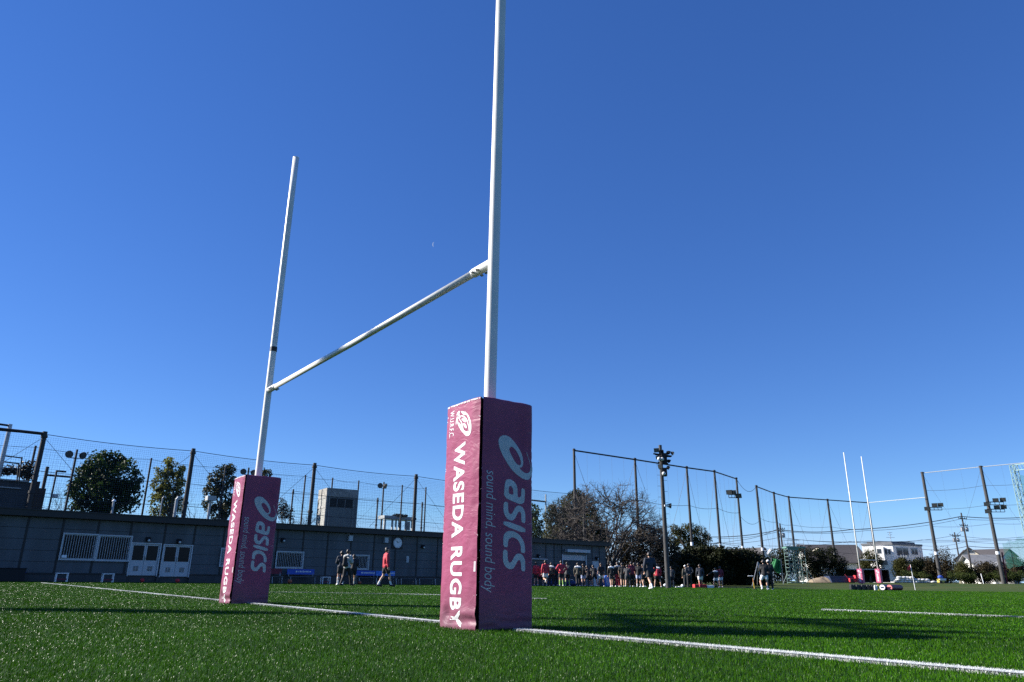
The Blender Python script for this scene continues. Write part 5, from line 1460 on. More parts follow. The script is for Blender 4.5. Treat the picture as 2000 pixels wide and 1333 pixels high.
# ------------------------------------------------------------------ houses
M['cream'] = mat('cream', (0.62, 0.56, 0.44), 0.8, var=.06, scale=1)
M['white_wall'] = mat('white_wall', (0.74, 0.72, 0.69), 0.8, var=.05, scale=1)
M['roof_dark'] = mat('roof_dark', (0.050, 0.046, 0.048), 0.8, var=.2, scale=2, bump=.3, stretch=(1, 1, 5))
M['roof_grey'] = mat('roof_grey', (0.16, 0.165, 0.175), 0.8, var=.15, scale=2, bump=.3)
M['house_glass'] = mat('house_glass', (0.04, 0.05, 0.06), 0.15, var=.3)
def house(name, lab, Y, x0, x1, y_eave, y_ridge, depth, yaw, wall_m, roof_m, gable=True, over=.5, ridge_side=True, wins=()):
    """gabled house from picture extents at depth Y, turned by yaw degrees"""
    a, b = at(x0, y_eave, Y), at(x1, y_eave, Y); c = (a + b) / 2; w = np.linalg.norm((b - a)[:2])
    ze = c[2]; zr = at((x0 + x1) / 2, y_ridge, Y)[2]; g0 = float(gz(c[0], c[1])) - .3
    ya = R(yaw); X = np.array([math.cos(ya), math.sin(ya), 0]); Yv = np.array([-math.sin(ya), math.cos(ya), 0])
    t = empty(name, (c[0], c[1], g0), lab, 'house', 'houses beyond the second pitch')
    cc = np.array([c[0], c[1], 0]) + Yv * depth / 2
    m = MB()
    if gable == 'x':     # ridge along X: gables on the two ends
        prof = [(-depth / 2, g0), (depth / 2, g0), (depth / 2, ze), (0, zr), (-depth / 2, ze)]
        m.prism(prof, cc + X * w / 2, Yv, np.array([0, 0, 1]), X, w)
    else:
        prof = [(-w / 2, g0), (w / 2, g0), (w / 2, ze), (0, zr), (-w / 2, ze)]
        m.prism(prof, cc - Yv * depth / 2, X, np.array([0, 0, 1]), -Yv, depth)
    wb(m, 'wall', M[wall_m], t)
    m = MB(); th = .16
    A, B, hw, ln = (Yv, X, depth / 2, w) if gable == 'x' else (X, Yv, w / 2, depth)
    sl_ = (zr - ze) / hw
    for sg in (-1, 1):
        e = cc + A * sg * (hw + over) + np.array([0, 0, ze - over * sl_ + .06]); r_ = cc + np.array([0, 0, zr + .06])
        vs = [e - B * (ln / 2 + over), e + B * (ln / 2 + over), r_ + B * (ln / 2 + over), r_ - B * (ln / 2 + over)]
        vs += [v + np.array([0, 0, th]) for v in vs]
        m.add(vs, [(0, 1, 2, 3), (7, 6, 5, 4), (0, 4, 5, 1), (1, 5, 6, 2), (2, 6, 7, 3), (3, 7, 4, 0)])
    wb(m, 'roof', M[roof_m], t)
    for u, v, ww, hh in wins:
        m = MB(); p = cc - Yv * (depth / 2 + .02) + X * u + np.array([0, 0, v]); m.box(p, (ww, .1, hh), X, Yv); o = wb(m, 'window', M['white_plain'], t); Lc = t.location + o.location
        m = MB(); m.box(p - Yv * .06 - np.array([Lc.x, Lc.y, Lc.z]), (ww - .16, .04, hh - .16), X, Yv); m.build('pane', M['house_glass'], o)
    return t, cc, X, Yv
t, cc, X, Yv = house('house', 'house with a wide dark brown roof behind the scaffold tower', 142, 1588, 1690, 1097, 1064, 11, -4, 'white_wall', 'roof_dark', 'x', .8)
m = MB(); p = at(1600, 1076, 139.5); q = [at(1593, 1077, 139.8), at(1606, 1077, 139.8), at(1600, 1071, 139.8)]
m.add([*q, *[v + np.array([0, 1.8, 0]) for v in q]], [(0, 1, 2), (5, 4, 3), (0, 3, 4, 1), (1, 4, 5, 2), (2, 5, 3, 0)]); wb(m, 'dormer', M['cream'], t)
t, cc, X, Yv = house('house', 'cream gabled house between the two concrete poles', 134, 1870, 1922, 1093, 1071, 12, -34, 'cream', 'roof_dark', True, .35, wins=((.3, 5.6, .9, .6),))
t, cc, X, Yv = house('house', 'low house with a pale grey roof right of the cream gabled house', 128, 1914, 1966, 1108, 1085, 7, -6, 'white_wall', 'roof_grey', 'x', .7)
t, cc, X, Yv = house('house', 'small white gable below the grey roof, left of the rightmost concrete pole', 124, 1943, 1974, 1114, 1099, 5, -20, 'white_wall', 'roof_grey', True, .5)
t, cc, X, Yv = house('house', 'white house with a thin dark roof edge at the right edge of the frame', 155, 1950, 1990, 1086, 1074, 9, 25, 'white_wall', 'roof_dark', True, .5)
t, cc, X, Yv = house('house', 'small white house with a balcony peeping over the end of the hedge', 132, 1478, 1506, 1088, 1072, 9, 20, 'white_wall', 'roof_dark', True, .5)
m = MB(); a, b = at(1490, 1088, 130), at(1505, 1090, 130)
for i in range(9): p = a + (b - a) * i / 8; m.tube([p, p + [0, 0, 1.1]], .05, 5)
m.tube([a + [0, 0, 1.1], b + [0, 0, 1.1]], .07, 5); m.tube([at(1499, 1083, 130), at(1506, 1074, 130)], .28, 6); wb(m, 'balcony_rail', M['white_plain'], t)
# modern white house
Yh = 138.0; k0 = at(1742.5, 1062, Yh); aL = at(1682, 1058, Yh + 3.0); aR = at(1800, 1066.5, Yh + 5)
g0 = float(gz(k0[0], k0[1])) - .3
t = empty('house', (k0[0], k0[1], g0), 'modern white flat-roofed house with balconies behind the distant goal', 'house', 'houses beyond the second pitch')
e1 = (aL - k0)[:2]; l1 = np.linalg.norm(e1); e1 = np.array([*(e1 / l1), 0]); e2 = (aR - k0)[:2]; l2 = np.linalg.norm(e2); e2 = np.array([*(e2 / l2), 0])
kz = np.array([k0[0], k0[1], 0])
zt = k0[2]
def quadprism(m, p, z0, z1):
    k = len(p); vs = [np.array([*q[:2], z0]) for q in p] + [np.array([*q[:2], z1]) for q in p]
    m.add(vs, [tuple(range(k - 1, -1, -1)), tuple(range(k, 2 * k))] + [(i, (i + 1) % k, k + (i + 1) % k, k + i) for i in range(k)])
foot = [kz, kz + e2 * l2, kz + e2 * l2 + e1 * l1 + np.array([0, 4, 0]), kz + e1 * l1]
m = MB(); quadprism(m, foot, g0, zt - .25); wb(m, 'wall', M['white_wall'], t)
m = MB(); ctr = sum(foot) / 4; quadprism(m, [ctr + (q - ctr) * 1.03 for q in foot], zt - .25, zt + .1)
up = [kz + e1 * l1 * .3 + e2 * 1.5, kz + e2 * l2 * .75 + np.array([0, 1, 0]), kz + e2 * l2 * .75 + np.array([0, 4, 0]), kz + e1 * l1 * .4 + np.array([0, 5, 0])]
quadprism(m, [ctr + (q - ctr) * .8 for q in foot], zt + .1, zt + .45); wb(m, 'roof', M['roof_grey'], t)
n1 = np.array([e1[1], -e1[0], 0]); n1 = n1 if n1[1] < 0 else -n1; n2_ = np.array([-e2[1], e2[0], 0]); n2_ = n2_ if n2_[1] < 0 else -n2_
def wn_(e, n, u0, u1, z0, z1, d=.06):
    m = MB(); p = kz + e * (u0 + u1) / 2 + np.array([0, 0, (z0 + z1) / 2]) + n * d / 2; m.box(p, (u1 - u0, d, z1 - z0), e, n); o = wb(m, 'window', M['alu'], t); Lc = t.location + o.location
    m = MB(); k = 2; w = (u1 - u0) / k
    for i in range(k): m.box(kz + e * (u0 + w * (i + .5)) + np.array([0, 0, (z0 + z1) / 2]) + n * (d + .012) - np.array([Lc.x, Lc.y, Lc.z]), (w - .18, .02, z1 - z0 - .2), e, n)
    m.build('pane', M['house_glass'], o)
S = Yh / FPX * 1.06
wn_(e1, n1, .4, 1.5, zt - 2.0, zt - .9); wn_(e1, n1, .25 + 1.4, 2.2, zt - 2.1, zt - .8)
wn_(e2, n2_, l2 * .10, l2 * .50, zt - 2.2, zt - .6); wn_(e2, n2_, l2 * .60, l2 * .82, zt - 1.9, zt - .6)
m = MB(); p = kz + e1 * (l1 * .42) + n1 * .7; m.box(p + np.array([0, 0, zt - 2.3]), (1.5, 1.4, 3.4), e1, n1); wb(m, 'bay', M['white_wall'], t)
m = MB(); m.box(p + n1 * .72 + np.array([0, 0, zt - 1.4]), (.7, .04, .8), e1, n1); wb(m, 'window', M['house_glass'], t)
m = MB(); zb_ = zt - 3.2
m.box(kz + e2 * 1.6 + n2_ * .7 + np.array([0, 0, zb_]), (3.4, 1.4, .2), e2, n2_)
for i in range(4): m.tube([kz + n2_ * 1.35 + e2 * .0 + np.array([0, 0, zb_ + .3 * i + .2]), kz + n2_ * 1.35 + e2 * 3.2 + np.array([0, 0, zb_ + .3 * i + .2])], .045, 5)
for i in range(5): m.tube([kz + n2_ * 1.35 + e2 * .8 * i + np.array([0, 0, zb_]), kz + n2_ * 1.35 + e2 * .8 * i + np.array([0, 0, zb_ + 1.15])], .04, 5)
wb(m, 'balcony', M['alu'], t)
m = MB(); q = at(1733, 1103, Yh - 4); m.box((q[0], q[1] + 1, (q[2] + g0) / 2 + .5), (2.6, 2.5, q[2] - g0)); wb(m, 'porch', M['white_wall'], t)
m = MB(); q = at(1730, 1099, Yh - 6); m.box((q[0], q[1] + 1, q[2]), (1.6, .06, .8)); wb(m, 'window', M['house_glass'], t)
m = MB(); r0 = at(1740, 1056, Yh + 2); m.tube([(r0[0], r0[1], zt), (r0[0], r0[1], zt + 2.3)], .05, 5)
for zz, w in ((2.1, .5), (1.7, .4), (1.2, .8)): m.tube([(r0[0] - w, r0[1], zt + zz), (r0[0] + w, r0[1], zt + zz)], .03, 4)
wb(m, 'aerial', M['steel'], t)

# ------------------------------------------------------------------ utility poles and wires
def utility(px, py, pxb, Y, lab, arms):
    tp = at(px, py, Y); g0 = float(gz(tp[0], tp[1]))
    t = empty('utility_pole', (tp[0], tp[1], g0), lab, 'utility pole', 'utility poles beyond the second pitch')
    m = MB(); m.tube([(tp[0], tp[1], g0 - .3), tuple(tp)], [.19, .12], 10); wb(m, 'pole', M['brown_pole'], t)
    m = MB()
    for dz_, w in arms:
        m.box((tp[0], tp[1] - .12, tp[2] - dz_), (w * 2, .1, .1), (.9, .4, 0), (-.4, .9, 0))
        for sg in (-1, -.5, .5, 1): m.lathe((tp[0] + sg * w * .9, tp[1] - .12 + sg * w * .4, tp[2] - dz_ + .05), [(.05, 0), (.07, .1), (.03, .2)], 6)
    wb(m, 'crossarm', M['dark_pole'], t)
    m = MB()
    for sg in (-1, .6): m.lathe((tp[0] + sg * .55, tp[1] - .3, tp[2] - arms[-1][0] - 1.0), [(.22, 0), (.24, .1), (.24, .65), (.1, .75)], 10)
    wb(m, 'transformer', M['steel'], t)
    return tp
u1 = utility(1523, 1023, 1530, 125, 'utility pole left of the green scaffold tower', ((.9, .9), (1.3, .7)))
u2 = utility(1877, 1002, 1896, 128, 'taller utility pole between the two concrete poles', ((1.0, 1.1), (2.2, 1.0)))
u3 = utility(1864, 1040, 1872, 150, 'shorter utility pole left of the taller one', ((.6, 1.6), (.9, .9)))
def wire(lab, pts, r=.035, sag=.4):
    P_ = [at(*p) for p in pts]; c = P_[len(P_) // 2]
    m = MB()
    for a, b in zip(P_[:-1], P_[1:]): cable(m, a, b, sag, r, 10)
    o = m.build('power_line', M['wire'], origin=c); tag(o, lab, 'power line', 'power lines beyond the second pitch')
W = [('power line between the two utility poles, thickest of all', [(1380, 1049, 128), (1523, 1035, 125), (1660, 1035, 126), (1877, 1009, 128), (2040, 1007, 128)], .06),
     ('thin power line just under the thickest one', [(1400, 1052, 128), (1523, 1038, 125), (1690, 1037, 126), (1877, 1014, 128), (2040, 1009, 128)], .03),
     ('power line crossing low in front of the sky left of the scaffold tower', [(1380, 1062, 130), (1523, 1050, 125), (1700, 1057, 130), (2040, 1051, 128)], .03),
     ('power line passing just above the white house roof', [(1540, 1052, 128), (1720, 1058, 132), (1864, 1046, 148), (2040, 1054, 140)], .03),
     ('power line level with the white house aerial', [(1480, 1066, 130), (1660, 1058, 140), (1800, 1055, 140), (2040, 1045, 135)], .03),
     ('lowest power line above the right bushes', [(1800, 1073, 140), (1890, 1067, 134), (2040, 1065, 134)], .045),
     ('second lowest power line above the right bushes', [(1800, 1066, 142), (1888, 1058, 130), (2040, 1058, 132)], .025),
     ('steep service wire between the tall and short utility poles', [(1868, 1044, 149), (1884, 1022, 129)], .03),
     ('power line sloping left from the left utility pole', [(1330, 1060, 128), (1440, 1056, 126), (1523, 1031, 125)], .03)]
for lab, pts, r in W: wire(lab, pts, r)

# ------------------------------------------------------------------ things around the second pitch
# scaffold tower
Ys = 97.0; b0 = col_at(1565, Ys)
t = empty('scaffold_tower', b0, 'green scaffold viewing tower with ladders and a railed deck', 'scaffold')
M['scaf_green'] = mat('scaf_green', (0.10, 0.22, 0.17), 0.5, var=.15); M['scaf_grey'] = mat('scaf_grey', (0.17, 0.26, 0.23), 0.5, var=.15)
sx0, sx1 = at(1546, 1134, Ys)[0], at(1578, 1134, Ys)[0]; w = sx1 - sx0; zt = at(1555, 1071, Ys)[2]; z0 = b0[2]
w2 = w * .62; dpt = 1.5
m = MB()
for x in (sx0, sx0 + w * .5, sx0 + w2 * 1.0, sx1):
    for y in (Ys, Ys + dpt): m.tube([(x, y, z0), (x, y, zt)], .035, 6)
wb(m, 'posts', M['scaf_grey'], t)
m = MB(); nlev = 9
for i in range(nlev + 1):
    z = z0 + .15 + (zt - z0 - .3) * i / nlev
    for y in (Ys, Ys + dpt): m.tube([(sx0, y, z), (sx0 + w2, y, z)], .028, 5)
    if i % 2 == 0: m.tube([(sx0 + w2, Ys, z), (sx1, Ys, z)], .025, 5)
    for x in (sx0, sx0 + w2, sx1): m.tube([(x, Ys, z), (x, Ys + dpt, z)], .025, 5)
for i in range(nlev):
    za, zb_ = z0 + .15 + (zt - z0 - .3) * i / nlev, z0 + .15 + (zt - z0 - .3) * (i + 1) / nlev
    xa, xb = (sx0 + .2, sx0 + w2 - .2) if i % 2 else (sx0 + w2 - .2, sx0 + .2)
    m.tube([(xa, Ys + .05, za), (xb, Ys + .05, zb_)], .03, 5)
    m.tube([(sx0 + .1 + w2 * .5, Ys + .02, za), (sx0 + w2 * .55, Ys + .02, zb_)], .02, 5)
wb(m, 'braces', M['scaf_grey'], t)
m = MB(); m.box((sx0 + w / 2, Ys + dpt / 2, zt + .1), (w + .3, dpt + .3, .2)); m.box((sx0 + w2 / 2, Ys - .05, zt - .12), (w2, .08, .26)); wb(m, 'deck', M['scaf_green'], t)
m = MB()
for z in (.55, 1.05):
    m.tube([(sx0, Ys, zt + z), (sx1, Ys, zt + z), (sx1, Ys + dpt, zt + z), (sx0, Ys + dpt, zt + z)], .022, 5, closed=True)
for x in (sx0, sx0 + w * .45, sx0 + w * .55, sx1):
    for y in (Ys, Ys + dpt): m.tube([(x, y, zt), (x, y, zt + 1.05)], .022, 5)
wb(m, 'railing', M['steel'], t)
m = MB()
for x in (sx0 + w * .42, sx0 + w * .62):
    m.tube([(x + .25, Ys - .7, z0), (x, Ys - .05, z0 + 2.4)], .03, 5)
for i in range(8): zz = z0 + .25 + i * .28; f = i * .28 / 2.4; m.tube([(sx0 + w * .42 + .25 * (1 - f), Ys - .7 + .6 * f, zz), (sx0 + w * .62 + .25 * (1 - f), Ys - .7 + .6 * f, zz)], .022, 5)
m.tube([(sx0 - .1, Ys, z0 + 1.9), (sx0 - 1.2, Ys - .3, z0 + .05)], .03, 5); m.tube([(sx1 + .1, Ys, z0 + 1.9), (sx1 + .7, Ys - .3, z0 + .05)], .03, 5)
wb(m, 'ladder', M['scaf_grey'], t)
# dugout
Yd = 112.0; a, b = at(1597, 1111.5, Yd), at(1722, 1111, Yd + 3); zr = a[2]; c = col_at(1658, Yd)
t = empty('dugout_shelter', c, 'long dark open shelter with a thin pale roof edge behind the distant goal', 'shelter')
m = MB(); m.box(((a[0] + b[0]) / 2, Yd + 1.6, zr), (b[0] - a[0], 3.6, .12), (1, .12, 0), (-.12, 1, 0)); wb(m, 'roof', M['pale_pipe'], t)
m = MB(); m.box(((a[0] + b[0]) / 2 + 2.0, Yd + 3.2, (zr + c[2]) / 2), (b[0] - a[0] - 4, .15, zr - c[2] - .14)); m.box((b[0] - .3, Yd + 1.8, (zr + c[2]) / 2), (.15, 2.6, zr - c[2] - .14)); wb(m, 'back_wall', M['dark_inside'], t)
for px in (1603, 1618, 1632, 1650, 1680, 1716):
    q = at(px, 1120, Yd + .3); m = MB(); m.tube([(q[0], Yd + .3, c[2]), (q[0], Yd + .3, zr - .06)], .06, 6); wb(m, 'post', M['pale_pipe'], t)
for i, px in enumerate((1602, 1617.5, 1631)):
    q = at(px, 1121, Yd - .3); t = empty('white_chair', (q[0], Yd - .3, c[2]), ('white chair standing leftmost under the shelter roof', 'white chair standing in the middle under the shelter roof', 'white chair standing rightmost under the shelter roof')[i], 'chair', 'white chairs under the shelter')
    z = c[2]; zs = q[2] - .1
    m = MB(); m.box((q[0], Yd - .3, zs), (.5, .5, .06)); wb(m, 'seat', M['white_plain'], t)
    m = MB()
    for sg in (-.22, .22): m.tube([(q[0] + sg, Yd - .08, zs), (q[0] + sg, Yd - .02, zs + .62)], .04, 6)
    for zz in (.25, .42, .6): m.box((q[0], Yd - .04, zs + zz), (.46, .05, .10))
    wb(m, 'backrest', M['white_plain'], t)
    for sx in (-.22, .22):
        for sy in (-.22, .22): m = MB(); m.tube([(q[0] + sx, Yd - .3 + sy, z), (q[0] + sx, Yd - .3 + sy, zs)], .03, 5); wb(m, 'leg', M['white_plain'], t)
# earth mound, sacks, skip and carts
M['earth'] = mat('earth', (0.20, 0.155, 0.105), 0.95, var=.3, scale=4, bump=.5)
def mound(px0, px1, py, Y, lab, mt, name='earth_mound', cat='earth mound', amp=.25, dep=1.6):
    a, b = at(px0, py, Y), at(px1, py, Y); g0 = float(gz((a[0] + b[0]) / 2, Y)); h = a[2] - g0; n, k = 26, 12; V = []
    for j in range(k):
        for i in range(n):
            u, v = i / (n - 1), j / (k - 1); e = math.sin(math.pi * u) ** .55 * math.sin(math.pi * v) ** .7
            V.append((a[0] + (b[0] - a[0]) * u, Y - dep + 2 * dep * v, g0 - .02 + h * e * (1 + amp * mn.noise((u * 7, v * 4, px0)))))
    F = [(j * n + i, j * n + i + 1, (j + 1) * n + i + 1, (j + 1) * n + i) for j in range(k - 1) for i in range(n - 1)]
    m = MB(); m.add(V, F); c = ((a[0] + b[0]) / 2, Y, g0); o = m.build(name, M[mt], smooth=True, origin=c); return tag(o, lab, cat)
mound(1580, 1632, 1127, 108, 'heap of light brown earth right of the scaffold tower', 'earth')
M['tarp'] = mat('tarp', (0.03, 0.05, 0.11), 0.6, var=.2)
q = col_at(1642, 107); m = MB(); zt_ = at(1642, 1127, 107)[2]
m.prism([(-1.6, 0), (1.6, 0), (1.9, zt_ - q[2]), (-1.9, zt_ - q[2])], (q[0], 106.2, q[2]), (1, 0, 0), (0, 0, 1), (0, -1, 0), 1.8); m.box((q[0], 107.1, zt_ + .04), (3.9, 1.9, .08))
tag(m.build('skip_bin', M['tarp'], bevel=.03), 'dark blue open-topped skip left of the distant goal', 'skip')
q = col_at(1668, 106); m = MB(); m.box((q[0], 106, q[2] + .35), (1.5, .8, .5)); m.box((q[0] + .35, 106, q[2] + .8), (.5, .7, .4)); m.tube([(q[0] - .7, 106, q[2] + .5), (q[0] - 1.2, 106, q[2] + 1.1)], .04, 6)
t = empty('roller_cart', q, 'small red field machine beside the dark skip', 'machine'); wb(m, 'body', M['red_cloth'], t, bevel=.05)
for sx in (-.5, .5): m = MB(); m.lathe((q[0] + sx, 105.5, q[2] + .25), [(.25, 0), (.25, .15)], 14, (0, 1, 0)); wb(m, 'wheel', M['black_rubber'], t)
M['sack'] = mat('sack', (0.62, 0.62, 0.60), 0.9, var=.25, scale=3, bump=.3)
ns = 0
for row, cnt in ((0, 10), (1, 8), (2, 4)):
    for i in range(cnt):
        px = 1750 + i * 8.0 + row * 4 + random.uniform(-1, 1); q = col_at(px, 110.5 + random.uniform(-.3, .3)); m = MB()
        m.ball((0, 0, 0), .40, 10, 6, (1.15, .8, .42))
        m.v = [(x + .04 * mn.noise((x * 5, y * 5, i)), y, z + .05 * mn.noise((x * 6, z * 6, px))) for x, y, z in m.v]
        o = m.build('sand_sack', M['sack'], smooth=True); o.location = (q[0], q[1], q[2] + .17 + .3 * row); o.rotation_euler = (0, random.uniform(-.15, .15), random.uniform(-.5, .5))
        tag(o, 'white sack lying in the low pile along the far edge right of the distant goal', 'sack', 'white sacks piled right of the distant goal')
q = col_at(1839, 109); t = empty('field_cart', q, 'small yellow cart with blue load by the first concrete pole', 'cart')
M['yellow'] = mat('yellow', (0.62, 0.50, 0.10), 0.6, var=.1)
m = MB(); m.box((q[0], 109, q[2] + .38), (1.0, .7, .5)); wb(m, 'body', M['yellow'], t, bevel=.03)
m = MB(); m.ball((q[0] - .1, 109, q[2] + .85), .34, 10, 7, (1.2, .8, .8)); wb(m, 'load', M['blue_cloth'], t, smooth=True)
for sx in (-.35, .35): m = MB(); m.lathe((q[0] + sx, 108.6, q[2] + .18), [(.18, 0), (.18, .1)], 12, (0, 1, 0)); wb(m, 'wheel', M['black_rubber'], t)
m = MB(); m.box((q[0], 108.62, q[2] + .55), (.9, .03, .25)); wb(m, 'side_board', M['white_plain'], t)
# corner flag and marker stakes
q = ground_at(1787, 1144.5) if False else col_at(1786, 66)
q[2] = at(1786.5, 1144.5, 66)[2]; tpf = at(1777.5, 1103, 66); t = empty('corner_flag', q, 'leaning white corner pole with a red flag at the turf edge', 'flag')
q[2] = min(q[2], float(gz(q[0], q[1])) + .02)
m = MB(); tpx = np.array([tpf[0] + .02, 66, tpf[2]]); qb = np.array([at(1786.5, 1144.5, 66)[0], 66, float(gz(q[0], 66)) - .02]); m.tube([qb, tpx], .025, 8); wb(m, 'pole', M['white_plain'], t)
m = MB(); n = 8; V = []
for i in range(n + 1):
    u = i / n; x = tpx[0] - .36 * u; y = 66 + .05 * math.sin(u * 5)
    V += [(x, y - .005, tpx[2] - .05 - .12 * u * 1.6), (x, y - .005, tpx[2] - .42 - .10 * u)]
m.add(V, [(2 * i, 2 * i + 2, 2 * i + 3, 2 * i + 1) for i in range(n)]); wb(m, 'flag', M['red_cloth'], t)
def stake(px0, py0, px1, py1, Y, lab, mt='white_plain', r=.05, name='marker_stake', cat='stake', grp='stakes around the second pitch'):
    a, b = at(px0, py0, Y), at(px1, py1, Y); b[2] = float(gz(b[0], Y)) - .02; m = MB(); m.tube([b, a], r, 8); m.lathe(a, [(r, 0), (r * 1.2, .02), (r * .3, .08)], 8); o = m.build(name, M[mt], origin=b); tag(o, lab, cat, grp)
stake(1916, 1122, 1921, 1140, 104, 'leaning pale stake in front of the low bright shrubs at right')
stake(1957, 1080, 1966, 1135, 112, 'reddish slanting post just right of the rightmost concrete pole', 'maroon_cloth', .10)
# tackle gear at the edge of the turf
M['bag_blk'] = mat('bag_blk', (0.022, 0.024, 0.025), 0.55, var=.25, scale=5); M['bag_navy'] = mat('bag_navy', (0.02, 0.035, 0.12), 0.5, var=.15); M['bag_maroon'] = mat('bag_maroon', (0.12, 0.015, 0.03), 0.55, var=.15)
Ye = 61.0
for i in range(9):
    px = 1661 + i * 5.1; q = col_at(px, Ye + .1 * (i % 2)); h = at(px, 1142.5, Ye)[2] - q[2]; h = max(h, .42)
    m = MB(); m.box((0, 0, h / 2 - .01), (.235, .42, h)); o = m.build('hit_shield', M['bag_blk'], bevel=.05); o.location = tuple(q); o.rotation_euler = (0, 0, random.uniform(-.12, .12))
    tag(o, 'black padded shield standing in the row at the turf edge below the distant goal', 'hit shield', 'black shields in a row below the distant goal')
def bottle(px, lab, mt):
    q = col_at(px, Ye - .6); m = MB(); m.lathe((0, 0, 0), [(.06, 0), (.065, .22), (.065, .3), (.03, .36), (.03, .40)], 12); o = m.build('water_bottle', M[mt], smooth=False); o.location = tuple(q); tag(o, lab, 'bottle', 'bottles at the turf edge')
bottle(1706.5, 'white bottle standing next to the black shields', 'white_plain'); bottle(1710, 'white bottle between another white one and the yellow cone', 'white_plain')
q = col_at(1713.5, Ye - .6); m = MB(); m.lathe((0, 0, 0), [(.15, 0), (.15, .03), (.10, .04), (.03, .42), (.01, .44)], 14); o = m.build('marker_cone', M['yellow']); o.location = tuple(q); tag(o, 'yellow cone beside the white bottles at the turf edge', 'cone')
def tackle(px0, px1, lab, mt, face):
    a, b = col_at(px0, Ye - .5), col_at(px1, Ye + 1.6); t = empty('tackle_bag', a, lab, 'tackle bag', 'tackle bags lying at the turf edge'); r = .22
    d = (b - a); d[2] = 0; d /= np.linalg.norm(d); a = a + np.array([0, 0, r]); b = b + np.array([0, 0, r])
    m = MB(); m.tube([a, a + d * .05, b], [r * .9, r, r], 18); wb(m, 'body', M[mt], t)
    m = MB(); m.lathe(a - d * .012, [(r * .93, 0), (r * .93, .012)], 18, d); wb(m, 'end_cap', M[face], t)
    sd = np.cross(d, [0, 0, 1]); m = MB(); m.box(a - d * .02, (r * 1.0, .012, r * .4), sd, d); wb(m, 'handle', M['bag_navy' if face == 'white_plain' else 'lamp_black'], t)
M['cap_red'] = mat('cap_red', (0.70, 0.22, 0.22), 0.5, var=.15)
tackle(1721, 1736, 'navy tackle bag with a white end lying at the turf edge', 'bag_navy', 'white_plain'); tackle(1735, 1756, 'maroon tackle bag with a red and white end lying at the turf edge', 'bag_maroon', 'cap_red')
# red and white crash mats by the players
def mat_pad(px0, px1, Y, lab, mt, h=.26):
    a, b = col_at(px0, Y), col_at(px1, Y); m = MB(); w = b[0] - a[0]; m.box((0, 0, h / 2), (w, .8, h)); m.box((0, 0, h * .5), (w + .02, .82, .03)); o = m.build('crash_mat', M[mt], bevel=.04); o.location = tuple((a + b) / 2); tag(o, lab, 'mat', 'crash mats lying by the players')
mat_pad(1354, 1377, 63, 'red crash mat lying in front of the player in white shorts', 'red_cloth'); mat_pad(1378, 1391, 63, 'white crash mat lying beside the red one', 'white_plain', .2)
# hurdle stand, tripod, green net, blue bag
q = col_at(1472, 52); tpp = at(1470.5, 1125.5, 52); t = empty('hurdle_stand', q, 'thin red and yellow post with a short white crossbar', 'post')
M['orange_pole'] = mat('orange_pole', (0.55, 0.22, 0.06), 0.5); M['yellow_pole'] = mat('yellow_pole', (0.60, 0.42, 0.05), 0.5)
zm = (q[2] + tpp[2]) / 2
m = MB(); m.tube([(q[0], 52, q[2]), (q[0] - .03, 52, zm)], .025, 8); wb(m, 'lower_pole', M['yellow_pole'], t)
m = MB(); m.tube([(q[0] - .03, 52, zm), (q[0] - .06, 52, tpp[2])], .025, 8); wb(m, 'upper_pole', M['orange_pole'], t)
m = MB(); e = at(1461, 1126, 52); m.tube([(e[0], 52, tpp[2]), (q[0] - .02, 52, tpp[2])], .03, 8); wb(m, 'crossbar', M['white_plain'], t)
m = MB(); m.lathe((q[0], 52, q[2]), [(.16, 0), (.16, .03), (.04, .05)], 14); wb(m, 'foot', M['black_rubber'], t)
Yq = 80.0; q = col_at(1484, Yq); t = empty('steel_tripod', q, 'grey steel tripod frame left of the kicking player', 'tripod'); ap = at(1480, 1098, Yq)
for px in (1468, 1486, 1478):
    e = col_at(px, Yq + (.8 if px == 1478 else -.3)); m = MB(); m.tube([e, ap], .04, 6); wb(m, 'leg', M['steel'], t)
m = MB(); p1, p2, p3 = at(1485.5, 1106, Yq), at(1481, 1106, Yq), at(1482.5, 1113, Yq); m.tube([ap, p1, p3], .04, 6); m.tube([p2, p1], .04, 6); wb(m, 'brace', M['pale_pipe'], t)
Yn = 92.0; q = col_at(1516, Yn); t = empty('practice_net', q, 'bright green practice net hanging on a frame beside the net pole', 'net'); M['bright_net'] = mat('bright_net', (0.012, 0.16, 0.045), 0.8, var=.25, scale=8)
m = MB(); n, k = 14, 10; V = []
for j in range(k):
    for i in range(n):
        u, v = i / (n - 1), j / (k - 1); a = at(1507 + 17 * u, 1091 + 3 * u + (27 - 10 * abs(u - .8)) * v, Yn); V.append((a[0], Yn + .25 * math.sin(u * 9 + v * 3), a[2]))
m.add(V, [(j * n + i, j * n + i + 1, (j + 1) * n + i + 1, (j + 1) * n + i) for j in range(k - 1) for i in range(n - 1)]); o = wb(m, 'mesh', M['bright_net'], t, smooth=True); sd_ = o.modifiers.new('thick', 'SOLIDIFY'); sd_.thickness = .02
m = MB(); a, b = at(1506, 1090, Yn), at(1525, 1093, Yn); m.tube([(a[0], Yn, q[2]), a, b, (b[0], Yn, q[2])], .04, 6); wb(m, 'frame', M['steel'], t)
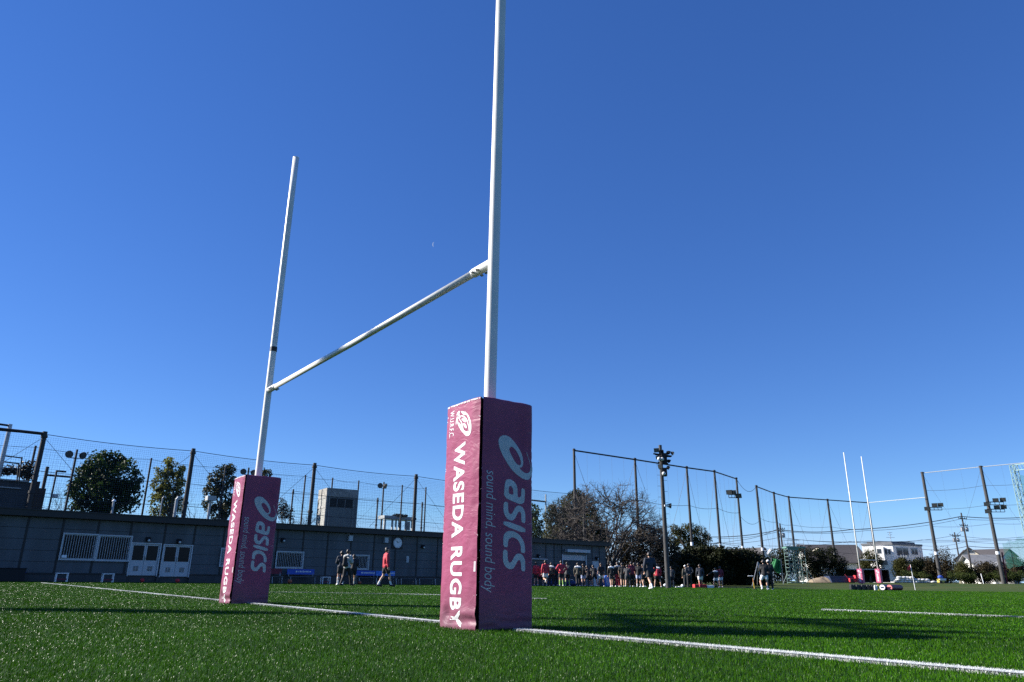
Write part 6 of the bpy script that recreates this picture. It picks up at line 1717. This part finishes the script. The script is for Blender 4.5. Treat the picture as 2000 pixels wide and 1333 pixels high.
# off-frame floodlight pole whose shadow crosses the turf
LP = np.array([-25.0, 10.85]); t = empty('floodlight_tower', v3(LP, 0), 'tall dark floodlight pole standing outside the frame at left, casting a long shadow', 'floodlight')
m = MB(); m.tube([v3(LP, -.2), v3(LP, 16.6)], [.22, .17], 14); wb(m, 'pole', M['concrete_pole'], t)
m = MB(); m.box(v3(LP, 12.4), (.5, .7, 1.3)); m.box(v3(LP, 15.2), (.3, 2.8, .12)); m.box(v3(LP, 16.2), (.3, 2.4, .12)); wb(m, 'bracket', M['lamp_black'], t)
for dy in (-1.0, 0.0, 1.0):
    head_part(t, v3(LP, 15.5) + np.array([0, dy, 0]), (.8, dy * .3, -.5), .42, .36, .3); head_part(t, v3(LP, 16.5) + np.array([0, dy * .85, 0]), (.8, dy * .3, -.5), .42, .36, .3)
# the waning moon, a thin crescent in the daytime sky
mc_ = at(848, 478, 3000.0); rm = 7.0 / FPX * 3000
v = ray(848, 478); v /= np.linalg.norm(v); rt_ = np.cross(v, [0, 0, 1]); rt_ /= np.linalg.norm(rt_); up_ = np.cross(rt_, v)
m = MB(); k = 26; ol = [(-math.sin(math.pi * i / k) * rm * .55 , math.cos(math.pi * i / k) * rm * .8) for i in range(k + 1)] + [(-math.sin(math.pi * i / k) * rm * .30, math.cos(math.pi * i / k) * rm * .8) for i in range(k - 1, 0, -1)]
m.prism(ol, mc_, rt_, up_, -v, 2.0)
mm_, tt, bb = nt('moonlight'); bb.inputs["Base Color"].default_value = (0, 0, 0, 1); bb.inputs["Emission Color"].default_value = (.42, .55, .85, 1); bb.inputs["Emission Strength"].default_value = .30
o = m.build('crescent_moon', mm_, origin=mc_); tag(o, 'tiny pale crescent moon in the blue sky left of the near upright', 'moon')

# ------------------------------------------------------------------ people
SKIN = mat('skin', (0.50, 0.29, 0.20), 0.55, var=.08, scale=9)
HAIR = mat('hair', (0.014, 0.011, 0.010), 0.5, var=.3, scale=40)
CLO = {}
def cloth(c):
    if c not in CLO:
        pal = {'red': (.50, .035, .055), 'black': (.014, .014, .016), 'navy': (.022, .028, .042), 'darkgrey': (.045, .045, .05), 'grey': (.42, .43, .42), 'white': (.74, .74, .74),
               'bluewhite': (.40, .46, .66), 'maroon': (.15, .018, .035), 'green': (.30, .58, .12), 'redleg': (.42, .03, .05), 'olive': (.07, .065, .05), 'shoe_white': (.72, .72, .72), 'shoe_black': (.012, .012, .012), 'charcoal': (.06, .062, .066)}
        CLO[c] = mat('cloth_' + c, pal[c], .8, var=.12, scale=7, bump=.12, bscale=14)
    return CLO[c]
def cap(m, p, q, r0, r1, n=10):
    """tapered capsule"""
    p = np.array(p, float); q = np.array(q, float); d = q - p; L = np.linalg.norm(d)
    if L < 1e-5: m.ball(p, r0, n, 6); return
    d = d / L
    pr = []
    for k in range(4): a = math.pi / 2 * k / 3; pr.append((r0 * math.sin(a), -r0 * math.cos(a)))
    for k in range(4): a = math.pi / 2 * k / 3; pr.append((r1 * math.cos(a), L + r1 * math.sin(a)))
    m.lathe(p, pr, n, d)
def voxel(m, name, mt, parent, vs, smooth_it=3, dec=None):
    """melt overlapping tapered limbs into one continuous surface"""
    me = bpy.data.meshes.new(name); me.from_pydata(m.v, [], m.f)
    o = bpy.data.objects.new(name, me); COL.objects.link(o)
    rm = o.modifiers.new("r", 'REMESH'); rm.mode = 'VOXEL'; rm.voxel_size = vs
    s = o.modifiers.new("s", 'SMOOTH'); s.iterations = smooth_it; s.factor = .5
    if dec: d = o.modifiers.new("d", 'DECIMATE'); d.ratio = dec
    dg = bpy.context.evaluated_depsgraph_get()
    me2 = bpy.data.meshes.new_from_object(o.evaluated_get(dg)); me2.name = name
    bpy.data.objects.remove(o); bpy.data.meshes.remove(me)
    me2.materials.clear(); me2.materials.append(mt)
    me2.polygons.foreach_set("use_smooth", [True] * len(me2.polygons))
    ob = bpy.data.objects.new(name, me2); return link(ob, parent)
def person(px, Y, lab, H=1.75, face=0, top='black', bottom='shorts', bcol='black', sock=None, shoe='shoe_white', sleeves='long', arms='down', legs='stand', hat=None, collar=None, lean=0.0, wide=1.0, fine=False, seed=0, hair=True, pack=None, hood=False, group='players and coaches on the pitch'):
    """facing 0 = away from the camera (+Y); positive turns to the left of the picture"""
    rr = random.Random(px + seed)
    q = col_at(px, Y)
    t = empty('person', (q[0], q[1], q[2] + .012), lab, 'person', group, rz=R(face))
    k = H / 1.75
    def S(*a): return np.array(a, float) * k
    hz = .93; dz = 0.0
    if legs == 'stand': ft = [(-.13, .0, 0), (.13, .02, 0)]; kn = [(-.115, .02, .49), (.115, .03, .49)]
    elif legs == 'wide': ft = [(-.24, .0, 0), (.24, .0, 0)]; kn = [(-.18, .03, .48), (.18, .03, .48)]; dz = .03
    elif legs == 'walk': ft = [(-.10, -.28, .0), (.10, .26, 0)]; kn = [(-.10, -.06, .47), (.10, .17, .48)]; dz = .04
    elif legs == 'stride': ft = [(-.11, -.42, .03), (.11, .34, 0)]; kn = [(-.11, -.10, .44), (.11, .26, .46)]; dz = .07
    elif legs == 'jog': ft = [(-.09, -.42, .34), (.09, .06, 0)]; kn = [(-.10, .08, .48), (.10, .08, .49)]; dz = .01
    elif legs == 'kick': ft = [(-.22, -.30, .02), (.10, .02, 0)]; kn = [(-.26, .06, .46), (.10, .04, .48)]; dz = .05
    elif legs == 'crouch': ft = [(-.20, .0, 0), (.20, .02, 0)]; kn = [(-.20, .22, .42), (.20, .22, .42)]; dz = .22
    hz -= dz
    ln = lean + (.35 if legs == 'crouch' else 0)
    def up(x, y, z):
        """a point of the upper body, bent forward at the hips"""
        zz = z - .93; return S(x * wide if abs(z - 1.2) < .4 else x, y + zz * math.sin(ln) + (-.12 if legs == 'crouch' else 0), hz + zz * math.cos(ln))
    hip = [up(-.085, 0, .90), up(.085, 0, .90)]
    knee = [S(*a) for a in kn]; ank = [S(a[0], a[1], a[2] + .085) for a in ft]
    toe = []
    for a, f in zip(ank, ft):
        dn = -.05 if f[2] < .2 else -.16
        toe.append(a + S(.02 * np.sign(f[0]), .17 if f[2] < .2 else .06, dn + (.0 if f[2] < .2 else .0)))
    sh = [up(-.185, 0, 1.42), up(.185, 0, 1.42)]
    def arm(side, kind):
        s = -1 if side == 0 else 1; j = lambda a: a + rr.uniform(-.02, .02)
        if kind == 'down': return up(s * j(.25), j(-.02), 1.14), up(s * j(.25), j(.06), .89)
        if kind == 'back': return up(s * .27, -.12, 1.16), up(s * .05, -.17, .97)
        if kind == 'hips': return up(s * .37, -.08, 1.19), up(s * .20, .02, 1.02)
        if kind == 'front': return up(s * .25, .06, 1.14), up(s * .07, .24, 1.10)
        if kind == 'knees': return up(s * .27, .12, 1.10), knee[side] + S(0, .06, .08)
        if kind == 'swing': return up(s * .25, -.14 if side else .06, 1.15), up(s * .24, -.08 if side else .26, .95)
        if kind == 'out': return up(s * .42, .02, 1.28), up(s * .66, .06, 1.12)
        if kind == 'run': return up(s * .26, -.16 if side == 0 else .02, 1.18), up(s * .2, .05 if side == 0 else .22, 1.05 if side == 0 else 1.22)
    kinds = arms if isinstance(arms, tuple) else (arms, arms)
    el, wr = zip(*[arm(i, kinds[i]) for i in range(2)])
    # body: one continuous skin surface with head, hands and fingers
    m = MB()
    cap(m, up(-.07, 0, .95), up(.07, 0, .95), .105 * k, .105 * k); cap(m, up(0, .005, .95), up(0, .01, 1.25), .13 * k, .135 * k)
    cap(m, up(-.09, .005, 1.28), up(.09, .005, 1.28), .105 * k, .105 * k); cap(m, up(-.15, 0, 1.41), up(.15, 0, 1.41), .065 * k, .065 * k)
    cap(m, up(0, 0, 1.42), up(0, .02, 1.55), .06 * k, .055 * k)
    hc = up(0, .025, 1.635)
    hd = lambda x, y, z: hc + S(x, y, z)
    cap(m, hd(0, -.012, .02), hd(0, .012, .025), .088 * k, .084 * k); cap(m, hd(0, .035, -.045), hd(0, .05, -.07), .058 * k, .044 * k)
    cap(m, hd(0, .088, .0), hd(0, .112, -.03), .011 * k, .017 * k, 8); cap(m, hd(-.03, .078, -.065), hd(.03, .078, -.065), .014 * k, .014 * k, 8)
    cap(m, hd(-.035, .078, .025), hd(.035, .078, .025), .013 * k, .013 * k, 8)
    for s in (-1, 1): cap(m, hd(s * .088, -.005, -.02), hd(s * .092, -.01, .02), .015 * k, .019 * k, 8)
    for i in range(2):
        cap(m, hip[i], knee[i], .088 * k, .056 * k); 
        d = (ank[i] - knee[i]); cap(m, knee[i], knee[i] + d * .35 + S(0, -.015, 0), .054 * k, .056 * k); cap(m, knee[i] + d * .35 + S(0, -.015, 0), ank[i], .056 * k, .036 * k)
        cap(m, ank[i], toe[i], .038 * k, .032 * k)
        cap(m, sh[i], el[i], .052 * k, .040 * k); cap(m, el[i], wr[i], .040 * k, .028 * k)
        # hand: palm, four fingers of unequal length, thumb from the side of the palm
        d = wr[i] - el[i]; d /= np.linalg.norm(d); s = -1 if i == 0 else 1
        sd = np.cross(d, [s * 1.0, 0, .2]); sd /= np.linalg.norm(sd); pn = np.cross(d, sd)
        pc = wr[i] + d * .05 * k
        cap(m, wr[i], wr[i] + d * .03 * k, .026 * k, .026 * k, 8)
        for o_ in (-.022, 0, .022): cap(m, wr[i] + d * .02 * k + sd * o_ * .7 * k, wr[i] + d * .085 * k + sd * o_ * k, .017 * k, .014 * k, 8)
        for o_, l_ in ((-.033, .060), (-.011, .072), (.011, .078), (.033, .070)):
            b0 = wr[i] + d * .088 * k + sd * o_ * k; b1 = b0 + d * l_ * .55 * k + pn * .008 * k * s; b2 = b1 + d * l_ * .40 * k + pn * .026 * k * s
            cap(m, b0, b1, .0105 * k, .0098 * k, 7); cap(m, b1, b2, .0098 * k, .0085 * k, 7)
        b0 = wr[i] + d * .03 * k + sd * .026 * k; b1 = b0 + d * .034 * k + sd * .03 * k; cap(m, b0, b1, .0135 * k, .0115 * k, 7); cap(m, b1, b1 + d * .032 * k + sd * .006 * k, .0115 * k, .0095 * k, 7)
    voxel(m, 'body', SKIN, t, .0095 if fine else .0125, 2, .35)
    vs = .016 if fine else .02
    # top
    m = MB(); e = .020 * k
    cap(m, up(-.075, 0, .93), up(.075, 0, .93), .112 * k + e, .112 * k + e); cap(m, up(0, .0, .93), up(0, .0, 1.25), .135 * k + e, .138 * k + e)
    cap(m, up(-.10, 0, 1.28), up(.10, 0, 1.28), .108 * k + e, .108 * k + e); cap(m, up(-.16, 0, 1.405), up(.16, 0, 1.405), .066 * k + e, .066 * k + e); cap(m, up(0, 0, 1.42), up(0, .005, 1.475), .072 * k + e, .06 * k + e * .6)
    for i in range(2):
        if sleeves == 'long': cap(m, sh[i], el[i], .056 * k + e, .046 * k + e); cap(m, el[i], el[i] + (wr[i] - el[i]) * .93, .045 * k + e, .034 * k + e * .8)
        else: cap(m, sh[i], sh[i] + (el[i] - sh[i]) * .75, .058 * k + e, .056 * k + e)
    if hood: cap(m, up(-.07, -.07, 1.46), up(.07, -.07, 1.46), .055 * k, .055 * k)
    voxel(m, 'jacket' if sleeves == 'long' else 'shirt', cloth(top), t, vs, 3, .5)
    if collar:
        m = MB(); cap(m, up(-.155, -.035, 1.425), up(.155, -.035, 1.425), .062 * k + e, .062 * k + e); cap(m, up(0, -.02, 1.44), up(0, 0, 1.485), .066 * k + e, .060 * k + e * .7)
        voxel(m, 'shoulder_yoke', cloth(collar), t, vs * .8, 2, .6)
    # shorts or trousers
    m = MB(); e = .018 * k
    cap(m, up(-.075, 0, .93), up(.075, 0, .93), .108 * k + e, .108 * k + e); cap(m, up(-.08, 0, .87), up(.08, 0, .87), .096 * k + e, .096 * k + e)
    for i in range(2):
        if bottom == 'shorts': cap(m, hip[i], hip[i] + (knee[i] - hip[i]) * .58, .092 * k + e, .082 * k + e * 1.3)
        else: cap(m, hip[i], knee[i], .09 * k + e, .062 * k + e); cap(m, knee[i], ank[i] + S(0, 0, .01), .062 * k + e, .042 * k + e)
    voxel(m, bottom, cloth(bcol), t, vs, 3, .5)
    for i in range(2):
        if sock and bottom == 'shorts':
            m = MB(); d = ank[i] - knee[i]; hi_ = .25 if sock[1] == 'high' else .62
            cap(m, knee[i] + d * hi_ + S(0, -.012, 0), knee[i] + d * min(hi_ + .2, .8) + S(0, -.012, 0), .058 * k if hi_ < .5 else .05 * k, .056 * k if hi_ < .5 else .046 * k); cap(m, knee[i] + d * min(hi_ + .2, .8) + S(0, -.012, 0), ank[i], .052 * k, .043 * k)
            voxel(m, 'sock', cloth(sock[0]), t, .014, 2, .6)
        m = MB(); d = toe[i] - ank[i]; h = d / np.linalg.norm(d)
        cap(m, ank[i] - S(0, .03, .03), ank[i] + d * .4 - S(0, 0, .012), .046 * k, .044 * k); cap(m, ank[i] + d * .4 - S(0, 0, .012), toe[i] + S(0, 0, 0), .044 * k, .040 * k)
        zmin = .004
        sho = voxel(m, 'shoe', cloth(shoe), t, .013, 2, .6)
    # hair or cap, eyes
    m = MB()
    cap(m, hd(0, -.022, .038), hd(0, .012, .05), .094 * k, .086 * k); cap(m, hd(-.03, -.04, -.01), hd(.03, -.04, -.01), .072 * k, .072 * k); cap(m, hd(0, -.05, -.04), hd(0, -.05, -.05), .055 * k, .05 * k)
    voxel(m, 'hair', HAIR, t, .013, 2, .6)
    if hat:
        m = MB(); cap(m, hd(0, -.012, .055), hd(0, .012, .06), .099 * k, .097 * k); b = len(m.v); m.lathe(hd(0, .10, .045), [(.07 * k, 0), (.075 * k, .006), (.07 * k, .012)], 12, (0, -.15, 1)); voxel(m, 'cap', cloth(hat), t, .012, 1, .6)
    for s in (-1, 1):
        m = MB(); m.ball(hd(s * .033, .088, .006), .011 * k, 8, 6); m.build('eye', M['lamp_black'], t, smooth=True)
    if pack:
        m = MB(); cap(m, up(0, -.20, 1.05), up(0, -.20, 1.32), .12 * k, .10 * k); cap(m, up(-.06, -.18, 1.02), up(.06, -.18, 1.02), .11 * k, .11 * k)
        for s in (-1, 1): cap(m, up(s * .11, -.14, 1.40), up(s * .12, .12, 1.36), .022 * k, .022 * k); cap(m, up(s * .12, .13, 1.36), up(s * .14, .06, 1.10), .022 * k, .022 * k)
        bp = voxel(m, 'backpack', cloth(pack), None, vs, 2, .5)
        bp.location = t.location; bp.rotation_euler = t.rotation_euler; tag(bp, 'dark backpack worn by the person in the grey hooded jacket', 'backpack')
    return t
GP = 'players standing before the clubhouse end'
def wy(px, off=1.3): return wall_Y(px, off)
# pair near the bench and the man in red
person(664.5, 39.2, 'person in a dark jacket and black shorts beside the grey-jacketed person', 1.72, 20, 'navy', 'shorts', 'black', ('white', 'high'), 'shoe_white', arms='front', legs='stand', fine=True)
person(676, 37.7, 'person in a pale grey hooded jacket and black trousers carrying a backpack', 1.78, -25, 'grey', 'trousers', 'black', None, 'shoe_black', arms='front', legs='walk', fine=True, hood=True, pack='black')
person(689, 39.8, 'person in black bending slightly, half behind the grey-jacketed person', 1.62, 15, 'black', 'shorts', 'black', ('grey', 'high'), 'shoe_black', arms='front', legs='walk', lean=.2, fine=True)
person(752, 34.7, 'person in a bright red long-sleeved top and black shorts walking to the right', 1.78, -62, 'red', 'shorts', 'black', ('white', 'low'), 'shoe_black', arms='down', legs='walk', fine=True)
# the squad by the shutter
cr = [(1047, 57.5, 'player in a red top and black shorts beside the near post pad', dict(top='red', bcol='black', H=1.74)),
      (1055.5, 58.6, 'crouching player in a red top right of the post pad', dict(top='red', bcol='black', legs='crouch', arms='knees', H=1.76)),
      (1065.5, 55.5, 'player in a red top and pale grey shorts with one foot raised', dict(top='red', bcol='white', legs='jog', arms='down', H=1.84, sleeves='long')),
      (1077, 57.5, 'player in black with a white shoulder yoke, second from the red tops', dict(top='olive', bottom='trousers', bcol='black', collar='white', H=1.72)),
      (1085, 60.8, 'player in dark clothes behind the others, nearest the shutter frame', dict(top='black', bottom='trousers', bcol='black', H=1.68, collar='grey')),
      (1096.5, 56.2, 'player in a red top, black shorts and green socks with hands on hips', dict(top='red', bcol='black', sock=('green', 'high'), arms='hips', H=1.84, wide=1.08)),
      (1108, 57.2, 'player in a dark grey top and black shorts with green socks', dict(top='charcoal', bcol='black', sock=('green', 'high'), legs='walk', H=1.8)),
      (1129, 57.6, 'player in a black jacket with white shoulders in front of the shutter', dict(top='olive', bottom='trousers', bcol='black', collar='white', legs='walk', H=1.78, wide=1.1)),
      (1139.5, 58.4, 'player in black with pale blue shorts running past the shutter', dict(top='black', bcol='bluewhite', legs='walk', arms='swing', H=1.72, sleeves='short')),
      (1148, 59.4, 'player in black and dark grey shorts, hands on knees, by the shutter', dict(top='black', bcol='charcoal', legs='crouch', arms='knees', H=1.86, sleeves='short')),
      (1154, 62.2, 'player in dark clothes partly hidden behind the bending players', dict(top='darkgrey', bottom='trousers', bcol='black', H=1.7)),
      (1161, 59.2, 'player in black with black shorts bending left of the pale side door', dict(top='black', bcol='black', legs='wide', arms='knees', lean=.45, H=1.72, sleeves='short')),
      (1174.5, 57.4, 'player in a black short-sleeved top and white shorts before the pale door', dict(top='black', bcol='white', sock=('shoe_black', 'high'), H=1.76, sleeves='short', legs='wide')),
      (1194.5, 56.0, 'player in a black jacket with a white yoke beside the blue and white bag', dict(top='black', bcol='darkgrey', collar='white', legs='walk', H=1.74, wide=1.08)),
      (1207, 57.4, 'player in a black jacket and bright red trousers', dict(top='black', bottom='trousers', bcol='redleg', collar='grey', H=1.82, wide=1.12, legs='stand')),
      (1216, 56.4, 'player in black top and grey shorts right of the red trousers', dict(top='black', bcol='darkgrey', H=1.78, legs='walk', sleeves='short')),
      (1225.5, 55.6, 'player in dark grey leaning forward with one leg back', dict(top='darkgrey', bcol='darkgrey', H=1.66, legs='stride', lean=.18, arms='front', sleeves='short')),
      (1234, 57.0, 'player in a maroon jacket and black trousers holding a pale ball', dict(top='maroon', bottom='trousers', bcol='black', H=1.84, arms='front', wide=1.06)),
      (1240, 60.4, 'player in a dark maroon top behind the maroon jacket', dict(top='maroon', bcol='black', H=1.86)),
      (1247.5, 57.6, 'player in black with pale blue shorts left of the tall man', dict(top='black', bcol='bluewhite', H=1.78, sock=('white', 'low'), sleeves='short')),
      (1256.5, 59.0, 'player in dark grey with bare legs just left of the tall man', dict(top='darkgrey', bcol='black', H=1.76, sleeves='short', legs='walk')),
      (1284.5, 56.4, 'player in a red top with white collar and black shorts right of the tall man', dict(top='red', bcol='black', collar='white', H=1.74, legs='wide')),
      (1312, 66.0, 'player in dark grey standing behind the big floodlight pole', dict(top='charcoal', bcol='black', H=1.72, sleeves='short'))]
for px, Y, lab, kw in cr: person(px, Y, lab, group=GP, face=random.uniform(-18, 18), seed=3, **{**dict(sock=None), **kw})
person(1270.5, 38.9, 'tall broad person in a dark navy jacket and black shorts, walking, nearest of the squad', 1.92, 12, 'navy', 'shorts', 'black', ('white', 'low'), 'shoe_white', arms='down', legs='stride', fine=True, wide=1.12)
GR = 'players right of the floodlight pole'
person(1339.5, 62.5, 'person in a white cap and dark tracksuit beside the hands-clasped person', 1.74, 8, 'olive', 'trousers', 'darkgrey', None, 'shoe_black', arms='down', legs='stand', hat='white', group=GR)
person(1346.5, 60.8, 'person in a dark tracksuit with hands clasped behind the back', 1.86, 0, 'darkgrey', 'trousers', 'black', None, 'shoe_black', arms='back', legs='stand', group=GR, wide=1.06)
person(1368, 60.4, 'player in a dark top, white shorts and red socks at the red mat', 1.84, -10, 'navy', 'shorts', 'white', ('redleg', 'high'), 'shoe_black', arms=('down', 'down'), legs='walk', group=GR, wide=1.05)
person(1398, 67.5, 'player in black with white yoke and shorts, left arm stretched out', 1.72, 0, 'black', 'shorts', 'white', ('shoe_black', 'low'), 'shoe_white', arms=('out', 'down'), legs='wide', collar='white', group=GR)
person(1407.5, 68.0, 'player in a maroon top and white shorts, rightmost of the pairs by the hedge', 1.82, 5, 'maroon', 'shorts', 'white', None, 'shoe_white', arms='down', legs='stand', group=GR)
person(1494, 45.6, 'player in black with white shorts swinging a bent leg, beside the white-capped person', 1.80, -15, 'black', 'shorts', 'white', ('white', 'low'), 'shoe_white', arms='front', legs='kick', group=GR, fine=True, sleeves='long')
person(1503.5, 46.0, 'person in a white cap, black coat and trousers at the right', 1.74, -8, 'black', 'trousers', 'black', None, 'shoe_white', arms='front', legs='stand', hat='white', group=GR, fine=True, wide=1.1)
# loose balls, bags and the blue tent bag
ball('rugby_ball', 1299, 60, 'pale ball on the grass left of the big floodlight pole', M['white_plain'], .14, 1.3, 'balls lying by the players')
ball('rugby_ball', 1332, 62.6, 'white ball on the grass left of the white-capped person', M['white_plain'], .12, 1.3, 'balls lying by the players')
ball('rugby_ball', 1396, 64, 'dark ball lying right of the white mat', M['lamp_black'], .11, 1.3, 'balls lying by the players')
q = col_at(1186, 60.5); m = MB()
t = empty('gear_bag', q, 'tall blue and white gear bag leaning beside the clubhouse corner', 'bag')
h = at(1186, 1124, 60.5)[2] - q[2]
m.prism([(-.32, 0), (.32, 0), (.30, h * .45), (.02, h), (-.2, h * .95), (-.34, h * .5)], q, (1, 0, 0), (0, 0, 1), (0, -1, 0), .5); wb(m, 'body', M['blue_light'], t, bevel=.05)
m = MB(); m.prism([(-.05, h * .12), (.26, h * .06), (.24, h * .42), (-.02, h * .86), (-.16, h * .80)], q + np.array([0, -.012, 0]), (1, 0, 0), (0, 0, 1), (0, -1, 0), .02); wb(m, 'white_panel', cloth('bluewhite'), t)
for px, lab in ((1325, 'flat white strap of training gear left of the white-capped person'), (1255, 'flat white piece of gear on the grass left of the tall man')):
    q = col_at(px, 62); m = MB(); m.box((0, 0, .03), (.55, .25, .06)); m.box((.1, 0, .075), (.25, .18, .03)); o = m.build('gear_strap', M['white_plain'], bevel=.015); o.location = tuple(q); tag(o, lab, 'training gear')
for px, lab in ((1079, 'dark kit bag on the ground behind the players, left one'), (1116, 'dark kit bag on the ground below the shutter')):
    q = col_at(px, 61.0); t = empty('kit_bag', q, lab, 'bag', 'kit bags by the shutter'); m = MB(); m.ball(q + np.array([0, 0, .2]), .3, 12, 8, (1.5, .8, .75)); wb(m, 'body', M['bag_navy'], t, smooth=True)
    m = MB(); m.tube([q + np.array([-.2, -.05, .36]), q + np.array([-.1, -.05, .5]), q + np.array([.1, -.05, .5]), q + np.array([.2, -.05, .36])], .02, 6); wb(m, 'handle', M['white_plain'], t)
